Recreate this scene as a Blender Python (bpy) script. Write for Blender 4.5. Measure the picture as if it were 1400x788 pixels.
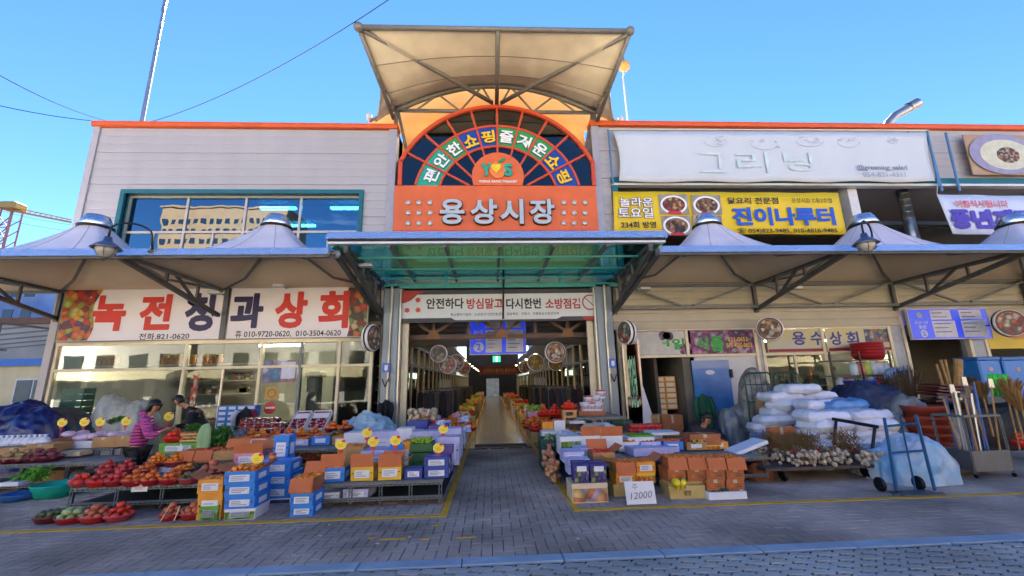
import bpy, math, random
from mathutils import Vector, Matrix, Euler
R=math.radians
random.seed(7)
S=bpy.context.scene
for o in list(bpy.data.objects): bpy.data.objects.remove(o)
COL=S.collection
# ---------------------------------------------------------------- camera
F=575.0; H=1.7
_Y=Vector((-29,-130,-F)).normalized(); _s=.0103
_X=Vector((1,_s,-(29+130*_s)/F)).normalized(); _Z=_X.cross(_Y)
RC=Matrix((_X,_Y,_Z))
cam=bpy.data.cameras.new('camera'); camo=bpy.data.objects.new('camera',cam); COL.objects.link(camo)
cam.sensor_width=36; cam.lens=F/1400*36; cam.clip_end=2000; cam.clip_start=.05
camo.matrix_world=Matrix.Translation((0,0,H)) @ RC.to_4x4()
S.camera=camo
S.render.resolution_x=1024; S.render.resolution_y=576
def ray(px,py): return RC @ Vector((px-700,394-py,-F))
def P(px,py,D):                                  # point of the picture on the upright plane Y = D
    r=ray(px,py); t=D/r.y; return Vector((r.x*t,D,H+r.z*t))
def G(px,py,z=0.0):                              # point of the picture on the level plane Z = z
    r=ray(px,py); t=(z-H)/r.z; return Vector((r.x*t,r.y*t,z))
def PX(px,py,D): return P(px,py,D).x
def PZ(px,py,D): return P(px,py,D).z
# ---------------------------------------------------------------- world, sun, exposure
SUN_EL=R(40); SUN_AZ=R(1)                       # azimuth from +Y towards +X
W=bpy.data.worlds.new('World'); S.world=W; W.use_nodes=True
nt=W.node_tree; nt.nodes.clear()
out=nt.nodes.new('ShaderNodeOutputWorld'); bg=nt.nodes.new('ShaderNodeBackground')
sky=nt.nodes.new('ShaderNodeTexSky'); sky.sky_type='NISHITA'; sky.sun_disc=False
sky.sun_elevation=SUN_EL; sky.sun_rotation=SUN_AZ; sky.air_density=.85; sky.dust_density=0.0; sky.ozone_density=3.8
tc=nt.nodes.new('ShaderNodeTexCoord'); mp=nt.nodes.new('ShaderNodeMapping'); mp.inputs['Scale'].default_value=(1.3,1.3,6); mp.inputs['Location'].default_value=(7,3,2)
nz=nt.nodes.new('ShaderNodeTexNoise'); nz.inputs['Scale'].default_value=1.7; nz.inputs['Detail'].default_value=7; nz.inputs['Roughness'].default_value=.62
cr=nt.nodes.new('ShaderNodeValToRGB'); cr.color_ramp.elements[0].position=.65; cr.color_ramp.elements[1].position=.85
cr.color_ramp.elements[0].color=(0,0,0,1); cr.color_ramp.elements[1].color=(.6,.6,.6,1)
mx=nt.nodes.new('ShaderNodeMix'); mx.data_type='RGBA'; mx.inputs['B'].default_value=(8,8.6,9.6,1)
hs=nt.nodes.new('ShaderNodeHueSaturation'); hs.inputs['Saturation'].default_value=1.18; hs.inputs['Hue'].default_value=.506; hs.inputs['Value'].default_value=.85
L=nt.links.new
L(tc.outputs['Generated'],mp.inputs['Vector']); L(mp.outputs['Vector'],nz.inputs['Vector']); L(nz.outputs['Fac'],cr.inputs['Fac'])
L(sky.outputs['Color'],hs.inputs['Color']); L(hs.outputs['Color'],mx.inputs['A']); L(cr.outputs['Color'],mx.inputs['Factor'])
L(mx.outputs['Result'],bg.inputs['Color']); L(bg.outputs['Background'],out.inputs['Surface'])
bg.inputs['Strength'].default_value=.05
sl=bpy.data.lights.new('sun','SUN'); sl.energy=5.0; sl.angle=R(.5); sl.color=(1,.9,.77)
so=bpy.data.objects.new('sun',sl); COL.objects.link(so)
sd=Vector((math.sin(SUN_AZ)*math.cos(SUN_EL),math.cos(SUN_AZ)*math.cos(SUN_EL),math.sin(SUN_EL)))
so.rotation_euler=sd.to_track_quat('Z','Y').to_euler()
vs=S.view_settings; vs.view_transform='Standard'; vs.look='None'; vs.gamma=1; vs.exposure=3.12
S.cycles.max_bounces=8; S.cycles.transparent_max_bounces=16; S.cycles.caustics_reflective=False; S.cycles.caustics_refractive=False
# ---------------------------------------------------------------- materials
def hx(h):
    if not isinstance(h,str): return tuple(h)
    c=[int(h[i:i+2],16)/255 for i in (0,2,4)]
    return tuple(v/12.92 if v<=.04045 else ((v+.055)/1.055)**2.4 for v in c)
MC={}
def mt(name,col=None,rough=.6,metal=0,var=.1,sc=5,bump=0,bsc=60,emit=0,coat=0,transl=0,spec=.5,col2=None,stretch=None,world=False):
    if name in MC: return MC[name]
    m=bpy.data.materials.new(name); m.use_nodes=True; n=m.node_tree; l=n.links.new
    b=n.nodes['Principled BSDF']; c=hx(col)
    b.inputs['Roughness'].default_value=rough; b.inputs['Metallic'].default_value=metal
    b.inputs['Coat Weight'].default_value=coat; b.inputs['Specular IOR Level'].default_value=spec
    t=n.nodes.new('ShaderNodeTexCoord'); no=n.nodes.new('ShaderNodeTexNoise'); no.inputs['Scale'].default_value=sc; no.inputs['Detail'].default_value=5
    src=t.outputs['Object']
    if world: src=n.nodes.new('ShaderNodeNewGeometry').outputs['Position']
    if stretch:
        mpp=n.nodes.new('ShaderNodeMapping'); mpp.inputs['Scale'].default_value=stretch; l(src,mpp.inputs['Vector']); src=mpp.outputs['Vector']
    l(src,no.inputs['Vector'])
    mx=n.nodes.new('ShaderNodeMix'); mx.data_type='RGBA'
    a=tuple(v*(1-var) for v in c); d=tuple(min(1,v*(1+var)) for v in c) if col2 is None else hx(col2)
    mx.inputs['A'].default_value=(*a,1); mx.inputs['B'].default_value=(*d,1)
    mr=n.nodes.new('ShaderNodeMapRange'); mr.inputs['From Min'].default_value=.32; mr.inputs['From Max'].default_value=.68
    l(no.outputs['Fac'],mr.inputs['Value']); l(mr.outputs['Result'],mx.inputs['Factor']); l(mx.outputs['Result'],b.inputs['Base Color'])
    if bump:
        nb=n.nodes.new('ShaderNodeTexNoise'); nb.inputs['Scale'].default_value=bsc; nb.inputs['Detail'].default_value=3; l(src,nb.inputs['Vector'])
        bu=n.nodes.new('ShaderNodeBump'); bu.inputs['Strength'].default_value=bump; bu.inputs['Distance'].default_value=.02
        l(nb.outputs['Fac'],bu.inputs['Height']); l(bu.outputs['Normal'],b.inputs['Normal'])
    if emit: b.inputs['Emission Color'].default_value=(*c,1); b.inputs['Emission Strength'].default_value=emit
    if transl:
        tr=n.nodes.new('ShaderNodeBsdfTranslucent'); l(mx.outputs['Result'],tr.inputs['Color'])
        ms=n.nodes.new('ShaderNodeMixShader'); ms.inputs['Fac'].default_value=transl
        l(b.outputs['BSDF'],ms.inputs[1]); l(tr.outputs['BSDF'],ms.inputs[2]); l(ms.outputs['Shader'],n.nodes['Material Output'].inputs['Surface'])
    MC[name]=m; return m
def glass(name,tint,refl=1.0,rough=.0,ior=1.5,gtint=None):
    if name in MC: return MC[name]
    m=bpy.data.materials.new(name); m.use_nodes=True; n=m.node_tree; l=n.links.new; n.nodes.clear()
    o=n.nodes.new('ShaderNodeOutputMaterial'); tr=n.nodes.new('ShaderNodeBsdfTransparent'); gl=n.nodes.new('ShaderNodeBsdfGlossy')
    fr=n.nodes.new('ShaderNodeFresnel'); fr.inputs['IOR'].default_value=ior
    mu=n.nodes.new('ShaderNodeMath'); mu.operation='MULTIPLY'; mu.inputs[1].default_value=refl; mu.use_clamp=True
    ms=n.nodes.new('ShaderNodeMixShader'); tr.inputs['Color'].default_value=(*hx(tint),1)
    gl.inputs['Roughness'].default_value=rough; gl.inputs['Color'].default_value=(*(hx(gtint) if gtint else (1,1,1)),1)
    t=n.nodes.new('ShaderNodeTexCoord'); nb=n.nodes.new('ShaderNodeTexNoise'); nb.inputs['Scale'].default_value=.8
    bu=n.nodes.new('ShaderNodeBump'); bu.inputs['Strength'].default_value=.06; bu.inputs['Distance'].default_value=.05
    l(t.outputs['Object'],nb.inputs['Vector']); l(nb.outputs['Fac'],bu.inputs['Height']); l(bu.outputs['Normal'],gl.inputs['Normal'])
    l(fr.outputs['Fac'],mu.inputs[0]); l(mu.outputs[0],ms.inputs['Fac']); l(tr.outputs[0],ms.inputs[1]); l(gl.outputs[0],ms.inputs[2]); l(ms.outputs[0],o.inputs['Surface'])
    MC[name]=m; return m
def cells(name,cols,sc=9,rough=.45,jitter=1.0,w=0,stretch=(1,1,1),dist='EUCLIDEAN'):
    """printed picture of heaped food: voronoi cells, each with one of the colours"""
    if name in MC: return MC[name]
    m=bpy.data.materials.new(name); m.use_nodes=True; n=m.node_tree; l=n.links.new; b=n.nodes['Principled BSDF']; b.inputs['Roughness'].default_value=rough
    t=n.nodes.new('ShaderNodeTexCoord'); mp=n.nodes.new('ShaderNodeMapping'); mp.inputs['Scale'].default_value=stretch
    v=n.nodes.new('ShaderNodeTexVoronoi'); v.inputs['Scale'].default_value=sc; v.inputs['Randomness'].default_value=jitter
    r=n.nodes.new('ShaderNodeValToRGB'); r.color_ramp.interpolation='CONSTANT'
    while len(r.color_ramp.elements)<len(cols): r.color_ramp.elements.new(.5)
    for i,c in enumerate(cols): r.color_ramp.elements[i].position=i/len(cols); r.color_ramp.elements[i].color=(*hx(c),1)
    sp=n.nodes.new('ShaderNodeSeparateColor'); l(t.outputs['Object'],mp.inputs['Vector']); l(mp.outputs['Vector'],v.inputs['Vector']); l(v.outputs['Color'],sp.inputs['Color']); l(sp.outputs[0],r.inputs['Fac'])
    mx=n.nodes.new('ShaderNodeMix'); mx.data_type='RGBA'; mx.blend_type='MULTIPLY'
    mr=n.nodes.new('ShaderNodeMapRange'); mr.inputs['From Min'].default_value=0; mr.inputs['From Max'].default_value=.75/1; mr.inputs['To Min'].default_value=1.0; mr.inputs['To Max'].default_value=.35
    l(v.outputs['Distance'],mr.inputs['Value']); mx.inputs['Factor'].default_value=1
    l(r.outputs['Color'],mx.inputs['A']); l(mr.outputs['Result'],mx.inputs['B']); l(mx.outputs['Result'],b.inputs['Base Color'])
    MC[name]=m; return m
# ---------------------------------------------------------------- mesh collector
class MB:
    def __init__(s): s.v=[]; s.f=[]
    def add(s,vs,fs):
        k=len(s.v); s.v+=[tuple(v) for v in vs]; s.f+=[tuple(i+k for i in f) for f in fs]; return s
    def box(s,x0,y0,z0,x1,y1,z1,M=None):
        vs=[Vector(p) for p in ((x0,y0,z0),(x1,y0,z0),(x1,y1,z0),(x0,y1,z0),(x0,y0,z1),(x1,y0,z1),(x1,y1,z1),(x0,y1,z1))]
        if M: vs=[M@v for v in vs]
        return s.add(vs,[(0,3,2,1),(4,5,6,7),(0,1,5,4),(1,2,6,5),(2,3,7,6),(3,0,4,7)])
    def cbox(s,x0,y0,z0,x1,y1,z1,c=.01,M=None):        # box with chamfered upright and top edges
        a=[(x0+c,y0),(x1-c,y0),(x1,y0+c),(x1,y1-c),(x1-c,y1),(x0+c,y1),(x0,y1-c),(x0,y0+c)]
        cx,cy=(x0+x1)/2,(y0+y1)/2
        def rg(z,k): return [Vector((x-(c*k if x>cx else -c*k),y-(c*k if y>cy else -c*k),z)) for x,y in a]
        vs=rg(z0,0)+rg(z1-c,0)+rg(z1,1)
        if M: vs=[M@v for v in vs]
        fs=[tuple(range(7,-1,-1)),tuple(range(16,24))]
        for k in (0,8):
            for i in range(8): j=(i+1)%8; fs.append((k+i,k+j,k+8+j,k+8+i))
        return s.add(vs,fs)
    def bar(s,p,q,w=.05,h=None,up=(0,0,1)):
        p,q=Vector(p),Vector(q); h=h or w; d=(q-p); L=d.length; d.normalize(); u=Vector(up)
        if abs(d.dot(u))>.98: u=Vector((0,1,0))
        a=d.cross(u).normalized(); b=a.cross(d)
        M=Matrix((a,d,b)).transposed().to_4x4(); M.translation=p
        return s.box(-w/2,0,-h/2,w/2,L,h/2,M)
    def tube(s,pts,r=.02,n=8,close=True):
        pts=[Vector(p) for p in pts]; rs=r if isinstance(r,(list,tuple)) else [r]*len(pts); rings=[]; a=None
        for i,p in enumerate(pts):
            d=(pts[min(i+1,len(pts)-1)]-pts[max(i-1,0)]).normalized()
            if a is None: a=d.orthogonal().normalized()
            a=(a-d*a.dot(d)).normalized(); b=d.cross(a)
            rings.append([p+(a*math.cos(t)+b*math.sin(t))*rs[i] for t in [2*math.pi*k/n for k in range(n)]])
        vs=[v for g in rings for v in g]; fs=[]
        for i in range(len(pts)-1):
            for k in range(n): j=(k+1)%n; fs.append((i*n+k,i*n+j,(i+1)*n+j,(i+1)*n+k))
        if close: fs+=[tuple(range(n-1,-1,-1)),tuple((len(pts)-1)*n+k for k in range(n))]
        return s.add(vs,fs)
    def lathe(s,prof,c=(0,0,0),n=16,M=None,sx=1,sy=1,cap=True):
        vs=[];fs=[];c=Vector(c)
        for r,z in prof:
            for k in range(n):
                t=2*math.pi*k/n; v=Vector((r*math.cos(t)*sx,r*math.sin(t)*sy,z)); v=(M@v) if M else v; vs.append(v+c)
        for i in range(len(prof)-1):
            for k in range(n): j=(k+1)%n; fs.append((i*n+k,i*n+j,(i+1)*n+j,(i+1)*n+k))
        if cap and prof[0][0]>1e-4: fs.append(tuple(range(n-1,-1,-1)))
        if cap and prof[-1][0]>1e-4: fs.append(tuple((len(prof)-1)*n+k for k in range(n)))
        return s.add(vs,fs)
    def prism(s,poly,y0,y1):                           # polygon in XZ, thick along Y
        n=len(poly); vs=[(x,y0,z) for x,z in poly]+[(x,y1,z) for x,z in poly]
        fs=[tuple(range(n)),tuple(range(2*n-1,n-1,-1))]+[(i,i+n,(i+1)%n+n,(i+1)%n) for i in range(n)]
        return s.add(vs,fs)
    def prismx(s,poly,x0,x1):                          # polygon in YZ, along X
        n=len(poly); vs=[(x0,y,z) for y,z in poly]+[(x1,y,z) for y,z in poly]
        fs=[tuple(range(n-1,-1,-1)),tuple(range(n,2*n))]+[(i,(i+1)%n,(i+1)%n+n,i+n) for i in range(n)]
        return s.add(vs,fs)
    def grid(s,fn,nu,nv,th=0):
        vs=[Vector(fn(i/nu,j/nv)) for j in range(nv+1) for i in range(nu+1)]; w=nu+1
        fs=[(j*w+i,j*w+i+1,(j+1)*w+i+1,(j+1)*w+i) for j in range(nv) for i in range(nu)]
        if th:
            ns=[]
            for j in range(nv+1):
                for i in range(nu+1):
                    a=vs[j*w+min(i+1,nu)]-vs[j*w+max(i-1,0)]; b=vs[min(j+1,nv)*w+i]-vs[max(j-1,0)*w+i]; ns.append(a.cross(b).normalized()*th)
            k=len(vs); lo=[v-n for v,n in zip(vs,ns)]; f2=[tuple(reversed([i+k for i in f])) for f in fs]
            ed=[j for j in range(w)]; 
            rim=[(i+1,i,i+k,i+1+k) for i in range(nu)]+[(nv*w+i,nv*w+i+1,nv*w+i+1+k,nv*w+i+k) for i in range(nu)]
            rim+=[(j*w,(j+1)*w,(j+1)*w+k,j*w+k) for j in range(nv)]+[((j+1)*w+nu,j*w+nu,j*w+nu+k,(j+1)*w+nu+k) for j in range(nv)]
            return s.add(vs+lo,fs+f2+rim)
        return s.add(vs,fs)
    def ball(s,c,r,n=8,m=5,sq=1):
        pr=[(r*math.sin(math.pi*i/m),-r*sq*math.cos(math.pi*i/m)) for i in range(m+1)]; pr[0]=(1e-5,pr[0][1]); pr[-1]=(1e-5,pr[-1][1])
        return s.lathe(pr,c,n)
    def mesh(s,name,mat,smooth=False,off=None):
        me=bpy.data.meshes.new(name); vs=s.v
        if off is not None: ox,oy,oz=off; vs=[(x-ox,y-oy,z-oz) for x,y,z in vs]
        me.from_pydata(vs,[],s.f); me.update()
        if mat: me.materials.append(mat)
        if smooth: me.polygons.foreach_set('use_smooth',[True]*len(me.polygons))
        return me
def part(name,mb,mat,parent=None,smooth=False,kind=None,label=None):
    off=None; 
    if parent is not None:
        off=Vector(parent.location)
        if parent.parent is not None: off=off+Vector(parent.parent.location)
    o=bpy.data.objects.new(name,mb.mesh(name,mat,smooth,off)); COL.objects.link(o); o.parent=parent
    if kind: o['kind']=kind
    if label: o['label']=label
    return o
def thing(name,label,cat,loc=(0,0,0),group=None):
    o=bpy.data.objects.new(name,None); COL.objects.link(o); o.location=loc; o.empty_display_size=.1
    o['label']=label; o['category']=cat
    if group: o['group']=group
    return o
def solo(name,label,cat,mb,mat,smooth=False,group=None):
    o=part(name,mb,mat,None,smooth); o['label']=label; o['category']=cat
    if group: o['group']=group
    return o
def struct(name,mb,mat,smooth=False): o=part(name,mb,mat,None,smooth); o['kind']='structure'; return o
def inst(name,me,parent,loc,rot=None,sc=None):
    o=bpy.data.objects.new(name,me); COL.objects.link(o); o.parent=parent; o.location=loc
    if rot: o.rotation_euler=rot
    if sc: o.scale=sc if isinstance(sc,(tuple,list)) else (sc,sc,sc)
    return o
def dup(root,loc,rz=0,label=None,group=None,sc=None):
    def cp(o,par):
        c=o.copy(); COL.objects.link(c)
        if par is not None: c.parent=par
        for ch in o.children: cp(ch,c)
        return c
    r=cp(root,None); r.location=loc; r.rotation_euler=(0,0,rz)
    if label: r['label']=label
    if group: r['group']=group
    if sc: r.scale=sc if isinstance(sc,(tuple,list)) else (sc,sc,sc)
    return r
# ---------------------------------------------------------------- lettering
TC={}
def tmesh(s,bold):
    k=(s,bold)
    if k in TC: return TC[k]
    cu=bpy.data.curves.new('t','FONT'); cu.body=s; cu.offset=bold; cu.resolution_u=3; cu.fill_mode='FRONT'
    ob=bpy.data.objects.new('t',cu); me=ob.to_mesh()
    vs=[tuple(v.co) for v in me.vertices]; fs=[tuple(p.vertices) for p in me.polygons]
    ob.to_mesh_clear(); bpy.data.objects.remove(ob); bpy.data.curves.remove(cu)
    x0=min(v[0] for v in vs);x1=max(v[0] for v in vs);y0=min(v[1] for v in vs);y1=max(v[1] for v in vs)
    vs=[((x-x0)/(x1-x0),(y-y0)/(y1-y0)) for x,y,_ in vs]; TC[k]=(vs,fs,(x1-x0)/(y1-y0)); return TC[k]
def solid(vs2,fs,fn,d):
    """flat letter polygons -> thin solid through fn(u,v,depth)"""
    n=len(vs2); vs=[fn(u,v,0) for u,v in vs2]
    if d<=0: return vs,fs
    vs+= [fn(u,v,d) for u,v in vs2]; ec={}
    for f in fs:
        for i in range(len(f)):
            a,b=f[i],f[(i+1)%len(f)]; ec[(a,b)]=1
    side=[(b,a,a+n,b+n) for (a,b) in ec if (b,a) not in ec]
    return vs, fs+[tuple(i+n for i in reversed(f)) for f in fs]+side
def letter(s,x0,x1,z0,z1,y,mat,parent,name='lettering',bold=.02,d=.004,rot=0):
    ex=max(0,bold-.025); vs,fs,_=tmesh(s,min(bold,.025)); cx,cz=(x0+x1)/2,(z0+z1)/2; w,h=x1-x0,z1-z0; ca,sa=math.cos(rot),math.sin(rot)
    def fn(u,v,dd): a=(u-.5)*w; b=(v-.5)*h; return (cx+a*ca-b*sa, y-d+dd, cz+a*sa+b*ca)
    V,Fc=solid(vs,fs,fn,d if d>.003 else 0); mb=MB()
    if ex>0:
        e=ex*h*.9
        for k,(ox,oz) in enumerate(((0,0),(e,0),(-e,0),(0,e),(0,-e),(e*.7,e*.7),(-e*.7,-e*.7),(e*.7,-e*.7),(-e*.7,e*.7))): mb.add([(x+ox,y_-.0003*k,z+oz) for x,y_,z in V],Fc)
    else: mb.add(V,Fc)
    return part(name,mb,mat,parent)
def letterpx(s,a,b,c,d_,D,mat,parent,**k):             # text box given by its picture corners on the plane Y = D
    x0=PX(a,(b+d_)/2,D); x1=PX(c,(b+d_)/2,D); zt=PZ((a+c)/2,b,D); zb=PZ((a+c)/2,d_,D)
    return letter(s,x0,x1,zb,zt,D,mat,parent,**k)
# ---------------------------------------------------------------- colours used all over
alu=mt('aluminium','b9b3a6',.35,.6,.06); cream=mt('cream_frame','cfc4a8',.45,.1,.08)
steel=mt('painted_steel','6f7478',.5,.2,.12,6,.1); steeld=mt('dark_steel','54565a',.5,.3,.15)
clad=mt('cladding_grey','a7a3a6',.5,.1,.05,1.2,.03,stretch=(1,1,.3)); cladw=mt('cladding_beige','ada799',.55,.1,.07,1.5,.03)
orange=mt('orange_trim','d2581c',.5,0,.08,2); teal=mt('teal_paint','0f5f6c',.45,.1,.1); white=mt('white_paint','c9cbd0',.5,0,.06)
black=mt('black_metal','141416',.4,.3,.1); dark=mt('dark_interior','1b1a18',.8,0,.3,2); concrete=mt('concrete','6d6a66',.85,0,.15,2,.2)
wall_in=mt('interior_wall','7d7a70',.8,0,.12,1)
gl_shop=glass('shop_glass','e4eae6',.65,.0); gl_up=glass('tinted_glass','4f93a8',6,.0,gtint='b4dcf2'); gl_teal=glass('teal_glass','a4dcd2',.3,.02); gl_dark=glass('smoked_glass','2c3338',1.1,.01)
D0=12.7
# ---------------------------------------------------------------- ground
pav=mt('paving_block','7e7064',.85,0,.2,.8,.3,90,col2='b4a292',world=True); pav2=mt('paving_block_cool','8a8c88',.85,0,.2,1.1,.25,90,col2='a8aaa4',world=True)
joint=mt('paving_joint','191716',.95,0,.2,3); asph=mt('asphalt','3c3c3e',.9,0,.25,2,.3,120)
m=MB().box(-400,-300,-.5,400,700,-.03); struct('ground',m,asph)
m=MB().box(-30,2.2,-.03,34,12.0,-.022); struct('paving_bed',m,joint)
def blk(x0,y0,x1,y1,z):                              # one small block with chamfered rim
    c=.006
    return [(x0,y0,-.022),(x1,y0,-.022),(x1,y1,-.022),(x0,y1,-.022),(x0,y0,z-c),(x1,y0,z-c),(x1,y1,z-c),(x0,y1,z-c),(x0+c,y0+c,z),(x1-c,y0+c,z),(x1-c,y1-c,z),(x0+c,y1-c,z)],\
      [(0,1,5,4),(1,2,6,5),(2,3,7,6),(3,0,4,7),(4,5,9,8),(5,6,10,9),(6,7,11,10),(7,4,8,11),(8,9,10,11)]
pavement=MB().box(-30,4.54,-.022,34,4.545,-.018); pvm=struct('pavement',pavement,joint)
rnd=random.Random(3); st=MB(); near=[]
bw=.116; bl=2*bw
for i in range(-120,150):                            # herringbone: c = 0 starts a lying block, c = 3 an upright one
    for j in range(0,63):
        c_=(i-j)%4; x=i*bw; y=4.73+j*bw
        if c_ not in (0,3) or abs(x-.4)>(y*1.32+.6) or y>11.75: continue
        cut=0
        near.append((y+abs(x)*.25,x,y,rnd.uniform(-.0035,.0015),c_))
for i in range(-60,80):
    if (i-0)%4==2: near.append((4.73+abs(i*bw)*.25,i*bw,4.73,0,9))
near.sort(); p0=blk(.0035,.0035,2*bw-.0035,bw-.0035,0); p1_=blk(.0035,.0035,bw-.0035,2*bw-.0035,0); ms_=[]
for pp_ in (p0,p1_): me=bpy.data.meshes.new('brick'); me.from_pydata(*[pp_[0],[],pp_[1]]); me.materials.append(pav); ms_.append(me)
for k,(q,x,y,z,c_) in enumerate(near):
    if c_==9: st.add(*blk(x+.0035,y+.0035,x+bw-.0035,y+bw-.0035,z))
    elif k<300: inst('brick',ms_[c_==3],pvm,(x,y,z))
    else: w_,h_=(2*bw,bw) if c_==0 else (bw,2*bw); st.add(*blk(x+.0035,y+.0035,x+w_-.0035,y+h_-.0035,z))
b=part('brick',st,pav,pvm,kind='stuff')
# wavy interlocking blocks nearer than the flush border stones
def wavy(x0,y0,w,h):
    g=.012; a=.012
    bot=[(x0+w*t,y0+a*math.sin(2*math.pi*t)) for t in (0,.15,.3,.5,.7,.85,1)]
    top=[(x,y+h) for x,y in bot]
    rt=[(x0+w+.03*math.sin(2*math.pi*t),y0+h*t) for t in (.3,.7)]; lf=[(x-w,y) for x,y in rt]
    ring=bot+rt+top[::-1]+lf[::-1]; cx,cy=x0+w/2,y0+h/2
    return [(x+(g if x<cx else -g),y+(g if y<cy else -g)) for x,y in ring]
border=struct('footpath',MB().box(-30,2.2,-.022,34,4.53,-.018),joint); st=MB(); cnt=0
rows=[]
for j in range(0,17):
    for i in range(-46,60):
        w,h=.225,.122; x=i*w+(w/2 if j%2 else 0); y=4.53-.02-(j+1)*h
        if abs(x-.5)>y*1.35+.5 or y<2.4: continue
        rows.append((-(y),x,y,w,h))
def wblk(ring,z):
    n=len(ring); cx=sum(p[0] for p in ring)/n; cy=sum(p[1] for p in ring)/n
    vs=[(x,y,-.022) for x,y in ring]+[(x,y,z-.006) for x,y in ring]+[(cx+(x-cx)*.95,cy+(y-cy)*.92,z) for x,y in ring]
    fs=[tuple(range(2*n,3*n))]
    for k in (0,n):
        for i in range(n): j=(i+1)%n; fs.append((k+i,k+j,k+n+j,k+n+i))
    return vs,fs
r0=wavy(-.1125,-.061,.225,.122); v,f=wblk(r0,0); mw=bpy.data.meshes.new('paving_stone'); mw.from_pydata(v,[],f); mw.materials.append(pav2)
rows.sort(key=lambda r:(abs(r[0]+4.0)+ (0 if r[1]>-3.2 else 3)))
for k,(q,x,y,w,h) in enumerate(rows):
    z=rnd.uniform(-.002,.0015)
    if k<300: inst('paving_stone',mw,border,(x+w/2,y+h/2,z))
    else: v,f=wblk(wavy(x,y,w,h),z); st.add(v,f)
part('paving_stone',st,pav2,border,kind='stuff')
kb=struct('kerb',MB().box(-30,4.532,-.03,34,4.538,-.02),joint); ks=mt('kerb_stone','8a9caa',.75,0,.15,3,.2,80)
ms=MB().cbox(-.495,0,-.03,.495,.17,.004,.006).mesh('kerb_stone',ks)
for i in range(-20,24): inst('kerb_stone',ms,kb,(i*1.0+.2,4.545,rnd.uniform(-.002,.001)))
yel=mt('yellow_line_paint','f0b41e',.7,0,.2,5,.1,col2='c4901c')
m=MB()
m.box(-14,6.10,-.02,-.60,6.19,.0045); m.box(-.69,6.19,-.02,-.60,11.95,.0045); m.box(1.10,6.10,-.02,16,6.19,.0045); m.box(1.10,6.19,-.02,1.19,11.95,.0045)
for px,py,w_ in ((596,719,.1),(537,737,.3),(581,737,.1),(638,735,.22),(508,736,.08)): g_=G(px,py,0); m.box(g_.x-w_/2,g_.y-.02,-.01,g_.x+w_/2,g_.y+.015,.0035)
struct('painted_line',m,yel)
m=MB(); m.box(-.69,12.01,-.005,-.60,60,.007); m.box(1.10,12.01,-.005,1.19,60,.007); struct('painted_line',m,yel)
# arcade floor of polished tiles
tl=mt('floor_tile','8c8378',.2,0,.12,.8,.04,5,world=True); fl=struct('arcade_floor',MB().box(-3.2,12.0,-.03,3.7,70,-.004),mt('tile_joint','4a4238',.8))
mtile=MB().box(-.297,-.297,-.004,.297,.297,.003).mesh('tile',tl); n=0; big=MB()
for j in range(96):
    for i in range(11):
        x=.25+(i-5)*.6; y=12.32+j*.6
        if i in (4,5,6) and n<297: inst('tile',mtile,fl,(x,y,0)); n+=1
        else: big.box(x-.297,y-.297,-.004,x+.297,y+.297,.003)
part('tile',big,tl,fl,kind='stuff')
m=MB().box(-.46,12.12,.003,.98,12.62,.012); solo('floor_mat','dark red doormat edged in maroon at the arcade entrance','doormat',m,mt('doormat','55493f',.95,0,.2,20,.5,300))
m=MB(); 
for a in ((-.46,12.12,.98,12.17),(-.46,12.57,.98,12.62),(-.46,12.17,-.41,12.57),(.93,12.17,.98,12.57)): m.box(a[0],a[1],.012,a[2],a[3],.018)
part('mat_border',m,mt('maroon_rubber','4a1820',.8),bpy.data.objects['floor_mat'])
# ---------------------------------------------------------------- market building: left wing
def ribbed(x0,x1,z0,z1,y,n=4,dep=.05):                # sheet with shallow horizontal ribs
    pf=[]; h=(z1-z0)/n; g=.012
    for k in range(n):
        a=z0+k*h
        pf+=[(y+g*(1.8 if k==0 else 1),a),(y,a+.02),(y-.004,a+h*.5),(y,a+h-.02)]
    pf+=[(y+g*1.8,z1),(y+dep,z1),(y+dep,z0)]
    return MB().prismx(pf,x0,x1)
zs=[4.72,5.82,6.92,8.02,9.12,10.0]
LW=thing('market_building','grey panelled left market wing with orange roof edge and long teal window','building',(-12.6,D0,0))
wx0,wx1,wz0,wz1=-11.25,-4.12,5.35,7.68
for a,b_ in zip(zs[:-1],zs[1:]):
    n=4 if b_-a>1 else 3
    if a<wz1 and b_>wz0:
        if a<wz0: part('cladding_panel',ribbed(wx0,wx1,a,wz0,D0,2),clad,LW)
        if b_>wz1: part('cladding_panel',ribbed(wx0,wx1,wz1,b_-.003,D0,2),clad,LW)
        part('cladding_panel',ribbed(-12.42,wx0,a,b_-.003,D0,n),clad,LW); part('cladding_panel',ribbed(wx1,-3.28,a,b_-.003,D0,n),clad,LW)
    else: part('cladding_panel',ribbed(-12.42,-3.28,a,b_-.003,D0,n),clad,LW)
m=MB(); m.box(-12.62,D0-.05,0,-12.42,D0+.15,10.0); 
for i in range(24): m.box(-12.45,D0-.058,4.9+i*.22,-12.43,D0-.05,4.93+i*.22)
part('corner_post',m,clad,LW)
m=MB().box(-3.28,D0-.06,4.0,-3.02,D0+.9,10.0); part('corner_post',m,mt('side_panel_grey','a09da4',.45,.2,.05),LW)
m=MB().box(-12.66,D0-.12,10.0,-3.0,D0+.3,10.13); m.box(-12.68,D0-.14,10.13,-2.99,D0+.3,10.15); part('roof_trim',m,orange,LW)
m=MB().box(-12.6,D0+.3,8.6,-3.02,42,10.0); m.box(-12.6,D0+.06,7.9,-3.3,D0+.3,9.98); m.box(-12.6,18.4,0,-3.3,42,8.6); m.box(-12.6,D0+.15,0,-12.45,18.4,8.6); part('wall',m,clad,LW)
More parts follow.
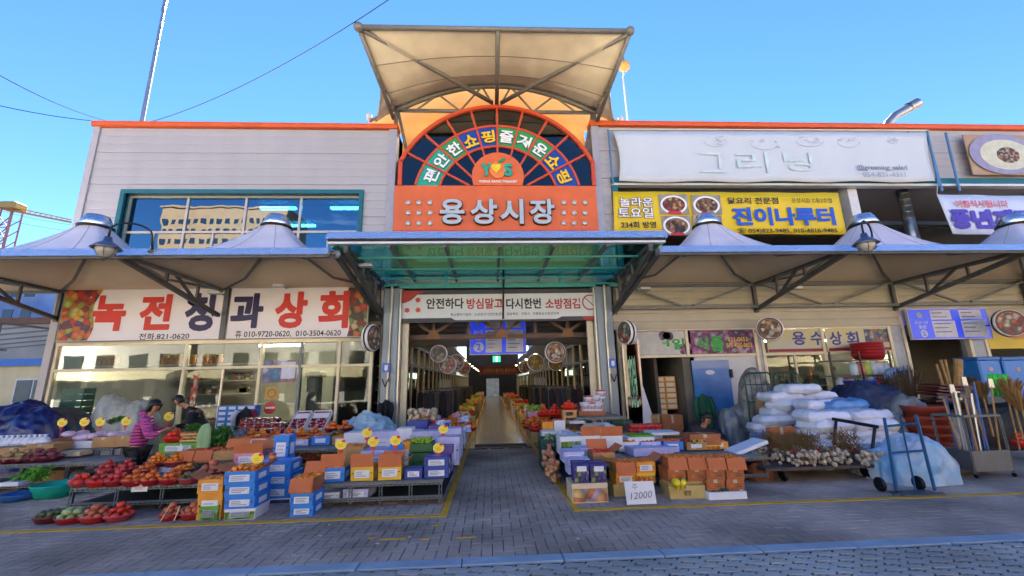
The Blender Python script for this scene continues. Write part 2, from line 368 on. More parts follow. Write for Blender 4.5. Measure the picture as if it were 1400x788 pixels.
# upper window
m=MB(); f=.13
for a in ((wx0-f,wz1,wx1+f,wz1+f),(wx0-f,wz0-f,wx0,wz1),(wx1,wz0-f,wx1+f,wz1),(wx0,wz0-f,wx1,wz0)): m.box(a[0],D0-.09,a[1],a[2],D0+.24,a[3])
part('window_surround',m,teal,LW)
wf=part('window',MB().box(wx0,D0+.12,wz0,wx1,D0+.2,wz0+.06).box(wx0,D0+.12,wz1-.06,wx1,D0+.2,wz1),alu,LW)
vx=[wx0+.03,PX(256,290,D0+.15),PX(336,290,D0+.15),PX(411,290,D0+.15),wx1-.03]; tz=PZ(300,318,D0+.15)
for x in vx: part('mullion',MB().box(x-.035,D0+.115,wz0+.06,x+.035,D0+.205,wz1-.06),alu,wf)
part('transom',MB().box(wx0,D0+.11,tz-.035,wx1,D0+.2,tz+.035),alu,wf)
for a,b_ in zip(vx[:-1],vx[1:]):
    part('pane',MB().box(a+.036,D0+.15,tz+.036,b_-.036,D0+.162,wz1-.061),gl_up,wf)
    c=(a+b_)/2; part('mullion',MB().box(c-.025,D0+.12,wz0+.06,c+.025,D0+.195,tz-.036),alu,wf)
    part('pane',MB().box(a+.036,D0+.15,wz0+.061,c-.026,D0+.162,tz-.036),gl_up,wf); part('pane',MB().box(c+.026,D0+.15,wz0+.061,b_-.036,D0+.162,tz-.036),gl_up,wf)
# upper room
m=MB().box(-12.4,18.2,5,-3.3,18.35,8.6).box(-12.4,D0+.3,4.95,-3.3,18.2,5.1).box(-12.4,D0+.31,8.45,-3.3,18.2,8.55)
for x in (-10.6,-9,-7.4,-5.8,-4.2): m.box(x,D0+.5,8.38,x+.05,18,8.45)
for y in (13.8,15.2,16.6): m.box(-12.3,y,8.39,-3.4,y+.05,8.46)
part('upper_room',m,mt('upper_room','2b4650',.8,0,.15,1),LW)
tube_l=mt('fluorescent','fff6e0',.5,emit=14.0); m=MB()
for x,y in ((-8.6,15.2),(-6,15.2),(-8.6,17)): m.box(x,y,8.28,x+1.3,y+.12,8.36)
part('light_tube',m,tube_l,LW)
# ground floor shopfront of the left wing
SY=D0+.05
sx=[-12.35,PX(250,520,SY),PX(303,520,SY),PX(354,520,SY),PX(409,520,SY),PX(462,520,SY),-3.5]
szt=3.0; szm=PZ(300,503,SY)
sf=thing('shopfront','glazed fruit shop front in cream frames under the big white fruit banner','shop front',(-12.35,SY,0))
part('frame_head',MB().box(-12.4,SY-.05,szt,-3.45,SY+.1,szt+.1),cream,sf)
part('transom',MB().box(-12.4,SY-.04,szm-.035,-3.45,SY+.08,szm+.035),cream,sf)
part('sill',MB().box(-12.4,SY-.04,0,sx[1],SY+.1,.25).box(sx[3],SY-.04,0,-3.45,SY+.1,.25),concrete,sf)
for i,x in enumerate(sx):
    if i==2: part('door_post',MB().box(x-.02,SY+.0,0,x+.02,SY+.05,szm-.036),alu,sf); continue
    part('mullion',MB().box(x-.04,SY-.045,.25 if i not in(1,3) else 0,x+.04,SY+.09,szt),cream if i!=4 else steel,sf)
for i in range(6):
    a,b_=sx[i],sx[i+1]
    part('pane',MB().box(a+.045,SY,szm+.04,b_-.045,SY+.01,szt-.003),gl_shop,sf) if i!=2 else part('pane',MB().box(a-.04,SY,szm+.04,b_-.045,SY+.01,szt-.003),gl_shop,sf)
    if i in (0,3,4,5): part('pane',MB().box(a+.045,SY,.253,b_-.045,SY+.01,szm-.04),gl_shop,sf)
part('door_leaf',MB().box(sx[1]+.05,SY+.02,.05,sx[2]-.03,SY+.03,szm-.05),gl_shop,sf)
letter('국산',sx[1]+.25,sx[1]+.42,1.15,2.15,SY+.015,mt('sign_red','b02020',.5),sf)
# its interior
ir=thing('shop_interior','dim room behind the fruit shop glass with tube lights and shelves','shop',(-8,15,0))
m=MB().box(-12.4,18.1,0,-3.3,18.3,4.6).box(-12.4,SY+.1,-.02,-3.3,18.1,.01).box(-12.4,SY+.11,3.5,-3.3,18.1,3.6).box(-3.3,SY+.1,0,-3.25,18.1,3.5)
part('wall',m,wall_in,ir)
for x,y in ((-9.8,14.2),(-7.3,14.4),(-5.4,14.2),(-8.5,16),(-5.6,16)): part('light_tube',MB().box(x,y,3.2,x+1.5,y+.08,3.26),tube_l,ir)
sh=MB(); 
for z in (.5,1.0,1.5,2.0,2.45): sh.box(-12.2,17.3,z,-9.4,17.8,z+.04); sh.box(-6.2,17.3,z,-3.7,17.8,z+.04)
part('shelf',sh,wall_in,ir)
jl=mt('jar_honey','a8641c',.3,0,.2); yl=mt('yellow_lid','c89a20',.4); gm=cells('shelf_goods',['7a3b1c','9a8a60','3d5a3a','a8a49a','6b2420','3a4a6a'],7)
for k in range(26):
    x=rnd.uniform(-12.1,-9.6) if k%2 else rnd.uniform(-6.1,-3.9); z=rnd.choice((.54,1.04,1.54,2.04)); part('goods_box',MB().box(x,17.35,z,x+rnd.uniform(.2,.4),17.6,z+rnd.uniform(.15,.38)),gm,ir)
def jar(x,y,z,s,label):
    t=thing('honey_jar',label,'jar',(x,y,z),'jars on the shelf over the shop window')
    part('jar_body',MB().lathe([(.0,0),(.08*s,0),(.09*s,.03),(.09*s,.15*s),(.06*s,.18*s)],(x,y,z),10),jl,t,True); part('lid',MB().lathe([(.075*s,.18*s),(.075*s,.23*s),(0,.235*s)],(x,y,z),10),yl,t,True)
ljs=MB().box(-11.9,13.35,2.42,-6.2,13.75,2.46)
part('shelf',ljs,mt('white_shelf','bdb8aa',.5),ir)
JN=dict(zip((118,130,137,144,151,157,225,236,244,250,262,278,290,299),[s+' in the '+g+' row' for g in ('left','right') for s in ('first','second','third','fourth','fifth','sixth','seventh','eighth')][:6]+[s+' in the right row' for s in ('first','second','third','fourth','fifth','sixth','seventh','eighth')]))
for px in (118,130,137,144,151,157,225,236,244,250,262,278,290,299): jar(PX(px,497,13.5),13.5,2.46,1.25,'yellow lidded honey jar high behind the shop window, '+JN[px])
# ---------------------------------------------------------------- right wing
RX=20.5
RW=thing('market_building','grey panelled right market wing with open dark upper gallery','building',(3.5,D0,0))
zr=[8.28,9.3,10.2]
for a,b_ in zip(zr[:-1],zr[1:]):
    part('cladding_panel',ribbed(3.75,14.9,a,b_-.003,D0,4),clad,RW); part('cladding_panel',ribbed(15.0,RX,a,b_-.003,D0,4),clad,RW)
for a,b_ in ((4.8,5.9),(5.9,7.0),(7.0,8.277)): part('cladding_panel',ribbed(3.75,4.05,a,b_-.003,D0,4),clad,RW)
part('corner_post',MB().box(3.5,D0-.06,3.6,3.75,D0+.9,10.2),bpy.data.materials['side_panel_grey'],RW)
m=MB().box(3.46,D0-.12,10.2,RX+.1,D0+.3,10.34).box(3.45,D0-.14,10.34,RX+.1,D0+.3,10.36); part('roof_trim',m,orange,RW)
part('sill_band',MB().box(4.05,D0-.1,8.06,RX,D0+.12,8.277),teal,RW); part('sill_band',MB().box(4.05,D0-.12,7.98,RX,D0+.1,8.057),white,RW)
part('window_surround',MB().box(4.06,D0-.1,5.2,4.24,D0+.2,7.98),teal,RW)
for a,b_ in ((3.2,3.95),(3.95,4.85)): 
    part('cladding_panel',ribbed(3.75,RX,a,b_-.003,D0,3 if b_<4 else 4),cladw,RW)
m=MB().box(3.76,D0+.3,8.3,RX,42,10.2).box(3.76,D0+.06,8.3,RX,D0+.3,10.18).box(3.76,19,0,RX,42,8.3).box(RX,D0,0,RX+.3,42,10.2); part('wall',m,clad,RW)
m=MB().box(3.76,18.7,4.9,RX,18.95,8.3).box(3.76,D0+.06,4.85,RX,18.7,4.95).box(3.76,D0+.1,4.86,3.9,18.7,8.3); part('gallery_wall',m,mt('gallery_dark','2a2826',.85,0,.2,1),RW)
x0=PX(1163,290,D0+.25); part('gallery_column',MB().box(x0,D0+.2,4.96,x0+.33,D0+.55,8.29),white,RW)
for z,y in ((7.3,14.5),(6.3,14.5),(7.8,16),(7.0,17)): part('gallery_beam',MB().box(4.3,y,z,RX,y+.12,z+.14),steeld,RW)
x=PX(1240,290,13.6); m=MB().tube([(x,13.6,4.96),(x,13.6,8.28)],.18,14)
for k in range(14): m.tube([(x,13.6,5+k*.24),(x,13.6,5.03+k*.24)],.19,14)
part('duct',m,mt('galvanised','9a9da0',.3,.8,.1),RW,True)
# chimney pipe on the roof
a=P(1212,172,14.5); b_=P(1218,162,14.5); c=P(1243,149,14.5)
m=MB().tube([(a.x,14.5,a.z-.8),(a.x,14.5,a.z-.1),(a.x+.06,14.45,a.z+.08),(b_.x+.1,14.4,b_.z+.05),(c.x,14.2,c.z)],[.17]*4+[.19],14,False); m.tube([(c.x-.3,14.26,c.z-.12),(c.x+.03,14.19,c.z+.03)],[.2,.22],14,False)
solo('flue_pipe','shiny bent metal flue pipe rising over the roof edge above the white banner','pipe',m,mt('galvanised'),True)
# ground floor bays of the right wing
bay=thing('shopfront','cream framed shop bays under the beige cladding right of the arcade','shop front',(3.9,SY,0))
zt=3.16; zl=PZ(900,487,SY); 
fx=[PX(848,500,SY),PX(942,500,SY),PX(1037,500,SY)]
gx=[PX(1046,500,SY),PX(1130,500,SY),PX(1224,500,SY)]
hx2=[PX(1246,500,SY),PX(1333,500,SY)]; ix=[PX(1352,490,SY),RX]
for x in (fx[0],fx[2],gx[0],gx[1],gx[2]): part('mullion',MB().box(x-.045,SY-.06,0,x+.045,SY+.08,zt),cream,bay)
part('mullion',MB().box(fx[1]-.045,SY-.06,zl,fx[1]+.045,SY+.08,zt),cream,bay)
for xx in (hx2[0]-.06,hx2[1],ix[0]): part('mullion',MB().box(xx-.05,SY-.06,0,xx+.05,SY+.08,4.2 if xx<hx2[0] else zt),cream,bay)
for a,b_ in ((fx[0],fx[2]),(gx[0],gx[2])): part('transom',MB().box(a+.05,SY-.05,zl-.05,b_-.05,SY+.07,zl+.03),cream,bay)
for a,b_ in ((fx[0],fx[2]),(gx[0],gx[2])): part('frame_head',MB().box(a-.05,SY-.07,zt,b_+.05,SY+.08,zt+.04),cream,bay)
for a_,b2_ in ((fx[2]+.05,gx[0]-.05),(gx[2]+.05,hx2[0]-.12),(hx2[1]+.06,ix[0]-.06)): part('pier',MB().box(a_,SY-.03,0,b2_,SY+.3,3.2),mt('pier_grey','9aa1a8',.5,.1),bay)
for a,b_ in zip(gx[:-1],gx[1:]):
    c=(a+b_)/2; part('pane',MB().box(a+.05,SY,.3,c-.03,SY+.01,zl-.06),gl_shop,bay); part('pane',MB().box(c+.03,SY,.3,b_-.05,SY+.01,zl-.06),gl_shop,bay); part('mullion',MB().box(c-.03,SY-.02,.0,c+.03,SY+.05,zl-.055),cream,bay)
# blue cold-room door bay
dx0,dx1=PX(953,560,SY),PX(1004,560,SY)
part('white_panel',MB().box(fx[1]+.2,SY+.02,.0,fx[2]-.05,SY+.08,zl-.055),mt('cold_room_white','b9bfc4',.35,0,.04),bay)
d=part('door',MB().box(dx0-.02,SY-.03,.16,dx1,SY+.0195,zl-.16),mt('blue_door','1f5fa8',.3,0,.1,2,coat=.3,col2='3a7fc0'),bay)
part('door_plate',MB().lathe([(0,-.004),(.14,-.004),(.14,.004),(0,.004)],(0,0,0),16,Matrix.Translation(((dx0+dx1)/2-.05,SY-.035,zl-.52))@Matrix.Rotation(R(90),4,'X')@Matrix.Scale(.5,4,(0,1,0))),white,d)
part('kick_grille',MB().box(dx0,SY-.045,.2,dx1-.03,SY-.031,.75),mt('grille_grey','6d7880',.4,.5),d); part('door_handle',MB().box(dx1-.02,SY-.1,1.7,dx1+.05,SY-.03,1.95),black,d)
part('threshold',MB().box(dx0-.1,SY-.12,.06,fx[2]-.05,SY-.0,.155),white,bay)
# rooms behind
rr=thing('shop_interior','dark store rooms behind the right hand shop fronts','shop',(8,15,0))
m=MB().box(3.8,17.6,0,RX,17.8,3.4).box(3.8,SY+.31,-.02,RX,17.6,.01).box(3.8,SY+.31,3.3,RX,17.6,3.4)
m.box(fx[1]-.15,SY+.1,0,fx[1]+.1,16,3.2); m.box(gx[0]-.35,SY+.31,0,gx[0]-.2,17.6,3.3); m.box(hx2[0]-.5,SY+.31,0,hx2[0]-.3,17.6,3.3)
part('wall',m,mt('store_wall','6a665c',.85,0,.15,1),rr)
x=hx2[0]+.1; 
for k in range(2): part('window',MB().box(x+k*1.35,17.52,2.1,x+1.15+k*1.35,17.58,2.5),mt('lit_window','d8c79a',.6,emit=1.6),rr)
for k in range(22):
    xx=rnd.uniform(gx[0]+.2,gx[2]-.5); z=rnd.choice((.05,.5,.95,1.4,1.85)); part('goods_box',MB().box(xx,14.6,z,xx+rnd.uniform(.2,.5),15,z+rnd.uniform(.15,.4)),gm,rr)
part('light_tube',MB().box(9.3,14.2,2.9,10.7,14.26,2.95).box(11.2,14.5,2.9,12.4,14.56,2.95),tube_l,rr)
# ---------------------------------------------------------------- gate columns
def column(name,x0,x1,label):
    t=thing(name,label,'column',((x0+x1)/2,12.3,0)); 
    c=mt('column_blue_grey','77838c',.4,.2,.08,2)
    part('shaft',MB().cbox(x0,12.2,0,x1,12.55,4.55,.02),c,t); part('corner_profile',MB().box(x1+.005 if x0<0 else x0-.05,12.25,0,x1+.05 if x0<0 else x0-.005,12.6,4.55),alu,t)
    part('drain_pipe',MB().tube([((x0+x1)/2,12.14,.1),((x0+x1)/2,12.14,3.2),((x0+x1)/2+.02,12.14,3.9),((x0+x1)/2+.02,12.14,4.5)],.035,8),alu,t)
    part('base_plate',MB().box(x0-.05,12.15,0,x1+.05,12.6,.03),steel,t)
    part('cover_panel',MB().box(x1+.06,12.5,0,x1+.24,12.6,3.5) if x0<0 else MB().box(x0-.24,12.5,0,x0-.06,12.6,3.5),cream,t)
    return t
CL=column('gate_column',PX(519,540,12.2),PX(541,540,12.2),'blue grey steel column left of the arcade entrance with small blue signs')
CR=column('gate_column',PX(823,540,12.2),PX(846,540,12.2),'blue grey steel column right of the arcade entrance beside the green shop door')
for x,l in ((PX(528,503,12.1),'small blue map sign on the left gate column'),(PX(838,505,12.1),'small blue map sign on the right gate column')):
    z=PZ(528,503,12.1); t=thing('wall_sign',l,'sign',(x,12.1,z)); part('sign_plate',MB().box(x-.1,12.08,z-.13,x+.1,12.1,z+.13),mt('sign_blue','1560c0',.4),t); part('pictogram',MB().box(x-.04,12.07,z-.06,x+.05,12.078,z+.07).box(x-.01,12.068,z-.1,x+.015,12.0695,z+.02),white,t)
    part('bracket',MB().bar((x-.09,12.06,z-.3),(x,12.06,z-.52),.03).bar((x+.09,12.06,z-.3),(x,12.06,z-.52),.03),black,t)
# ---------------------------------------------------------------- arcade interior
ar=thing('market_arcade','long dim covered market arcade with glazed shop fronts on both sides','market hall',(.25,13,0))
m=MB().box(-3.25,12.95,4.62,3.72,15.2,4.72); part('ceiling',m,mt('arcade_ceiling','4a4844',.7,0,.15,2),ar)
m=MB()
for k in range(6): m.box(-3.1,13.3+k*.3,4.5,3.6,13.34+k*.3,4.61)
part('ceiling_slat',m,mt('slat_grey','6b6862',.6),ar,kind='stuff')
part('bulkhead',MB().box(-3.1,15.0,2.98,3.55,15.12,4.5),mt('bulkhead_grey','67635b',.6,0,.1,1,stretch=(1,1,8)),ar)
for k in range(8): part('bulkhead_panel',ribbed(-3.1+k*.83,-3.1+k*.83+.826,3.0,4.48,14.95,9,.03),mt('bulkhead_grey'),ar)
for s,xw in ((-1,-2.95),(1,3.45)):
    for k in range(30):
        y=13.0+k*1.5
        part('shop_post',MB().box(xw-.04,y,0,xw+.04,y+.16,3.1),mt('post_cream','c4b78e',.45,0,.1),ar)
        if k<29:
            part('shop_pane',MB().box(xw-.006,y+.17,.4,xw+.006,y+1.49,2.35),gl_dark if k%3 else gl_shop,ar)
    part('shop_rail',MB().box(xw-.05,13,2.36,xw+.05,57,2.44).box(xw-.05,13,3.1,xw+.05,57,3.2).box(xw-.05,13,.3,xw+.05,57,.39),cream if 0 else steel,ar)
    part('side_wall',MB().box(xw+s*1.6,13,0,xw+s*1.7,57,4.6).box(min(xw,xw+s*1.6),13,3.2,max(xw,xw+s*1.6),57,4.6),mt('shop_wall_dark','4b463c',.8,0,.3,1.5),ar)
# lights along the arcade (the lit lamps the photograph shows as glints)
lampm=mt('lamp_glow','ffe2a8',.5,emit=1.6)
for k in range(9):
    for s in (-1,1): part('ceiling_lamp',MB().lathe([(0,-.03),(.06,-.03),(.07,0),(.07,.03),(0,.03)],(.25+s*1.5,16.5+k*4.2,2.75+.03*k),10),lampm,ar)
part('end_window',MB().box(-.6,58,.0,1.1,58.1,2.3),mt('end_daylight','7f868a',.6,emit=.06,col2='3a4448',sc=1.6),ar)
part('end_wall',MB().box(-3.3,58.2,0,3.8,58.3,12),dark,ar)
# brown steel truss across the entrance
br=mt('brown_truss','5c463a',.6,.2,.15); t=thing('roof_truss','brown steel truss across the arcade entrance below the safety banner','truss',(.25,13.0,3.2))
zb=PZ(560,462,13); ztp=3.68
part('chord',MB().box(-3.0,12.96,zb-.07,3.5,13.06,zb+.07).box(-3.0,12.96,ztp,3.5,13.06,ztp+.1),br,t)
for cxp in (593,686,776):
    cx=PX(cxp,458,13); part('node_plate',MB().prism([(cx-.22,zb-.05),(cx+.22,zb-.05),(cx+.1,zb+.2),(cx-.1,zb+.2)],12.94,12.958),mt('rust_plate','7a5228',.6),t)
    part('web_post',MB().bar((cx,13.01,zb+.07),(cx,13.01,ztp),.1),br,t)
    for s in (-1,1): part('web_bar',MB().bar((cx,13.0,zb+.1),(cx+s*.75,13.0,ztp),.08),br,t)
for cxp in (640,732): cx=PX(cxp,455,13); part('web_post',MB().bar((cx,13.01,zb+.07),(cx,13.01,ztp),.08),br,t)
part('end_post',MB().box(-3.03,12.9,0,-2.93,13.1,3.7).box(3.42,12.9,0,3.52,13.1,3.7),steeld,t)
# ---------------------------------------------------------------- fan shaped gate sign
org=mt('gate_orange','d0602c',.5,0,.1,1.5); orgf=mt('gate_orange_frame','c4451e',.45,0,.06); cx=.3; cz=7.36; zb=7.9; YS=12.55
gs=thing('gate_sign','arched fan window sign with orange frame and raised silver Hangul letters above the entrance','sign',(cx,YS,6.4))
part('sign_board',MB().box(-2.98,YS-.05,6.38,3.48,YS+.1,zb),org,gs); part('board_edge',MB().box(-2.98,YS-.09,6.33,3.48,YS+.1,6.378),orgf,gs)
def arc(r,a0,a1,n=24): return [(cx+r*math.sin(t),cz+r*math.cos(t)) for t in [a0+(a1-a0)*i/n for i in range(n+1)]]
aw=math.asin(3.13/3.42)
def arcbar(r,w,a0,a1,y0,y1,n=30):
    o=arc(r+w/2,a0,a1,n); i=arc(r-w/2,a0,a1,n); m=MB(); vs=[];fs=[]
    for p,q in zip(o,i): vs+=[(p[0],y0,p[1]),(q[0],y0,q[1]),(q[0],y1,q[1]),(p[0],y1,p[1])]
    for k in range(n):
        a=k*4;b=a+4; fs+=[(a,a+1,b+1,b)[::-1],(a+1,a+2,b+2,b+1)[::-1],(a+2,a+3,b+3,b+2)[::-1],(a+3,a,b,b+3)[::-1]]
    fs+=[(0,1,2,3),(n*4+3,n*4+2,n*4+1,n*4)]; return m.add(vs,fs)
zc=cz+3.42*math.cos(aw)
m=arcbar(3.42,.11,-aw,aw,YS-.1,YS+.16); part('arch_rim',m,orgf,gs)
for s in (-1,1): part('side_rim',MB().box(cx+s*3.13-.06,YS-.1,zb+.003,cx+s*3.13+.06,YS+.15,zc+.02),orgf,gs)
def ringend(r): return math.acos((zb-cz)/r)
part('ring_bar',arcbar(2.7,.075,-ringend(2.7)+.01,ringend(2.7)-.01,YS-.06,YS+.06),orgf,gs); part('ring_bar',arcbar(1.95,.065,-ringend(1.95)+.01,ringend(1.95)-.01,YS-.06,YS+.06),orgf,gs)
sect=[-math.pi/2,*[R(a) for a in (-60,-45,-30,-15,0,15,30,45,60)],math.pi/2]
for a in sect[1:-1]:
    p=(cx+.85*math.sin(a),YS-.02,max(zb+.02,cz+.85*math.cos(a)))
    if cz+.85*math.cos(a)<zb: t_=(zb-cz)/math.cos(a); p=(cx+t_*math.sin(a),YS-.02,zb+.02)
    part('radial_bar',MB().bar(p,(cx+3.4*math.sin(a),YS-.02,cz+3.4*math.cos(a)),.06,.09,up=(0,1,0)),orgf,gs)
def tile(r0,r1,a0,a1,y0,y1):
    n=6; o=arc(r1,a0,a1,n); i=arc(r0,a0,a1,n)[::-1]; poly=[(max(cx-3.08,min(cx+3.08,x)),max(zb+.003,z)) for x,z in o+i]
    return MB().prism(poly,y0,y1)
gfan=glass('fan_glass','3a4148',1.3,.02)
tg=mt('fan_teal','1f9a80',.4,0,.05); gn=mt('fan_green','2f8a4c',.4,0,.05); bu=mt('fan_blue','123f9a',.4,0,.05)
yw=mt('letter_yellow','e8b818',.4,0,.03); wh=mt('letter_white','dfe3e6',.4,0,.03)
chars=[('편',tg,wh),('안',tg,wh),('한',gn,wh),('쇼',bu,yw),('핑',bu,yw),('즐',gn,wh),('거',gn,wh),('운',gn,wh),('쇼',bu,yw),('핑',bu,yw)]
for k in range(10):
    a0,a1=sect[k],sect[k+1]
    g0=a0+R(.8); g1=a1-R(.8)
    e=ringend(2.66)
    part('glass_pane',tile(2.74,3.37,g0,g1,YS+.0,YS+.012),gfan,gs); part('glass_pane',tile(.9,1.91,g0,g1,YS+.0,YS+.012),gfan,gs)
    t0,t1=(max(g0,-e),min(g1,e)); ti=part('letter_tile',tile(1.985,2.66,t0,t1,YS-.03,YS+.02),chars[k][1],gs)
    am=(t0+t1)/2 if k not in (0,9) else (R(-68) if k==0 else R(68))
    lx,lz=cx+2.31*math.sin(am),cz+2.31*math.cos(am)
    letter(chars[k][0],lx-.225,lx+.225,lz-.22,lz+.22,YS-.045,black,ti,'letter_shadow',.06,.01,-am)
    letter(chars[k][0],lx-.225,lx+.225,lz-.22,lz+.22,YS-.058,chars[k][2],ti,'letter',.03,.012,-am)
dk=MB(); 
part('back_panel',MB().prism([(cx-3.05,zb+.01)]+[(max(cx-3.05,min(cx+3.05,x)),z) for x,z in arc(3.35,-aw,aw,24)]+[(cx+3.05,zb+.01)],YS+.7,YS+.75),mt('fan_back','74777c',.7),gs)
dd=[(cx+.84*math.sin(t),8.22+.84*math.cos(t)) for t in [2*math.pi*i/40 for i in range(40)]]; dd=[(x,z) for x,z in dd if z>zb]
dd.sort(key=lambda p:math.atan2(p[0]-cx,p[1]-8.0)); part('logo_disc',MB().prism([(cx-.8,zb+.002)]+dd+[(cx+.8,zb+.002)],YS-.09,YS+.0),org,gs)
tl2=mt('logo_teal','1f9a86',.4)
letter('Y',cx-.53,cx-.22,8.2,8.62,YS-.105,tl2,gs,'logo_letter',.06,.05); letter('S',cx+.2,cx+.46,8.2,8.62,YS-.105,tl2,gs,'logo_letter',.06,.05)
hp=[(cx+.27*math.sin(t),8.42+.27*math.cos(t)*(1 if math.cos(t)>0 else 1.15)) for t in [2*math.pi*i/24 for i in range(24)]]
part('logo_fruit',MB().prism(hp,YS-.15,YS-.092),mt('logo_orange','e07a35',.4),gs)
ht=[(0,-.2),(.1,-.1),(.16,0),(.16,.07),(.11,.12),(.05,.12),(0,.07),(-.05,.12),(-.11,.12),(-.16,.07),(-.16,0),(-.1,-.1)]
part('logo_heart',MB().prism([(cx-.06+x,8.48+z) for x,z in ht],YS-.18,YS-.152),mt('logo_yellow','e0c020',.4),gs)
part('logo_leaf',MB().prism([(cx-.02,8.66),(cx+.12,8.8),(cx+.24,8.82),(cx+.16,8.7),(cx+.04,8.63)],YS-.17,YS-.11),mt('logo_leaf','1f8a50',.4),gs)
letter('YONG SANG MARKET',cx-.62,cx+.62,7.985,8.065,YS-.095,wh,gs,'lettering',.03,.004)
sil=mt('letter_silver','b9bbb8',.35,.3,.05)
for ch,a,b_ in (('용',601,635.5),('상',643,680),('시',683.7,716),('장',724,758.6)):
    x0,x1=PX(a,290,YS-.15),PX(b_,290,YS-.15); z0,z1=PZ(680,307,YS-.15),PZ(680,272.5,YS-.15)
    letter(ch,x0,x1,z0,z1,YS-.05,black,gs,'letter_side',.045,.1); letter(ch,x0+.01,x1-.01,z0+.01,z1-.01,YS-.153,sil,gs,'letter',.03,.03)
for px in (558,572.8,588,770.8,785,799.7):
    for py in (277.3,291.3,305.5):
        p=P(px,py,YS-.07); part('stud',MB().lathe([(0,0),(.085,0),(.085,.03),(.05,.06),(0,.065)],(p.x,YS-.051,p.z),12,Matrix.Rotation(R(90),4,'X')),sil,gs,True)
# ---------------------------------------------------------------- membranes over the gate
memb=mt('membrane_cream','d2c8b4',.6,0,.1,1.6,transl=.2); memy=mt('membrane_gold','dcb878',.6,0,.06,.8,transl=.26); memw=mt('membrane_white','dad6e2',.5,0,.09,1.7,.05,20,transl=.18)
am=thing('arcade_roof','golden translucent membrane roof of the arcade behind the fan sign','roof',(.3,13.5,8))
N=20
def roofpt(u,v):
    a=-math.pi/2+math.pi*u; y=13.45+v*45; return (.3+3.55*math.sin(a),y,8.3+(3.2-1.2*v)*math.cos(a))
part('vault',MB().grid(roofpt,N,8),mt('vault_membrane','cfc0a0',.6,0,.08,.8,transl=.2),am,True)
gw=[(.3+3.5*math.sin(-math.pi/2+math.pi*i/24),8.6+2.75*math.cos(-math.pi/2+math.pi*i/24)) for i in range(25)]
part('gable',MB().prism([(-2.99,4.75),(-2.99,10.3),(-4.3,10.3),(-4.2,10.75),(-2.9,12.0),(-1,12.7),(.3,12.8),(1.6,12.7),(3.5,12.0),(4.9,10.75),(5,10.5),(3.45,10.5),(3.45,4.75)],13.4,13.42),memy,am)
uc=thing('membrane_canopy','tall upswept cream membrane canopy on grey struts above the fan sign','canopy',(.3,12,10.5))
fb=(-3.55,4.08,9.95,11.38)                           # front bar: x0, x1, y, z
lb=(-4.0,4.6,12.9,10.65)                              # rear anchors
YA=12.75
def archz(x): k=(x-.3)/3.35; return 10.78+1.0*max(0,1-k*k)
def mpt(u,v):                                        # u across, v from the front bar to the arch
    xf=fb[0]+(fb[1]-fb[0])*u; xr=-3.1+6.8*u
    sag=.28*math.sin(math.pi*v)*(1-.25*math.sin(math.pi*u))
    y=fb[2]+(YA-fb[2])*v; x=xf+(xr-xf)*v; z0=fb[3]+.02; zr_=archz(xr); z=z0+(zr_-z0)*v-sag
    return (x,y,z+.06)
part('membrane',MB().grid(mpt,24,12,.01),memb,uc,True)
for s in (0,1):                                       # swept side flaps down to the rear anchors
    def fl_(u,v,s=s):
        a=Vector((fb[s],fb[2],fb[3]+.06)); b=Vector((-3.1 if s==0 else 3.7,YA,10.84)); c=Vector((lb[s]+(.25 if s==0 else -.25),YA-.1,10.25))
        p=a.lerp(b,u); q=a.lerp(c,u); inward=Vector(((.35 if s==0 else -.35)*math.sin(math.pi*u),0,0)); return p.lerp(q+inward,v)
    part('membrane_flap',MB().grid(fl_,10,4,.01),memb,uc,True)
gst=mt('canopy_steel','77736d',.5,.2,.1)
for v_ in (.35,.7): part('seam',MB().tube([tuple(Vector(mpt(q_/20,v_))-Vector((0,0,.02))) for q_ in range(21)],.012,4),mt('seam_brown','8a8070',.6),uc)
part('front_tube',MB().tube([(fb[0],fb[2],fb[3]),(fb[1],fb[2],fb[3]+.06)],.075,10),gst,uc,True)
part('tube_joint',MB().ball((fb[0],fb[2],fb[3]),.14,10,6),gst,uc,True); part('tube_joint',MB().ball((fb[1],fb[2],fb[3]+.06),.14,10,6),gst,uc,True)
part('centre_strut',MB().tube([(.3,fb[2],fb[3]),(.3,YA-.1,10.95)],.07,8),gst,uc,True)
for s in (0,1):
    part('diagonal_strut',MB().tube([(fb[s],fb[2],fb[3]),(.3+(-.15,.15)[s],YA-.1,11.05)],.07,8),gst,uc,True)
    sx_=(-3.1,3.68)[s]; part('side_strut',MB().tube([(fb[s],fb[2],fb[3]),(sx_,YA-.3,10.25)],.07,8),gst,uc,True)
    part('side_strut',MB().tube([(fb[s],fb[2],fb[3]),(sx_,YA-.05,10.85)],.06,8),gst,uc,True)
    for k in (.45,.7,.88): a=Vector((fb[s],fb[2],fb[3])); part('lacing_bar',MB().tube([a.lerp(Vector((sx_,YA-.3,10.25)),k),a.lerp(Vector((sx_,YA-.05,10.85)),k)],.035,6),gst,uc)
    part('outrigger',MB().tube([(sx_,YA,10.85),(lb[s],YA+.1,10.42)],.06,8),gst,uc,True)
    part('mast',MB().tube([(sx_,YA,9.3),(sx_,YA,10.95)],.07,8),gst,uc,True)
    part('spot_lamp',MB().lathe([(0,0),(.07,0),(.1,.18),(0,.2)],(lb[s],YA,10.42),10),white,uc,True)
ap=[(-3.1+6.8*i/24,YA,archz(-3.1+6.8*i/24)) for i in range(25)]
part('arch_tube',MB().tube(ap,.085,10),gst,uc,True); part('tie_tube',MB().tube([(-3.15,YA,10.78),(3.75,YA,10.78)],.065,10),gst,uc,True)
q=[-2.45,-1.7,-.95,-.2,.3,.8,1.55,2.3,3.05]
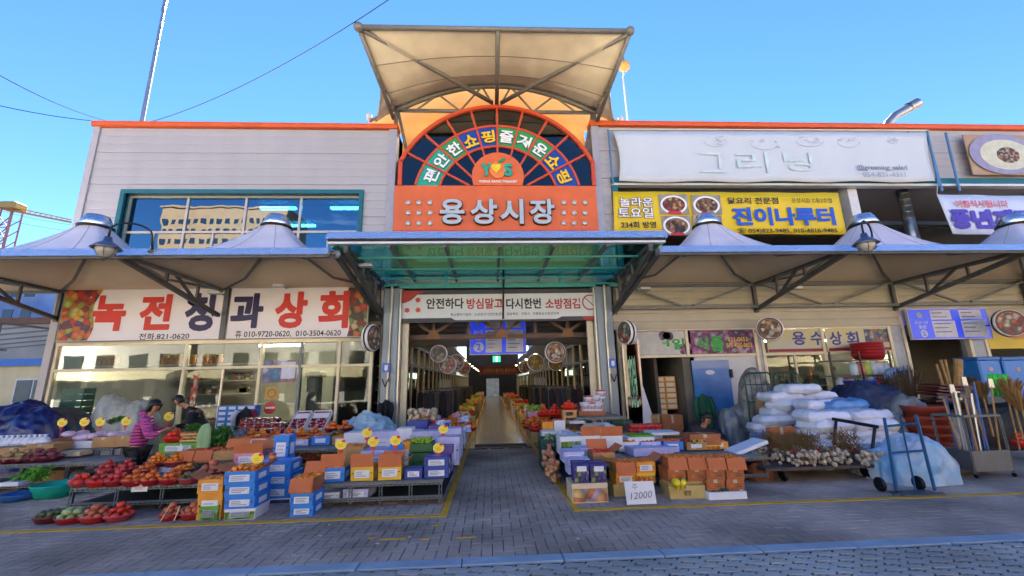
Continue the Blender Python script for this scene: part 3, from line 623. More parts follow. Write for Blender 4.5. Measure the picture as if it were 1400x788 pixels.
for i in range(len(q)-1):
    a,b_=q[i],q[i+1]; m=MB(); m.tube([(a,YA,10.79 if i%2==0 else archz(a)),(b_,YA,archz(b_) if i%2==0 else 10.79)],.035,6); part('web_bar',m,gst,uc)
for s in (0,1):
    sg=(-1,1)[s]; xx=(-3.05,3.62)[s]; part('side_post',MB().tube([(xx,YA,10.8),(xx-sg*.45,13.3,8.6)],.05,8),gst,uc,True)
# ---------------------------------------------------------------- glass canopy over the entrance
gx0,gx1,gy0,gy1=-3.5,3.98,8.95,12.3
tm_=mt('teal_steel','3f948a',.4,.2,.1); fas=mt('fascia_metal','dfe6f2',.22,.8,.04)
gc=thing('glass_canopy','flat teal glass canopy with bright metal fascia over the arcade entrance','canopy',(.25,gy0,4.8))
part('fascia',MB().prismx([(gy0-.12,4.83),(gy0-.03,5.02),(gy0+.04,5.03),(gy0+.04,4.83)],gx0-.05,gx1+.05),fas,gc); part('fascia_lip',MB().box(gx0-.02,gy0-.05,4.77,gx1+.02,gy0+.05,4.827),black,gc); part('fascia_lip',MB().box(gx0,gy0-.09,4.72,gx1,gy0+.03,4.767),white,gc)
for k in range(7): x=gx0+.05+k*(gx1-gx0-.1)/6; part('rafter',MB().box(x-.03,gy0+.05,4.68,x+.03,gy1,4.8),tm_ if k in(0,6) else steel,gc)
for k in range(3): y=gy0+.75+k*1.05; part('purlin',MB().box(gx0+.1,y,4.63,gx1-.1,y+.035,4.677),tm_,gc)
for i in range(6):
    a=gx0+.05+i*(gx1-gx0-.1)/6; b_=a+(gx1-gx0-.1)/6
    for j in range(3): y0=gy0+.06+j*1.08; part('glass_pane',MB().box(a+.01,y0,4.805,b_-.01,y0+1.06,4.815),gl_teal,gc)
for s in (-1,1):
    xx=gx0+.02 if s<0 else gx1-.02
    part('side_gutter',MB().box(xx-.05,gy0+.04,4.82,xx+.05,gy1,4.95),fas,gc)
part('rear_beam',MB().box(-3.1,12.2,4.93,3.95,12.3,5.03).box(-3.1,12.2,4.5,3.95,12.32,4.62) if 0 else MB().box(-3.1,12.2,4.88,3.95,12.3,5.0),tm_,gc); part('rear_beam',MB().box(-3.1,12.2,4.47,3.95,12.3,4.6),tm_,gc)
for k in range(5): x=-3.0+k*6.85/4; part('rear_post',MB().box(x-.05,12.21,4.6,x+.05,12.29,4.88),tm_,gc)
for i in range(4): x=-3.0+i*6.85/4; part('glass_pane',MB().box(x+.06,12.25,4.61,x+6.85/4-.06,12.26,4.87),glass('clear_glass','cfe0da',1.0),gc)
def flood(p,label):
    t=thing('floodlight',label,'floodlight',p,'small white floodlights under the canopies'); x,y,z=p
    part('lamp_head',MB().cbox(x-.16,y-.1,z-.05,x+.16,y+.1,z+.03,.02),white,t); part('lamp_arm',MB().box(x-.02,y+.1,z-.0,x+.02,y+.45,z+.03),steel,t)
flood((-3.05,10.2,4.62),'white floodlight under the left end of the teal glass canopy')
flood((-6.0,12.0,4.55),'white floodlight under the left membrane canopy near the last big letters')
flood((-7.55,11.7,4.3),'white floodlight on the bracket above the dark blue letters')
flood((4.6,12.0,4.35),'white floodlight on the beige wall right of the entrance'); flood((8.8,11.4,4.2),'white floodlight on the truss above the blue door sign')
# steel brackets
def bracket(X,label,front=9.05,zt_=4.62,zb_=3.78,zf=4.5,w=.1):
    t=thing('canopy_bracket',label,'bracket',(X,12.65,4.2),'steel brackets carrying the canopies')
    a=Vector((X,12.6,zt_)); b_=Vector((X,12.6,zb_)); c=Vector((X,front,zf)); 
    part('top_chord',MB().bar(a,c+Vector((0,0,.08)),w),steeld,t); part('bottom_chord',MB().bar(b_,c,w),steeld,t)
    part('wall_post',MB().bar((X,12.62,zb_-.1),(X,12.62,zt_+.1),w),steeld,t)
    for u,v in ((.3,.3),(.3,.55),(.62,.62)): part('web_bar',MB().bar(a.lerp(c,v),b_.lerp(c,u),.06),steeld,t)
    return t
for X,l in ((-12.45,'dark steel canopy bracket at the far left corner beside the fruit picture'),(-7.9,'dark steel canopy bracket crossing the dark blue Hangul letters'),(-3.35,'dark steel canopy bracket left of the teal glass canopy'),
            (3.85,'dark steel canopy bracket right of the teal glass canopy'),(8.35,'dark steel canopy bracket between the two round signs on the right'),(12.95,'dark steel canopy bracket left of the blue directory board'),(17.5,'dark steel canopy bracket at the right edge')): bracket(X,l)
for X,l in ((-3.15,'slim grey truss arm at the left edge of the glass canopy'),(3.68,'slim grey truss arm at the right edge of the glass canopy')): bracket(X,l,8.98,4.66,3.62,4.6,.09)
# wall truss along the right wing
t=thing('wall_truss','long grey steel truss along the beige wall above the right shops','truss',(3.9,12.4,4.2))
part('chord',MB().box(3.95,12.4,4.6,RX,12.5,4.72).box(3.95,12.42,3.78,RX,12.52,3.86) if 0 else MB().box(3.95,12.4,4.6,RX,12.5,4.72),steel,t); part('chord',MB().box(3.95,12.42,3.8,RX,12.52,3.88),steel,t)
for a,b_ in ((3.95,8.35),(8.35,12.95),(12.95,17.5)):
    m_=(a+b_)/2; part('web_bar',MB().bar((a+.1,12.45,4.58),(m_-.3,12.45,3.9),.06),steel,t); part('web_bar',MB().bar((b_-.1,12.45,4.58),(m_+.1,12.45,3.9),.06),steel,t)
# ---------------------------------------------------------------- tent canopies
def tents(name,label,xs,x_end0,x_end1,lab2):
    root=thing(name,label,'canopy',((x_end0+x_end1)/2,9,4.6))
    y0,y1=9.02,12.6; hy=(y1-y0)/2; cy=(y0+y1)/2
    for X in xs:
        def pt(u,v,X=X):
            n=28; a=2*math.pi*u; ca,sa=math.cos(a),math.sin(a)
            k=1/max(abs(ca),abs(sa)); r=v; ex=ca*k*2.28; ey=sa*k*hy; rr_=.28
            px_=ca*rr_+(ex-ca*rr_)*r; py_=sa*rr_+(ey-sa*rr_)*r
            z=4.62+1.26*(1-r)**2.1 ; return (X+px_,cy+py_,z)
        part('membrane',MB().grid(pt,48,10),memw,root,True)
        for k_ in range(8): part('seam',MB().tube([tuple(Vector(pt((k_+.5)/8,.02+.98*q_/8))+Vector((0,0,.004))) for q_ in range(9)],.008,4),mt('seam_grey','a6a2ac',.6),root)
        part('lit_underlayer',MB().grid(lambda u,v:tuple(Vector(pt(u,v))-Vector((0,0,.03))),48,10),mt('lit_underside_beige','d2c4ae',.7,0,.07,.8),root,True)  # added layer under the membrane; warm transmitted light put into its beige
        part('cap',MB().lathe([(.33,5.84),(.37,5.86),(.24,6.16),(.0,6.18)],(X,cy,0),20),mt('cap_metal','b8c2d2',.22,.85),root,True)
        part('cap_ring',MB().lathe([(.34,5.8),(.385,5.8),(.385,5.86),(.34,5.86)],(X,cy,0),20,cap=False),black,root,True)
        for sx_ in (-1,1):
            for sy_ in (-1,1): part('ridge_tube',MB().tube([(X+sx_*2.25,cy+sy_*hy*.98,4.57),(X+sx_*1.2,cy+sy_*hy*.53,4.7),(X+sx_*.3,cy+sy_*.3,5.4)],.035,6),steel,root,True)
    x=x_end0
    k=0
    while x<x_end1-.01:
        nx=min(x+3.05,x_end1); part('fascia',MB().prismx([(y0-.13,4.5),(y0-.05,4.67),(y0+.0,4.68),(y0+.0,4.5)],x,nx-.004),fas,root); x=nx
    part('gutter_lip',MB().box(x_end0,y0-.06,4.455,x_end1,y0+.03,4.497),steeld,root); part('rear_beam',MB().box(x_end0,12.56,4.52,x_end1,12.64,4.6),steel,root)
    for k,X in enumerate(xs): part('cross_beam',MB().box(X+2.26,y0+.02,4.5,X+2.34,12.56,4.58),steel,root)
    return root
tents('tent_canopy','row of lavender white tent roofs with metal caps over the left stalls',[-14.75,-10.18,-5.62],-16.9,-3.5,'')
tents('tent_canopy','row of lavender white tent roofs with metal caps over the right stalls',[6.07,10.68,15.25,19.8],3.85,22,'')
# gooseneck lanterns
def lantern(px,py,label):
    p=P(px,py,8.55); t=thing('wall_lantern',label,'lamp',p,'gooseneck lanterns on the canopy fascia'); x,y,z=p
    part('shade',MB().lathe([(.0,.2),(.06,.2),(.08,.1),(.16,.05),(.26,-.05),(.25,-.055),(.14,.03),(0,.04)],p,20),mt('lantern_grey','59657a',.3,.6),t,True)
    part('globe',MB().lathe([(.0,-.24),(.09,-.22),(.16,-.14),(.18,-.05),(.17,-.03)],p,16),mt('lantern_glass','a8a296',.15,0,.15,8),t,True)
    for k in range(6): a=k*math.pi/3; part('cage_bar',MB().tube([(x+.185*math.cos(a),y+.185*math.sin(a),z-.05),(x+.15*math.cos(a),y+.15*math.sin(a),z-.17),(x+.03*math.cos(a),y+.03*math.sin(a),z-.25)],.008,5),steeld,t)
    pts=[(x,y,z+.2),(x,y,z+.36)]+[(x+.28*(1-math.cos(a)),y+.18*(1-math.cos(a)),z+.36+.2*math.sin(a)) for a in [math.pi*i/8 for i in range(1,9)]]+[(x+.57,8.95,z+.05)]
    part('gooseneck',MB().tube(pts,.02,8),black,t,True); part('foot',MB().lathe([(0,0),(.08,0),(.03,.06),(0,.07)],(x+.57,8.95,z+.0),10),steeld,t,True)
lantern(146,337,'gooseneck lantern hanging from the left canopy fascia beside the upper window'); lantern(1183,331,'gooseneck lantern on the right canopy fascia in front of the open gallery')
# ---------------------------------------------------------------- banners and boards
fruitprint=cells('fruit_print',['b81f1a','d8931c','7b1530','a8b02c','d86a1c','5a2a5a','c8c060','c22818'],5.5)
vegprint=cells('vegetable_print',['7a8a3a','c22818','d86a1c','3d3a2a','b0a860','8a1a20','cfc48a'],5.5)
ban=mt('banner_white','e2dde6',.5,0,.04,1.2); red=mt('ink_red','c8281a',.5,0,.04); navy=mt('ink_navy','1a1650',.5,0,.04); ink=mt('ink_black','15151c',.5,0,.05)
def board(name,label,cat,x0,x1,z0,z1,y,mat,d=.03,edge=None):
    t=thing(name,label,cat,((x0+x1)/2,y,(z0+z1)/2)); part('panel',MB().box(x0,y,z0,x1,y+d,z1),mat,t)
    if edge:
        m=MB(); e=.025
        for a in ((x0-e,z0-e,x1+e,z0-.001),(x0-e,z1+.001,x1+e,z1+e),(x0-e,z0,x0-.001,z1),(x1+.001,z0,x1+e,z1)): m.box(a[0],y-.012,a[1],a[2],y+d,a[3])
        part('frame',m,edge,t)
    return t
YB=12.52
def quadp(a,b_,c,d_,D): return PX(a,(b_+d_)/2,D),PX(c,(b_+d_)/2,D),PZ((a+c)/2,d_,D),PZ((a+c)/2,b_,D)
b1=board('shop_banner','left half of the white fruit shop banner, fruit picture at its left end','banner',-12.25,PX(303,430,YB),3.11,4.6,YB,ban,edge=steel)
part('fruit_picture',MB().grid(lambda u,v:(-12.24+(.83+.08*math.sin(v*7)+.14*v)*u,YB-.006,3.12+1.47*v),8,8),fruitprint,b1)
for s,a,b_,c,d_,mm in (('녹',128,405,171,452,red),('전',192,403.6,233.5,450.6,red),('청',254,402,292,452,navy)): letterpx(s,a,b_,c,d_,YB-.008,mm,b1,bold=.05,d=.003)
letterpx('전화.821-0620',190,455.6,259,464.5,YB,ink,b1,bold=.015,d=.003)
b2=board('shop_banner','right half of the white fruit shop banner, vegetable picture at its right end','banner',PX(313,430,YB),-3.62,3.11,4.6,YB,ban,edge=steel)
part('vegetable_picture',MB().grid(lambda u,v:(-3.63-(.58+.08*math.sin(v*6))*u,YB-.006,3.12+1.47*(1-v)),8,8),vegprint,b2)
for s,a,b_,c,d_,mm in (('과',317,402,359,448,navy),('상',377,400,419,448,red),('회',437,399,476,448,red)): letterpx(s,a,b_,c,d_,YB-.008,mm,b2,bold=.05,d=.003)
letterpx('휴 010-9720-0620,  010-3504-0620',321.6,451,466,461.5,YB,ink,b2,bold=.015,d=.003)
m=MB().box(PX(303,430,YB)+.04,YB-.05,3.1,PX(313,430,YB)-.04,YB+.05,4.6); solo('steel_post','dark slotted post between the two halves of the white fruit banner','post',m,steeld)
# safety banner over the entrance
YG=12.35; x0,x1,z0,z1=quadp(546,396,819,440,YG)
gbt=board('safety_banner','long white fire safety banner in black and red Hangul across the entrance','banner',x0,x1,z0,z1,YG,mt('banner_charcoal','3a3c3f',.6))
a,b_,c,d_=quadp(547,402,817,434,YG); rd=mt('banner_red','a52a20',.5)
part('white_field',MB().prism([(a,c),(a+1.5,c),(a+1.62,c-.07),(b_-1.25,c-.07),(b_-1.1,c),(b_,c),(b_,d_),(a+.5,d_),(a+.3,d_-.18),(a+.12,d_-.25),(a,d_-.25)],YG-.006,YG-.001),mt('banner_pale','c8cdd0',.5,0,.03),gbt)
part('red_corner',MB().prism([(a,d_-.245),(a+.12,d_-.245),(a+.3,d_-.175),(a+.5,d_+.005),(a+.75,d_+.12),(a,d_+.12)],YG-.0065,YG-.0015),rd,gbt); part('red_corner',MB().prism([(b_-.4,c-.12),(b_,c-.12),(b_,c-.01),(b_-.5,c-.01)],YG-.0065,YG-.0015),rd,gbt)
for s,p,q,mm in (('안전하다',583,634,ink),('방심말고',638,687.5,rd),('다시한번',692,739.5,ink),('소방점검',745.5,793,rd)): letterpx(s,p,408,q,422.5,YG-.008,mm,gbt,bold=.03,d=.003)
letterpx('중소벤처기업부   소상공인시장진흥공단   경상북도   안동시   전통중심시장상인회',616,427.5,764,431.5,YG-.008,ink,gbt,bold=.01,d=.003)
p=P(806.5,413.5,YG-.01); part('no_fire_ring',MB().lathe([(.2,-.003),(.24,-.003),(.24,.003),(.2,.003),(.2,-.003)],p,28,Matrix.Rotation(R(90),4,'X'),cap=False),rd,gbt); part('no_fire_bar',MB().bar((p.x-.14,p.y,p.z+.14),(p.x+.14,p.y,p.z-.14),.03,.006,up=(0,1,0)),rd,gbt)
for px,py in ((571.5,410.5),(556.5,424.5),(571.5,424)):
    p=P(px,py,YG-.008); part('fire_icon',MB().prism([(p.x+.085*k*math.sin(t),p.z+.085*k*math.cos(t)) for t,k in [(2*math.pi*i/14,(1 if i%2 else .75)) for i in range(14)]],p.y-.003,p.y),mt('icon_red','b83a2a',.5),gbt)
m=MB().tube([(P(688,338,12.0).x,12.05,5.0),(P(688,440,12.05).x,12.05,3.5)],.03,8); solo('hanging_pole','thin black vertical pole crossing the middle of the safety banner','pole',m,black)
# directory boards
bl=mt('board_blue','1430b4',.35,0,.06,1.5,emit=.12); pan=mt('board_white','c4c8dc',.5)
def directory(name,label,a,b_,c,d_,D,num=True):
    x0,x1,z0,z1=quadp(a,b_,c,d_,D); t=board(name,label,'board',x0,x1,z0,z1,D,bl,.08,edge=mt('board_rim','b7b2ad',.4)); w=x1-x0;h=z1-z0
    for u0,u1,v0,v1 in ((.28,.54,.65,.97),(.28,.57,.04,.6),(.65,.93,.65,.97),(.65,.96,.04,.6)):
        q=part('list_panel',MB().box(x0+w*u0,D-.005,z0+h*v0,x0+w*u1,D-.001,z0+h*v1),pan,t)
        n=int((v1-v0)*h/.13); mm=MB()
        for k in range(n): zz=z0+h*v1-.1-k*.13; L_=rnd.uniform(.45,.8); mm.box(x0+w*u0+.05,D-.008,zz,x0+w*u0+.05+(u1-u0)*w*L_,D-.0055,zz+.03)
        part('list_line',mm,mt('list_ink','6b6f86',.6),t,kind='stuff')
    letter('용상시장',x0+w*.06,x0+w*.23,z0+h*.5,z0+h*.61,D-.002,pan,t,bold=.02,d=.003); letter('동문' if num else '동문',x0+w*.1,x0+w*.2,z0+h*.34,z0+h*.47,D-.002,pan,t,bold=.02,d=.003)
    cc=(x0+w*.15,D-.004,z0+h*.18); part('number_disc',MB().lathe([(0,-.003),(h*.13,-.003),(h*.13,.003),(0,.003)],cc,20,Matrix.Rotation(R(90),4,'X')),pan,t)
    letter('2',cc[0]-h*.05,cc[0]+h*.05,cc[2]-h*.08,cc[2]+h*.08,D-.009,bl,t,bold=.02,d=.003)
    part('mascot_mark',MB().prism([(x0+w*.12,z0+h*.72),(x0+w*.17,z0+h*.7),(x0+w*.18,z0+h*.85),(x0+w*.14,z0+h*.92),(x0+w*.1,z0+h*.84)],D-.004,D-.001),mt('mark_pale','8fa8c8',.5),t)
    return t
directory('directory_board','blue and white shop directory board hanging inside the arcade entrance',643,430,718,484,14.4)
directory('directory_board','blue and white directory board numbered 2 above the dark doorway on the right',1244,423,1352,463,12.5)
m=thing('exit_sign','small green running figure exit sign under the arcade directory board','exit sign',P(679,491,14.6)); p=P(679,491,14.6)
part('sign_box',MB().box(p.x-.13,p.y,p.z-.1,p.x+.13,p.y+.08,p.z+.1),mt('exit_green','1f9a68',.4,emit=.5),m); part('figure',MB().prism([(p.x-.02,p.z-.07),(p.x+.03,p.z-.07),(p.x+.03,p.z+.07),(p.x-.02,p.z+.07)],p.y-.006,p.y-.001),mt('exit_white','e8fff0',.4,emit=.8),m)
x0,x1,z0,z1=quadp(655,501,714,512,20); t=board('hanging_banner','dark red banner with small yellow writing deep inside the arcade','banner',x0,x1,z0,z1,20,mt('banner_dark_red','6a2018',.6)); letter('안전하고 즐거운 용상시장',x0+.2,x1-.3,z0+.1,z1-.1,19.99,mt('faded_yellow','9a7a3a',.6),t,d=.003)
# upper banners on the right wing
YU=12.45
ul=[P(838,180,YU),P(1266,182,YU),P(1278,248,YU),P(846,248,YU)]
def bilin(c,u,v): return (c[3].lerp(c[2],u)).lerp(c[0].lerp(c[1],u),v)
wb=thing('faded_banner','large sun faded white salad shop banner tied to a frame on the upper wall','banner',bilin(ul,.5,.5))
def wpt(u,v): p=bilin(ul,u,v); pull=.12*math.sin(math.pi*v)*((1-u)**6-u**6*.5); return (p.x+pull,p.y-.02+.03*math.sin(u*21)*(1-v)*v*2,p.z-(.05*math.sin(math.pi*u*4)**2 if v<.01 else 0))
part('cloth',MB().grid(wpt,60,8,.01),mt('banner_faded','c8ced8',.55,0,.03,.8,transl=.1),wb,True)
fr=mt('blue_pipe','5a83a4',.4,.4)
part('frame_tube',MB().tube([(ul[0].x-.16,YU,ul[0].z+.08),(ul[1].x+.1,YU,ul[1].z+.1)],.03,8),alu,wb); part('frame_tube',MB().tube([(ul[0].x-.16,YU,ul[0].z+.08),(ul[3].x-.2,YU,ul[3].z-.1)],.035,8),fr,wb); part('frame_tube',MB().tube([(ul[1].x+.06,YU,ul[1].z+.1),(ul[2].x+.1,YU,ul[2].z-.2)],.035,8),fr,wb)
fg=mt('faded_green','bed0d4',.6); fp=mt('faded_purple','a8a4ba',.6); ft=mt('faded_text','6d7690',.6)
yy=YU-.072
for s,a,b_,c,d_ in (('그',955,209,992,236),('리',1008,208,1052,236),('닝',1072,208,1112,234)): letterpx(s,a,b_,c,d_,yy,fg,wb,bold=.0,d=.002)
letterpx('@greening_salad',1172,225.5,1240,234,yy,ft,wb,bold=.01,d=.002); letterpx('054-821-4311',1180,235.5,1238,242,yy,mt('faded_text_pale','98a0b4',.6),wb,bold=.0,d=.002)
def sketch(cx_,cy_,rx,ry,k):
    c=P(cx_,cy_,yy); a=rx*.0245; b2_=ry*.027; m=MB()
    m.tube([(c.x+a*math.cos(t),yy-.004,c.z+b2_*math.sin(t)) for t in [math.pi*(1-.0*k)+math.pi*i/10 for i in range(11)]],.006,4)
    for i in range(9): x=c.x+a*rnd.uniform(-.8,.8); z=c.z+b2_*rnd.uniform(-.5,.8); m.tube([(x,yy-.004,z),(x+rnd.uniform(-.15,.15),yy-.004,z+rnd.uniform(-.06,.06))],.009,4)
    part('food_sketch',m,fp,wb,kind='stuff')
for i,(a,b_,c,d_) in enumerate(((978,193,16,8),(1045,196,20,9),(1107,193,20,8),(1160,194,16,8),(1220,192,8,5))): sketch(a,b_,c,d_,i)
# photo panel at the right
c4=[P(1316,184,YU),P(1430,186,YU),P(1430,240,YU),P(1331,239,YU)]
pp=thing('menu_photo_panel','large printed photo of a bowl of creamy soup on the upper wall','photo panel',bilin(c4,.5,.5))
part('panel',MB().grid(lambda u,v:bilin(c4,u,v),4,2,.03),mt('tabletop_print','b9a083',.5,0,.2,1.2,col2='9a6a48'),pp)
def disc(p,rx,rz,dy,mat,name,parent): return part(name,MB().lathe([(0,-.002),(1,-.002),(1,.002),(0,.002)],(p[0],p[1]-dy,p[2]),32,Matrix.Diagonal((rx,1,rz,1))@Matrix.Rotation(R(90),4,'X')),mat,parent)
q=P(1371,211,YU-.02); disc(q,1.25,.78,.02,mt('bowl_lilac','8d88a4',.4),'bowl_print',pp); disc((q.x+.08,q.y,q.z-.03),.95,.58,.026,mt('soup_cream','c2bfa8',.4),'soup_print',pp)
disc((q.x+.15,q.y,q.z-.05),.42,.3,.031,cells('garnish_print',['4a2a38','c08a3c','b8b59a','6a3a30'],12),'garnish_print',pp)
for k in (0,1):
    a=P(1267+k*26,182,YU+.05); b_=P(1288+k*24,262,YU+.05); m=MB().tube([a,b_],.04,8); solo('blue_frame_pole',('blue pipe down the wall just right of the faded banner','blue pipe down the wall just left of the soup photo')[k],'pipe',m,fr)
# yellow banner
yc=[P(838,262,YU),P(1146,264,YU),P(1158,321,YU),P(840,319,YU)]; yel_b=mt('banner_yellow','d8b70c',.5,0,.05,1)
yb=thing('yellow_banner','yellow chicken restaurant banner with blue Hangul and food photos hung in the gallery opening','banner',bilin(yc,.5,.5))
part('cloth',MB().grid(lambda u,v:bilin(yc,u,v)+Vector((0,.02*math.sin(u*25),0)),50,4,.01),yel_b,yb,True)
y_=YU-.04; blu=mt('ink_blue','1450b8',.5); brn=mt('ink_brown','5a3412',.5)
letterpx('놀라운',847,270,893,283,y_,brn,yb,bold=.07,d=.002); letterpx('토요일',845,284,893,298,y_,brn,yb,bold=.07,d=.002); letterpx('놀라운',847,270,893,283,y_-.004,wh,yb,bold=.015,d=.002); letterpx('토요일',845,284,893,298,y_-.004,wh,yb,bold=.015,d=.002)
letterpx('234회 방영',849,303,897,312,y_,ink,yb,bold=.02,d=.002); letterpx('닭요리 전문점',995,270,1064,279,y_,ink,yb,bold=.02,d=.002); letterpx('용상시장 C동2호점',1082,271,1137,277.5,y_,ink,yb,bold=.0,d=.002)
letterpx('진이나루터',1002,284,1141,308,y_,blu,yb,bold=.05,d=.002); letterpx('☎ 054)823-9485, 010-4816-9485',1008,311.5,1145,320,y_,ink,yb,bold=.01,d=.002)
stew=cells('stew_print',['8a1f10','b5531c','6a3a18','d09a5a','3c5a20','a83a1a'],10); stew2=cells('meat_print',['6a3a20','a87a4a','3a2418','8a5a30','c8a070'],10)
for px,py,s_ in ((921,280,stew),(966,281,stew2),(925,309,stew2),(968,309,stew)):
    a,b_,c,d_=quadp(px-20,py-14,px+20,py+13,y_); part('photo_ground',MB().box(a,y_-.002,c,b_,y_+.002,d_),mt('photo_linen','8d8478',.6,0,.3,4),yb)
    p=P(px,py,y_); disc(p,.44,.32,.006,wh,'plate_print',yb); disc(p,.37,.26,.011,s_,'food_print',yb); w=PX(px+9,py,y_)-PX(px-9,py,y_); part('caption_strip',MB().box(p.x-w/2,y_-.017,p.z-.33,p.x+w/2,y_-.014,p.z-.24),mt('caption_red','c02838',.5),yb)
# lilac banner
lc=[P(1281,266,YU),P(1440,269,YU),P(1440,323,YU),P(1303,320,YU)]; lb_=thing('white_banner','white rice cake house banner with thick purple Hangul at the far right','banner',bilin(lc,.5,.5))
part('cloth',MB().grid(lambda u,v:bilin(lc,u,v)+Vector((0,.02*math.sin(u*15),0)),24,4,.01),mt('banner_cool','c3cbe0',.5,0,.03,1),lb_,True)
letterpx('아침식사됩니다',1306,274,1378,284,y_,mt('ink_pink','d0505a',.5),lb_,bold=.02,d=.002)
for s,a,c in (('풍',1302,1327),('년',1330,1357),('제',1360,1386),('빵',1390,1418)): letterpx(s,a,287.5,c,312,y_,mt('ink_purple','4a32a8',.5),lb_,bold=.08,d=.002)
part('cord',MB().tube([lc[0],P(1278,250,YU)],.008,5).tube([P(1310,266,YU),P(1312,252,YU)],.008,5) if 0 else MB().tube([lc[0],P(1282,248,YU)],.01,5),white,lb_)
# shop signs of the right bays
YR=SY-.02
g1=cells('grape_print',['6a3a7a','a85a9a','c890b8','5a4a6a','9aa0a8','8a3a78','b8b0c0'],7); 
a,b_,c,d_=quadp(852,458,942,486,YR); s1=board('shop_sign','white shop sign panel with one green Hangul letter above the dark open doorway','sign',a,b_,zl+.04,zt-.01,YR,mt('sign_pale','b8b8b6',.5),.02)
letterpx('일',919,463,936,478,YR,mt('ink_green','1f9a3c',.5),s1,bold=.04,d=.003); letterpx('ㅕ',905,465,915,474,YR,mt('ink_green'),s1,bold=.03,d=.003)
for u,v,r_ in ((906,457.5,.14),(915,460,.13),(911,456,.12),(935,479,.14),(940,474,.12)): p=P(u,v,YR); disc((p.x,p.y,min(p.z,zt-.15)),r_,r_,.004,g1,'grape_cluster',s1)
a,b_,c,d_=quadp(945,456,1036,484,YR); s2=board('shop_sign','grape patterned shop sign with green Hangul beside the pale panel','sign',a,b_,zl+.04,zt-.01,YR,g1,.02)
letterpx('식',953,461,968,479,YR,mt('ink_green'),s2,bold=.04,d=.003); letterpx('품',972,460,989,480,YR,mt('ink_green'),s2,bold=.05,d=.003); letterpx('821-0653',995,461,1022,467,YR,yw,s2,bold=.01,d=.003); letterpx('010-4505-0653',993,469,1028,475,YR,yw,s2,bold=.01,d=.003)
y3=mt('sign_yellow_pale','c9bd6e',.5,0,.06,1,col2='b4b6b8'); 
for lab,p0,p1,ch in (('left half of the yellow and white shop sign with dark blue Hangul',1049,1127,(('용',1083,1101),('수',1108,1126))),('right half of the yellow and white shop sign behind the red baskets',1131,1222,(('상',1134,1151),('회',1157,1174)))):
    a=PX(p0,470,YR); b_=PX(p1,465,YR); s3=board('shop_sign',lab,'sign',a,b_,zl+.04,zt-.01,YR,y3,.02); part('red_strip',MB().box(a+.02,YR-.004,zl+.05,b_-.02,YR-.001,zl+.14),mt('strip_red','8a2030',.5),s3)
    for s,u,v in ch: letterpx(s,u,453.5,v,472,YR,mt('ink_slate_blue','2a3a8a',.5),s3,bold=.03,d=.003)
    if p0>1100: part('picture',MB().box(PX(1183,465,YR),YR-.004,zl+.3,b_-.05,YR-.001,zt-.05),cells('shop_print',['a8a8b0','3a4a8a','a86a5a','6a8a7a'],10),s3)
a=PX(1355,480,YR); s4=board('shop_sign','bright yellow shop sign at the right edge behind a round sign','sign',a,RX,zl+.02,zt+.05,YR,yel_b,.02); disc((a+1.0,YR,2.9),.45,.2,.004,mt('faded_orange','c89040',.6),'stamp_mark',s4)
# round projecting signs
def roundsign(px,py,rr_,D,label,mat,yaw=0,side=1):
    p=P(px,py,D); t=thing('round_sign',label,'round sign',p,'round projecting shop signs'); M=Matrix.Rotation(yaw,4,'Z')@Matrix.Rotation(R(90),4,'X')
    part('drum',MB().lathe([(0,-.09),(rr_,-.09),(rr_+.02,-.05),(rr_,-.02),(rr_,.02),(rr_+.02,.05),(rr_,.09),(0,.09)],p,24,M),wh,t,True)
    part('band',MB().lathe([(rr_+.004,-.018),(rr_+.022,-.018),(rr_+.022,.018),(rr_+.004,.018)],p,24,M,cap=False),black,t)
    part('face_ring',MB().lathe([(rr_*.82,.092),(rr_*.95,.092),(rr_*.95,.098),(rr_*.82,.098)],p,24,M,cap=False),mt('ring_maroon','6a2c2c',.5),t); part('face_picture',MB().lathe([(0,.096),(rr_*.81,.096),(rr_*.81,.091)],p,24,M),mat,t)
    x=p.x-side*(rr_+.02)*1.0; part('arm',MB().tube([(p.x,p.y+.1,p.z),(p.x,p.y+(12.6-D if D<12.5 else .5),p.z)],.02,6),black,t)
fp1=cells('noodle_print',['a85a30','d8c8a8','6a3a20','c89050','3a2a20','b8b0a0'],9); fp2=cells('plate_print',['b8b8b8','c06048','5a7a5a','d8d0c0','8a4040'],9); fp3=cells('lamp_print',['c8a020','d8c040','8a6a10'],8)
roundsign(508,462,.36,11.9,'round drum sign on the left gate column beside the fruit banner',fp2,R(72)); roundsign(857,455,.33,11.9,'round drum sign right of the right gate column',fp2,R(-72))
roundsign(1052,450,.34,11.9,'round drum sign with noodle picture left of the yellow and white shop sign',fp1,R(-30)); roundsign(1379,442,.4,11.9,'round drum sign with plate picture at the right edge',fp2,R(-18))
for px,py,r_,D,l,mt_ in ((612.5,499,.27,14,'round sign with purple face left in the arcade mouth',fp2),(624,496,.27,15.2,'round sign with reddish face behind the purple one in the arcade',fp1),(600,484,.26,13.4,'dark round sign nearest the left gate column in the arcade',cells('dim_print',['2a2a26','4a463a','7a7668'],9)),
    (732,496,.3,16,'round sign with yellow face right of the exit sign',fp3),(759,482,.33,13.6,'largest round sign with food picture right inside the arcade mouth',fp1),(759,497,.28,17,'dim yellow round sign below the large food sign in the arcade',fp3),(634,503,.25,17,'small pale round sign deep left in the arcade',fp2),(717,502,.25,19,'small pale round sign deep right in the arcade',fp2)):
    roundsign(px,py,r_,D,l,mt_)
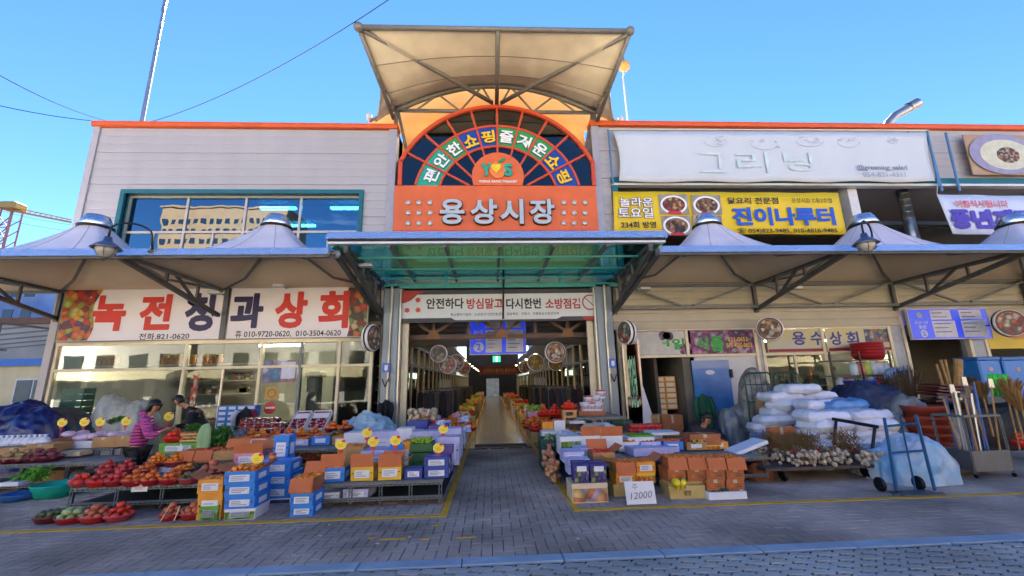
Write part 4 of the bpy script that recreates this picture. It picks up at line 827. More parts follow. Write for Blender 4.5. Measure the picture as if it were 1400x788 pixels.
# lettering poster on glass and posters
t=thing('window_poster','colourful sale poster stuck on the fruit shop glass beside the door','poster',P(380,505,SY-.02)); a,b_,c,d_=quadp(359,493,405,523,SY-.02); part('sheet',MB().box(a,SY-.02,c,b_,SY-.015,d_),cells('poster_print',['a83a30','b8b0c8','7a7aa8','d0ccd8','4a80b0','c88a90'],5),t); part('notice_panel',MB().box(b_-.42,SY-.026,c+.1,b_-.03,SY-.021,d_-.04),pan,t)
t=thing('window_poster','tan square poster with a round emblem on the fruit shop glass','poster',P(371,537,SY-.02)); a,b_,c,d_=quadp(362,529,381,547,SY-.02); part('sheet',MB().box(a,SY-.02,c,b_,SY-.015,d_),mt('kraft_print','b8914c',.6),t); p=P(371.5,538,SY-.02); part('emblem',MB().lathe([(.1,-.002),(.115,-.002),(.115,.002),(.1,.002)],(p.x,SY-.024,p.z),18,Matrix.Rotation(R(90),4,'X'),cap=False),ink,t)
t=thing('window_sticker','red round sticker on the fruit shop glass below the tan poster','sticker',P(369,558,SY-.02)); p=P(369,558,SY-.02); part('sheet',MB().lathe([(0,-.002),(.17,-.002),(.17,.002),(0,.002)],(p.x,SY-.015,p.z),22,Matrix.Rotation(R(90),4,'X')),mt('sticker_red','c83a2a',.5),t); part('strip',MB().box(p.x-.13,SY-.023,p.z-.02,p.x+.13,SY-.019,p.z+.03),wh,t)
# pole, wires, lamp on the roof
a=P(193,172,13.6); b_=P(228,-8,13.6); solo('antenna_mast','tall thin metal mast leaning slightly on the left roof','mast',MB().tube([(a.x,13.6,a.z-.8),(b_.x,13.6,b_.z+1)],[.07,.04],8).tube([(b_.x-.02,13.6,b_.z-.8),(b_.x+.05,13.6,b_.z+.6)],.06,6),mt('galvanised'))
def wire(p,q,sag,label): p,q=Vector(p),Vector(q); solo('overhead_wire',label,'wire',MB().tube([p.lerp(q,k/24)-Vector((0,0,sag*4*(k/24)*(1-k/24))) for k in range(25)],.012,5),black)
wire(P(202,168,14),P(560,-20,9),.5,'black cable rising to the right from the mast over the left roof'); wire(P(155,168,14),P(-40,80,9.5),.2,'upper of two thin cables at the top left'); wire(P(160,168,14),P(-60,130,11),.15,'lower of two thin cables at the top left')
wire(P(100,308,40),P(-40,275,44),.3,'far cable crossing in front of the crane mast'); wire(P(98,316,40),P(-40,287,44),.3,'lower far cable below the crane jib')
p=P(853.5,91,14.5); t=thing('globe_lamp','round sunlit globe lamp on a thin pole behind the cream canopy','street lamp',(p.x,14.5,9.5)); part('pole',MB().tube([(p.x-.05,14.5,9.4),(p.x-.1,14.5,p.z-.5),(p.x,14.5,p.z-.25)],.035,8),white,t,True); part('globe',MB().ball((p.x,14.5,p.z),.23,16,10),mt('globe_glass','cfa860',.25,0,.1,transl=.3),t,True); part('finial',MB().lathe([(.1,.2),(.05,.28),(.01,.5),(0,.5)],(p.x,14.5,p.z),8),steel,t)
# ---------------------------------------------------------------- far left: crane, blocks of flats, cabin
yc_=mt('crane_yellow','b08a4c',.6,0,.15); cr_=mt('crane_red','9a5a50',.6)
base=P(8,340,90); t=thing('tower_crane','orange yellow tower crane standing behind the left corner','crane',(base.x,90,0)); topz=P(14,287,90).z; bx_=P(14,300,90).x
m=MB(); h=0; w=1.05
for sx_ in (-1,1):
    for sy_ in (-1,1): m.box(bx_+sx_*w-.1,90+sy_*w-.1,0,bx_+sx_*w+.1,90+sy_*w+.1,topz)
for k in range(int(topz/2.4)):
    z=k*2.4
    for sx_ in (-1,1): m.bar((bx_-w*sx_,90-w,z),(bx_+w*sx_,90-w,z+2.4),.14); m.bar((bx_+w*sx_,90-w,z),(bx_+w*sx_,90+w,z+2.4),.14)
    m.bar((bx_-w,90-w,z),(bx_+w,90-w,z),.16)
part('mast',m,cr_,t,kind='stuff')
part('slewing_cab',MB().cbox(bx_-1.9,88.6,topz,bx_+1.7,91.4,topz+1.5,.3),yc_,t); q=P(97,304,90)
for dz,w_ in ((0,.35),(1.3,.2)): part('jib_chord',MB().bar((bx_-22,90,topz+4.4+dz),(q.x,90,q.z+dz*.4),w_),yc_,t)
m=MB()
for k in range(30):
    u=k/30; a=Vector((bx_-22,90,topz+4.4)).lerp(Vector((q.x,90,q.z)),u); b_=Vector((bx_-22,90,topz+5.7)).lerp(Vector((q.x,90,q.z+.5)),u+.016); m.bar(a,b_,.12)
part('jib_lacing',m,yc_,t,kind='stuff')
def flats(x0,x1,y0,y1,h,mat,name,label,nx,nz,face=-1,winm=None,fh=3.0,roof=None,cat='apartment block'):
    t=thing(name,label,cat,((x0+x1)/2,(y0+y1)/2,0)); part('wall',MB().box(x0,y0,0,x1,y1,h),mat,t); part('roof',MB().box(x0-.3,y0-.3,h,x1+.3,y1+.3,h+.5),roof or mat,t)
    y=y0 if face<0 else y1; w=(x1-x0)/nx; n=0; rest=MB(); pr=MB().box(-w*.28,-.06,0,w*.28,.06,fh*.5).mesh('window',winm)
    for j in range(nz):
        for i in range(nx):
            z=.8+j*fh; x=x0+(i+.5)*w
            if z+fh*.5>h-.2: continue
            if n<120: inst('window',pr,t,Vector((x,y,z))-Vector(t.location)); n+=1
            else: rest.box(x-w*.28,y-.06,z,x+w*.28,y+.06,z+fh*.5)
    if rest.v: part('window',rest,winm,t,kind='stuff')
    return t
wd=mt('far_window','2c3a4c',.2,.2,.2); 
flats(-72,-57,55,65,18.5,mt('flats_blue','4d72b0',.7,0,.2,.15,col2='8a9cba'),'apartment_block','blue and pale grey apartment block seen through the left end of the canopy',7,5,-1,wd,3.2)
flats(-46,-30,36,44,7.2,mt('shed_grey','8a8a88',.7,0,.2,.3),'low_building','low grey building with brick patch behind the cream cabin',5,1,-1,wd,3,mt('roof_brown','6a4a3c',.8),'building')
cb=thing('site_cabin','small cream cabin with blue roof edge and white window at the far left','cabin',(-24,22,0)); part('wall',MB().box(-30,22,0,-20.6,25,3.0),mt('cabin_cream','c8bb96',.6,0,.1,1.5),cb); part('roof',MB().box(-30.2,21.8,3.0,-20.4,25.2,3.35),mt('cabin_blue','2a6ab8',.5),cb)
w=part('window',MB().box(-22.9,21.93,1.2,-21.2,21.99,2.4),white,cb); part('pane',MB().box(-22.8,21.9,1.28,-22.1,21.925,2.32),wd,w); part('pane',MB().box(-22.0,21.9,1.28,-21.3,21.925,2.32),wd,w)
m=MB(); 
for k in range(6): m.bar((-20.5,14+k*.9,3.5),(-15.5,14+k*.9,3.9),.05); 
for k in range(2): m.bar((-20.5+5*k,14,3.5+.4*k),(-20.5+5*k,19,3.5+.4*k),.07); m.bar((-20.5+5*k,14,0),(-20.5+5*k,14,3.5+.4*k),.1)
solo('lean_to_frame','dark thin steel roof frame between the market corner and the cabin','frame',m,steeld)
# ---------------------------------------------------------------- across the street, behind the camera: what the glass reflects
st_=struct('road',MB().box(-80,-13.5,-.03,80,-3.2,-.012),mt('road_concrete','b8ad98',.85,0,.1,.6)); struct('pavement',MB().box(-80,-18,-.03,80,-13.5,.1),concrete)
cw=mt('across_cream','e0d6b8',.7,0,.1,.5); dkw=mt('across_glass','2a2f30',.15,.0,.3,.5)
for i,(x0,x1,h,mm,rm) in enumerate(((-48,-30,6.5,mt('across_grey','bdbab4',.7),cw),(-29,-12,8,mt('across_pale','c8c6c0',.7),cw),(-11,14,5.6,cw,cw),(15,34,8.5,mt('across_brick','9a5a44',.8),cw),(35,60,7,cw,cw))):
    t=flats(x0,x1,-27,-18,h,mm,'street_building',('grey','pale grey','long cream','red brick','plain cream')[i]+' low building across the street, mirrored in the shop glass',6,3,1,dkw,2.9,None,'building')
    part('awning',MB().prismx([(-18,2.9),(-16.2,2.7),(-16.2,3.1),(-18,3.7)],x0+.3,x1-.3),mt('awning_cream','d2c8a4',.6),t)
    for k in range(6): xx=x0+(x1-x0)*(k+.15)/6; part('shop_window',MB().box(xx,-18.0,.3,xx+(x1-x0)*.7/6,-17.93,2.6),dkw,t)
flats(-92,-58,-104,-90,52,mt('tower_tan','a87a5c',.8,0,.08,.2),'apartment_tower','tan apartment tower with rows of small dark windows mirrored in the upper window',16,16,1,wd,3.1)
# ---------------------------------------------------------------- stalls: helpers
def fruitmat(name,h1,h2,rough=.35,ss=0):
    m=mt(name,h1,rough,0,.15,14,.05,60,col2=h2); n=m.node_tree; b=n.nodes['Principled BSDF']; oi=n.nodes.new('ShaderNodeObjectInfo'); hv=n.nodes.new('ShaderNodeHueSaturation')
    mr=n.nodes.new('ShaderNodeMapRange'); mr.inputs['To Min'].default_value=.75; mr.inputs['To Max'].default_value=1.2; n.links.new(oi.outputs['Random'],mr.inputs['Value']); n.links.new(mr.outputs['Result'],hv.inputs['Value'])
    src=b.inputs['Base Color'].links[0].from_socket; n.links.new(src,hv.inputs['Color']); n.links.new(hv.outputs['Color'],b.inputs['Base Color']); return m
def fmesh(name,mat,sq,n=10,m=7,dimple=.1):
    pr=[]
    for i in range(m+1):
        t=math.pi*i/m; rr=math.sin(t); z=-math.cos(t)*sq; z-= (dimple*sq*(max(0,math.cos(math.pi-t))**8)); pr.append((max(rr,1e-4),z))
    m=MB().lathe(pr,n=n); me=m.mesh(name,mat,True)
    k=len(m.v)
    if name in ('tomato','persimmon','apple','tangerine'):
        s=MB(); zt=sq*.92
        if name in('persimmon','tomato'):
            for j in range(5 if name=='tomato' else 4):
                a=2*math.pi*j/(5 if name=='tomato' else 4); s.add([(0,0,zt+.04),(.2*math.cos(a-.5),.2*math.sin(a-.5),zt+.06),(.5*math.cos(a),.5*math.sin(a),zt-.02),(.2*math.cos(a+.5),.2*math.sin(a+.5),zt+.06)],[(0,1,2,3)])
        s.lathe([(.06,zt-.15),(.05,zt+.16),(0,zt+.17)],n=5)
        m.v+=s.v; m.f+=[tuple(i+k for i in f) for f in s.f]; nf=len(me.polygons); me=m.mesh(name,mat,True); me.materials.append(mt('calyx','4a5a24' if 1 else '',.6,0,.2,9))
        for p_ in list(me.polygons)[nf:]: p_.material_index=1
    return me
FK={'tangerine':(fmesh('tangerine',fruitmat('tangerine_peel','e07812','ee8c1e'),.82),'bright orange tangerine'),
    'persimmon':(fmesh('persimmon',fruitmat('persimmon_skin','d8581a','e87a22'),.72),'deep orange persimmon'),
    'apple':(fmesh('apple',fruitmat('apple_skin','a81c22','c8483a'),.9),'red apple'),
    'tomato':(fmesh('tomato',fruitmat('tomato_skin','d02a14','e8421c'),.8),'glossy red tomato'),
    'onion':(fmesh('onion',fruitmat('onion_skin','b8543a','c87850',.5),.9),'reddish onion'),
    'potato':(fmesh('potato',fruitmat('potato_skin','b09468','9a7a50',.8),.7),'pale brown potato'),
    'sweet_potato':(fmesh('sweet_potato',fruitmat('sweet_potato_skin','7a3440','8d4a50',.7),.6),'purple red sweet potato'),
    'squash':(fmesh('squash',fruitmat('squash_skin','b8c088','8fa860',.5),.75),'pale green squash'),
    'avocado':(fmesh('avocado',fruitmat('avocado_skin','4a4e2c','6a6a3a',.6),.8),'dark green fruit'),
    'garlic_bulb':(fmesh('garlic_bulb',fruitmat('garlic_skin','d0c4b4','b8a898',.6),.85),'white garlic bulb')}
FN={k:0 for k in FK}; FREST={k:[] for k in FK}
def fruit(k,p,r,where,el=1.0):
    rot=(rnd.uniform(-.5,.5),rnd.uniform(-.5,.5),rnd.uniform(0,6.28))
    if FN[k]<290:
        o=bpy.data.objects.new(k,FK[k][0]); COL.objects.link(o); o.location=p; o.rotation_euler=rot; o.scale=(r*el,r,r); FN[k]+=1
        o['label']=FK[k][1]+' '+where; o['category']=k.replace('_',' '); o['group']=k.replace('_',' ')+' '+where
    else: FREST[k].append((Vector(p),r))
def heap(k,c,R_,r,where,layers=3,el=1.0,sy=1.0):
    x,y,z=c
    for L_ in range(layers):
        rr_=R_-L_*r*1.05; zz=z+L_*r*1.25
        if rr_<r*.6:
            fruit(k,(x+rnd.uniform(-.2,.2)*r,y,zz),r*rnd.uniform(.92,1.05),where,el); break
        ring=rr_-r*.75
        while ring>-.01:
            n=max(1,int(2*math.pi*ring/(2.02*r*(1+(el-1)*.4)))) if ring>r*.7 else 1
            ph=rnd.uniform(0,6)
            for i in range(n):
                a=ph+2*math.pi*i/n; q=ring if n>1 else 0; fruit(k,(x+q*math.cos(a),y+q*math.sin(a)*sy,zz+rnd.uniform(-.15,.15)*r),r*rnd.uniform(.82,1.12),where,el)
            if n==1: break
            ring-=2*r
BM={}
def basket(px,pyb,z0,wpx,kind,where,col='basket_red',layers=3,r=.042,el=1.0,D=None,hh=.085,sy=1.0):
    """shallow plastic bowl; px,pyb = bottom middle in the picture, wpx = width of the rim in the picture"""
    if D is None: g=G(px,pyb,z0); D=g.y
    x=PX(px,pyb,D); R_=wpx*D/F*.5*1.03; y=D+R_*.6*sy
    cols={'basket_red':'a8242a','basket_pink':'b04550','basket_dark':'6a1c26','basket_bright':'d0241a'}
    mat=mt(col,cols[col],.4,0,.06)
    t=thing('basket','%s plastic bowl %s'%({'basket_red':'red','basket_pink':'pinkish red','basket_dark':'dark red','basket_bright':'bright red'}[col],where),'basket',(x,y,z0))
    part('bowl',MB().lathe([(0,.004),(R_*.68,.004),(R_*.97,hh-.005),(R_,hh),(R_*1.04,hh+.004),(R_*1.04,hh-.006),(R_*1.0,hh-.012),(R_*.72,0),(0,0)],(x,y,z0),20,sy=sy) if sy==1 else MB().lathe([(0,.004),(R_*.68,.004),(R_*.97,hh-.005),(R_,hh),(R_*1.04,hh+.004),(R_*1.04,hh-.006),(R_*.72,0),(0,0)],(x,y,z0),20,sy=sy),mat,t,True)
    if kind: heap(kind,(x,y,z0+hh*.75+r*.3),R_*.93,r,'in the bowl '+where,layers,el,sy)
    return t,(x,y,z0+hh)
kraft=mt('cardboard','a07848',.85,0,.08,4,.05); kraftin=mt('cardboard_inside','b5673e',.85,0,.08,4); cardw=mt('carton_white','d2d4da',.6,0,.05,3)
CB={'blue':('1f6fc4','2a84d8'),'orange':('d8861e','e09a30'),'yellow':('d8a818','e0b830'),'navy':('2a3a8a','344a9a'),'lilac':('a8a8d4','b8b8dc'),'white':('c8ccd6','d8dce4'),'green':('4f8a2a','6aa83a'),'kraft':('a07848','b08858'),'brown':('96552c','a8653a'),'olive':('b0985a','c0aa6a'),'pink':('c0708a','c8a0b8'),'cream':('ccb894','d8c8a4'),'violet':('1a1c6a','2a2c8a'),'purple':('5a3a7a','7a5aa0')}
def cbm(c): return mt('carton_'+c,CB[c][0],.6,0,.1,5,.12,18,col2=CB[c][1])
prints={'orange_print':cells('carton_fruit_print',['d8781a','e8a030','c84a18','d8c050'],22),'grape_pr':cells('carton_grape_print',['2a2070','3a3a9a','8a9a3a','1a1450','5a4aa0','c8c04a'],20),'peach_pr':cells('carton_peach_print',['d8a070','c87a50','e0c080','b8a8c0','8a9a50'],8),'leaf_pr':cells('carton_leaf_print',['5a8a2a','8ab04a','3a6a20','c8ccd0'],14)}
txt=mt('carton_text','8f96ac',.6)
def carton(label,px0,px1,pyt,pyb,z0,dep=.3,col='blue',D=None,lab=True,open_=None,flap=None,rz=0,group=None,name='carton',cat='carton',pr=None,r=.036,words=None,layers=1):
    mid=(px0+px1)/2
    if D is None: D=G(mid,pyb,z0).y
    x0,x1=PX(px0,pyb,D),PX(px1,pyb,D); z1=PZ(mid,pyt,D); h=max(.05,z1-z0); w=x1-x0; cx_=(x0+x1)/2
    if rz==0: rz=rnd.uniform(-.06,.06)
    t=thing(name,label,cat,(cx_,D,z0),group); t.rotation_euler=(0,0,rz)
    def lp(nm,mb,mat,par=t,kind=None):
        o=bpy.data.objects.new(nm,mb.mesh(nm,mat)); COL.objects.link(o); o.parent=par
        if kind: o['kind']=kind
        return o
    m=MB(); mat=cbm(col)
    if open_ is None:
        m.cbox(-w/2,0,0,w/2,dep,h*.93,.004); m.box(-w/2-.003,-.003,h*.78,w/2+.003,dep+.003,h)
        if h>.1: lp('tape',MB().box(-.03,-.0045,h*.7,.03,dep+.004,h+.0015) if col in('kraft','brown','olive') else MB().box(-w/2+.01,dep*.48,h+.0005,w/2-.01,dep*.52,h+.002),mt('tape_clear','b0a890',.3))
    else:
        e=.007; m.box(-w/2,0,0,w/2,e,h).box(-w/2,dep-e,0,w/2,dep,h).box(-w/2,e,0,-w/2+e,dep-e,h).box(w/2-e,e,0,w/2,dep-e,h).box(-w/2+e,e,.0,w/2-e,dep-e,h*.35)
        nx=max(2,int(w/(2*r))); ny=max(2,int(dep/(2*r))); where='in the '+' '.join(label.replace('open ','',1).split(' with ')[0].split(',')[0].split()[:11])
        for L_ in range(layers):
            for i in range(nx-L_):
                for j in range(ny-L_):
                    q=Vector((-w/2+(i+.5+L_*.5)*w/nx,(j+.5+L_*.5)*dep/ny,h-r*.35+L_*r*1.2+rnd.uniform(-.25,.25)*r)); q=Matrix.Rotation(rz,3,'Z')@q
                    fruit(open_,(cx_+q.x,D+q.y,z0+q.z),r*rnd.uniform(.92,1.08),where)
    body=lp('body',m,mat)
    if flap:
        fl=min(.17,dep*.55)
        if 'f' in flap: lp('flap',MB().box(-w/2,-.004-.0,-fl,w/2,0.0,0,Matrix.Translation((0,-.004,h))@Matrix.Rotation(R(-14),4,'X')),kraftin)      # hangs down in front
        if 'o' in flap: lp('flap',MB().box(-w/2,-.004,-fl,w/2,0,0,Matrix.Translation((0,-.004,h))@Matrix.Rotation(R(-62),4,'X')),kraftin)
        if 'u' in flap: lp('flap',MB().box(-w/2,-.004,0,w/2,0,fl,Matrix.Translation((0,0,h))@Matrix.Rotation(R(14),4,'X')),kraftin)                  # stands up
        if 'r' in flap: lp('flap',MB().box(0,.01,0,.004,dep-.01,fl,Matrix.Translation((w/2,0,h))@Matrix.Rotation(R(55),4,'Y')),kraftin)
        if 'l' in flap: lp('flap',MB().box(-.004,.01,0,0,dep-.01,fl,Matrix.Translation((-w/2,0,h))@Matrix.Rotation(R(-65),4,'Y')),kraftin)
        if 'b' in flap: lp('flap',MB().box(-w/2,0,0,w/2,.004,fl,Matrix.Translation((0,dep,h))@Matrix.Rotation(R(-25),4,'X')),kraftin)
    if lab and not (flap and 'f' in flap):
        lx0,lx1=-w*.33,w*.33; lz0,lz1=h*.2,h*.74
        q=lp('label_panel',MB().box(lx0,-.005,lz0,lx1,-.0012,lz1),cardw,body); mm=MB()
        for k in range(3):
            z=lz1-(k+1)*(lz1-lz0)/4; mm.box(lx0+.02,-.0065,z-.006,lx0+.02+(lx1-lx0-.04)*rnd.uniform(.5,1),-.0053,z+.006)
        lp('printed_line',mm,txt,body,'stuff')
        for s in (-1,1): lp('hand_hole',MB().cbox(s*w*.41-.012,-.004,h*.5,s*w*.41+.012,-.0012,h*.56,.002),black,body)
        lp('side_panel',MB().box(w/2+.0035,dep*.25,h*.25,w/2+.005,dep*.75,h*.7),cardw,body)
    if pr: lp('print',MB().box(-w*.48,-.005,h*.05,w*.48,-.0012,h*.73),prints[pr],body)
    if words:
        vs,fs,_=tmesh(words[0],.02); W_,H_=w*words[1],h*words[2]; lp('lettering',MB().add([((u-.5)*W_,-.0065,h*.45+(v-.5)*H_) for u,v in vs],fs),words[3],body)
    return t
def stack(label,px0,px1,pyt,pyb,z0,n,dep,col,D=None,lab=True,last=None,**k):
    """n alike cartons one on another; the picture box is the whole pile"""
    if D is None: D=G((px0+px1)/2,pyb,z0).y
    z1=PZ((px0+px1)/2,pyt,D); h=(z1-z0)/n; names={0:'lowest',1:'second from the bottom',2:'third from the bottom',3:'fourth from the bottom',4:'fifth from the bottom',5:'sixth from the bottom',6:'seventh from the bottom'}
    for i in range(n):
        c=P((px0+px1)/2,pyt,D); 
        x0,x1=PX(px0,pyb,D),PX(px1,pyb,D)
        top=(i==n-1); lb='%s in %s'%(('topmost' if top and n>1 else names[i]),label)
        zz=z0+i*h
        # picture row of this carton's top
        pt=project((x0+x1)/2,D,zz+h)
        kk=dict(k); 
        if not top: kk.pop('open_',None); kk.pop('flap',None)
        carton(lb.replace('topmost in','topmost carton of').replace('bottom in','bottom carton of') if False else ('carton '+lb),px0+rnd.uniform(-.5,.5),px1+rnd.uniform(-.5,.5),pt[1],0,zz,dep,col if not (top and last) else last,D=D,lab=lab,**kk)
def project(x,y,z):
    c=RC.transposed()@Vector((x,y,z-H)); return (700+F*c.x/-c.z,394-F*c.y/-c.z)
slot=mt('slotted_angle','5f676d',.45,.5,.12,6); castr=mt('castor','7a3a30',.6)
def slotted(m,a,b_,w=.045,ax='x'):
    a,b_=Vector(a),Vector(b_); d=b_-a; L_=d.length; n=max(2,int(L_/.07)); o=Vector((w/2-.006,0,0)) if ax=='x' else (Vector((0,w/2-.006,0)) if ax=='y' else Vector((0,0,w/2-.006)))
    for s in (-1,1): m.bar(a+o*s,b_+o*s,.012,.012)
    for k in range(n+1):
        p=a+d*(k/n)*.98+d*.01; m.bar(p-o,p+o,.022,.01)
    e=Vector((0,.02,0)); m.bar(a+o+e,b_+o+e,.006,.03) if ax!='y' else None
def table(label,x0,x1,y0,y1,zt_,nl=3,topm=None,low=True,wheels=True):
    t=thing('stall_table',label,'table',((x0+x1)/2,y0,0)); 
    part('table_top',MB().box(x0,y0,zt_-.035,x1,y1,zt_-.004),topm or mt('grey_sheet','7a7f82',.6,.2,.1),t)
    m=MB(); slotted(m,(x0,y0-.01,zt_-.03),(x1,y0-.01,zt_-.03),.05,'z'); part('front_rail',m,slot,t,kind='stuff')
    if low: m=MB(); slotted(m,(x0,y0-.005,.1),(x1,y0-.005,.1),.04,'z'); part('lower_rail',m,slot,t,kind='stuff'); part('lower_shelf',MB().box(x0,y0+.02,.085,x1,y1,.095),mt('shelf_dark','34383a',.7,.2),t)
    for i in range(nl+1):
        x=x0+.03+(x1-x0-.06)*i/nl
        for j,y in enumerate((y0,y1-.03)):
            m=MB(); slotted(m,(x,y,.055),(x,y,zt_-.05),.05); part('leg',m,slot,t,kind='stuff')
            if wheels and j==0 and i%2==0: part('castor',MB().lathe([(0,-.012),(.03,-.012),(.03,.012),(0,.012)],(x,y+.02,.03),10,Matrix.Rotation(R(90),4,'Y')),castr,t)
    return t
tagr=mt('tag_red','c8202a',.5); tagy=mt('tag_yellow','e8d028',.5,0,.04)
def pricetag(px,py,D,zb_,label,s=1.0,scallop=True):
    p=P(px,py,D); t=thing('price_tag',label,'price tag',(p.x,D,zb_),'yellow price tags on red sticks'); rr_=.082*s
    pl=[(p.x+rr_*1.18*(1+.04*math.cos(9*a))*math.cos(a),p.z+rr_*(1+.04*math.cos(9*a))*math.sin(a)) for a in [2*math.pi*i/36 for i in range(36)]]
    part('card',MB().prism(pl,D-.004,D),tagy,t); part('card_rim',MB().prism([(p.x+(x-p.x)*1.07,p.z+(z-p.z)*1.07) for x,z in pl],D+.0005,D+.003),wh,t)
    part('scrawl',MB().bar((p.x-.045*s,D-.0055,p.z-.01*s),(p.x+.03*s,D-.0055,p.z+.006*s),.009*s,.002,up=(0,1,0)).bar((p.x-.03*s,D-.0055,p.z-.035*s),(p.x+.045*s,D-.0055,p.z-.026*s),.008*s,.002,up=(0,1,0)),mt('tag_scrawl','a8843a',.6),t,kind='stuff'); part('red_spot',MB().prism([(p.x+.05*s+.03*math.cos(a),p.z+.06*s+.02*math.sin(a)) for a in [2*math.pi*i/12 for i in range(12)]],D-.007,D-.0045),tagr,t)
    part('stick',MB().box(p.x-.008,D+.0035,zb_,p.x+.008,D+.012,p.z+.02),tagr,t); part('clip',MB().box(p.x-.03,D-.01,p.z-rr_-.05,p.x+.03,D+.014,p.z-rr_-.005),tagr,t)
from mathutils import noise as _no
def drape(name,label,cat,c,rx,ry,h,mat,seed=0,rough_=.1,n=26,z0=0,flat=.6,group=None,thk=True):
    """sheet thrown over lumpy goods: bulging heap, pleated hanging sides, sharp creases"""
    off=Vector((seed*7.3,seed*3.1,seed*1.7)); nu=max(72,n*5); nv=max(26,int(n*1.6)); A=min(.13,.42*rough_*min(rx,ry,h)+.012)
    def fn(u,v):
        a=2*math.pi*u; ca,sa=math.cos(a),math.sin(a); f=v*math.pi/2; r_=math.sin(f)**.62; zz=math.cos(f)**.55 if v<.999 else 0
        lob=1+.2*_no.noise(Vector((ca*1.2,sa*1.2,0))+off); k=(abs(ca)**2.6+abs(sa)**2.6)**(-1/2.6)
        x,y=rx*k*lob*r_*ca,ry*k*lob*r_*sa; low=_no.noise(Vector((x*1.5,y*1.5,0))+off); z=h*zz*(.93+.38*low*(1-.2*r_))
        q=Vector((x*2.2,y*2.2,z*1.1))+off; w1=1-2.2*abs(_no.noise(q)); w2=1-2.2*abs(_no.noise(q*2.1+Vector((0,z*1.5,2)))); w3=1-2*abs(_no.noise(q*4.7))
        d=A*(.5*w1+.5*w2+.34*w3-.5); fl=1+.05*rough_*math.sin(a*9+seed)*v**6
        nx,ny,nz=ca*r_**2,sa*r_**2,max(0,zz)**1.2; s=(nx*nx+ny*ny+nz*nz)**.5 or 1
        return (c[0]+x*fl+d*nx/s,c[1]+y*fl+d*ny/s,z0+max(.003,z+d*nz/s))
    return solo(name,label,cat,MB().grid(fn,nu,nv),mat,True,group)

def garment(label,px,py,D,w,h,cols,cat='garment',name='hanging_garment'):
    """clothes on a hook: shoulders, pleated cloth, sleeves"""
    p=P(px,py,D); t=thing(name,label,cat,p); ph=rnd.uniform(0,6)
    part('cloth',MB().grid(lambda u,v:(p.x+(u-.5)*w*(.55+.45*min(1,v*5)+.12*v),D+.05*math.sin(u*16+ph+2*v)*v+.03*math.sin(u*7),p.z-h*v-.25*w*abs(u-.5)*2*(1-v)),22,14,.02),mt('cloth_'+cols[0],cols[0],.85,0,.15,6,.3,40),t,True)
    for s,c_ in zip((-1,1),cols[1:]): part('sleeve',MB().tube([(p.x+s*w*.42,D-.02,p.z-.1),(p.x+s*w*.56,D-.05,p.z-h*.4),(p.x+s*w*.5,D-.07,p.z-h*.78)],[.06,.065,.05],9),mt('cloth_'+c_,c_,.85,0,.15,6,.3,40),t,True)
    return t
# ================================================================ LEFT STALLS
T1=table('low slotted steel table at the front left with bowls of apples and persimmons',-6.15,-3.55,6.95,8.5,.34,4)
B='basket_red'
basket(103,667,.34,24,'tomato','at the left end of the front fruit table','basket_pink',2,.05)
basket(127,667,.34,25,'apple','second along the front fruit table','basket_bright',3,.045)
basket(151,666,.34,25,'apple','third along the front fruit table','basket_red',3,.045)
basket(176,666,.34,26,'persimmon','fourth along the front fruit table',B,3,.045)
basket(201,665,.34,25,'persimmon','fifth along the front fruit table',B,3,.045)
basket(227,664,.34,25,'persimmon','sixth along the front fruit table',B,3,.045)
basket(253,663,.34,24,'avocado','near the right end of the front fruit table','basket_pink',2,.045)
basket(139,650,.34,24,'apple','behind the second and third bowls of the front table',B,3,.045); basket(165,649,.34,24,'apple','behind the third and fourth bowls of the front table',B,3,.045)
basket(192,651,.34,24,'persimmon','low behind the fifth bowl of the front table',B,2,.045); basket(246,650,.34,22,'tangerine','behind the bowl of dark green fruit',B,2,.04)
for a,b_,l in ((196,222,'white carton under the left raised tangerine bowl'),(222,248,'white carton under the right raised tangerine bowl')): carton(l,a,b_,640,649,.34,.3,'white',D=7.95,lab=False)
g1_=PZ(208,640,7.97)
basket(208,637,g1_,26,'tangerine','raised left of the green box',B,4,.036,D=7.98); basket(235,635,g1_,26,'tangerine','raised under the green box',B,4,.036,D=7.98)
basket(280,665,.34,34,'onion','heaped with red onions left of the open cartons','basket_dark',3,.055,D=7.3)
m=MB().box(PX(180,670,6.93),6.92,.26,PX(202,670,6.93),6.925,.36); t=thing('price_card','white handwritten price card hanging on the front left table','price card',(PX(190,668,6.93),6.92,.3)); part('card',m,cardw,t); part('writing',MB().box(PX(184,670,6.92),6.914,.32,PX(198,670,6.92),6.918,.328).box(PX(184,670,6.92),6.914,.295,PX(195,670,6.92),6.918,.303),red,t,kind='stuff')
# bowls on the ground
basket(57,717,0,32,'avocado','on the ground, leftmost of the ground row','basket_dark',2,.035); basket(87,718,0,31,'squash','on the ground holding pale green squash',B,2,.05); basket(120,717,0,31,'onion','on the ground holding onions',B,3,.045)
basket(153,715,0,30,'tomato','on the ground holding salmon coloured fruit','basket_pink',3,.05); basket(227,713,0,25,'onion','on the ground, left of the two under straws',B,3,.04); basket(256,712,0,26,'onion','on the ground under the table beside the orange cartons',B,3,.04)
for k,(a,b_,c,d_) in enumerate(((232,692,219,714),(246,692,238,712),(240,703,252,694))):
    p,q=P(a,b_,6.35),P(c,d_,6.25); solo('straw_strip',('pale straw strip leaning over the left ground bowl of onions','pale straw strip between the two ground bowls of onions','short pale straw strip crossing towards the right ground bowl')[k],'strip',MB().bar((p.x,p.y,max(.03,p.z)),(q.x,q.y,max(.03,q.z)),.012,.004),mt('straw','c8b088',.8))
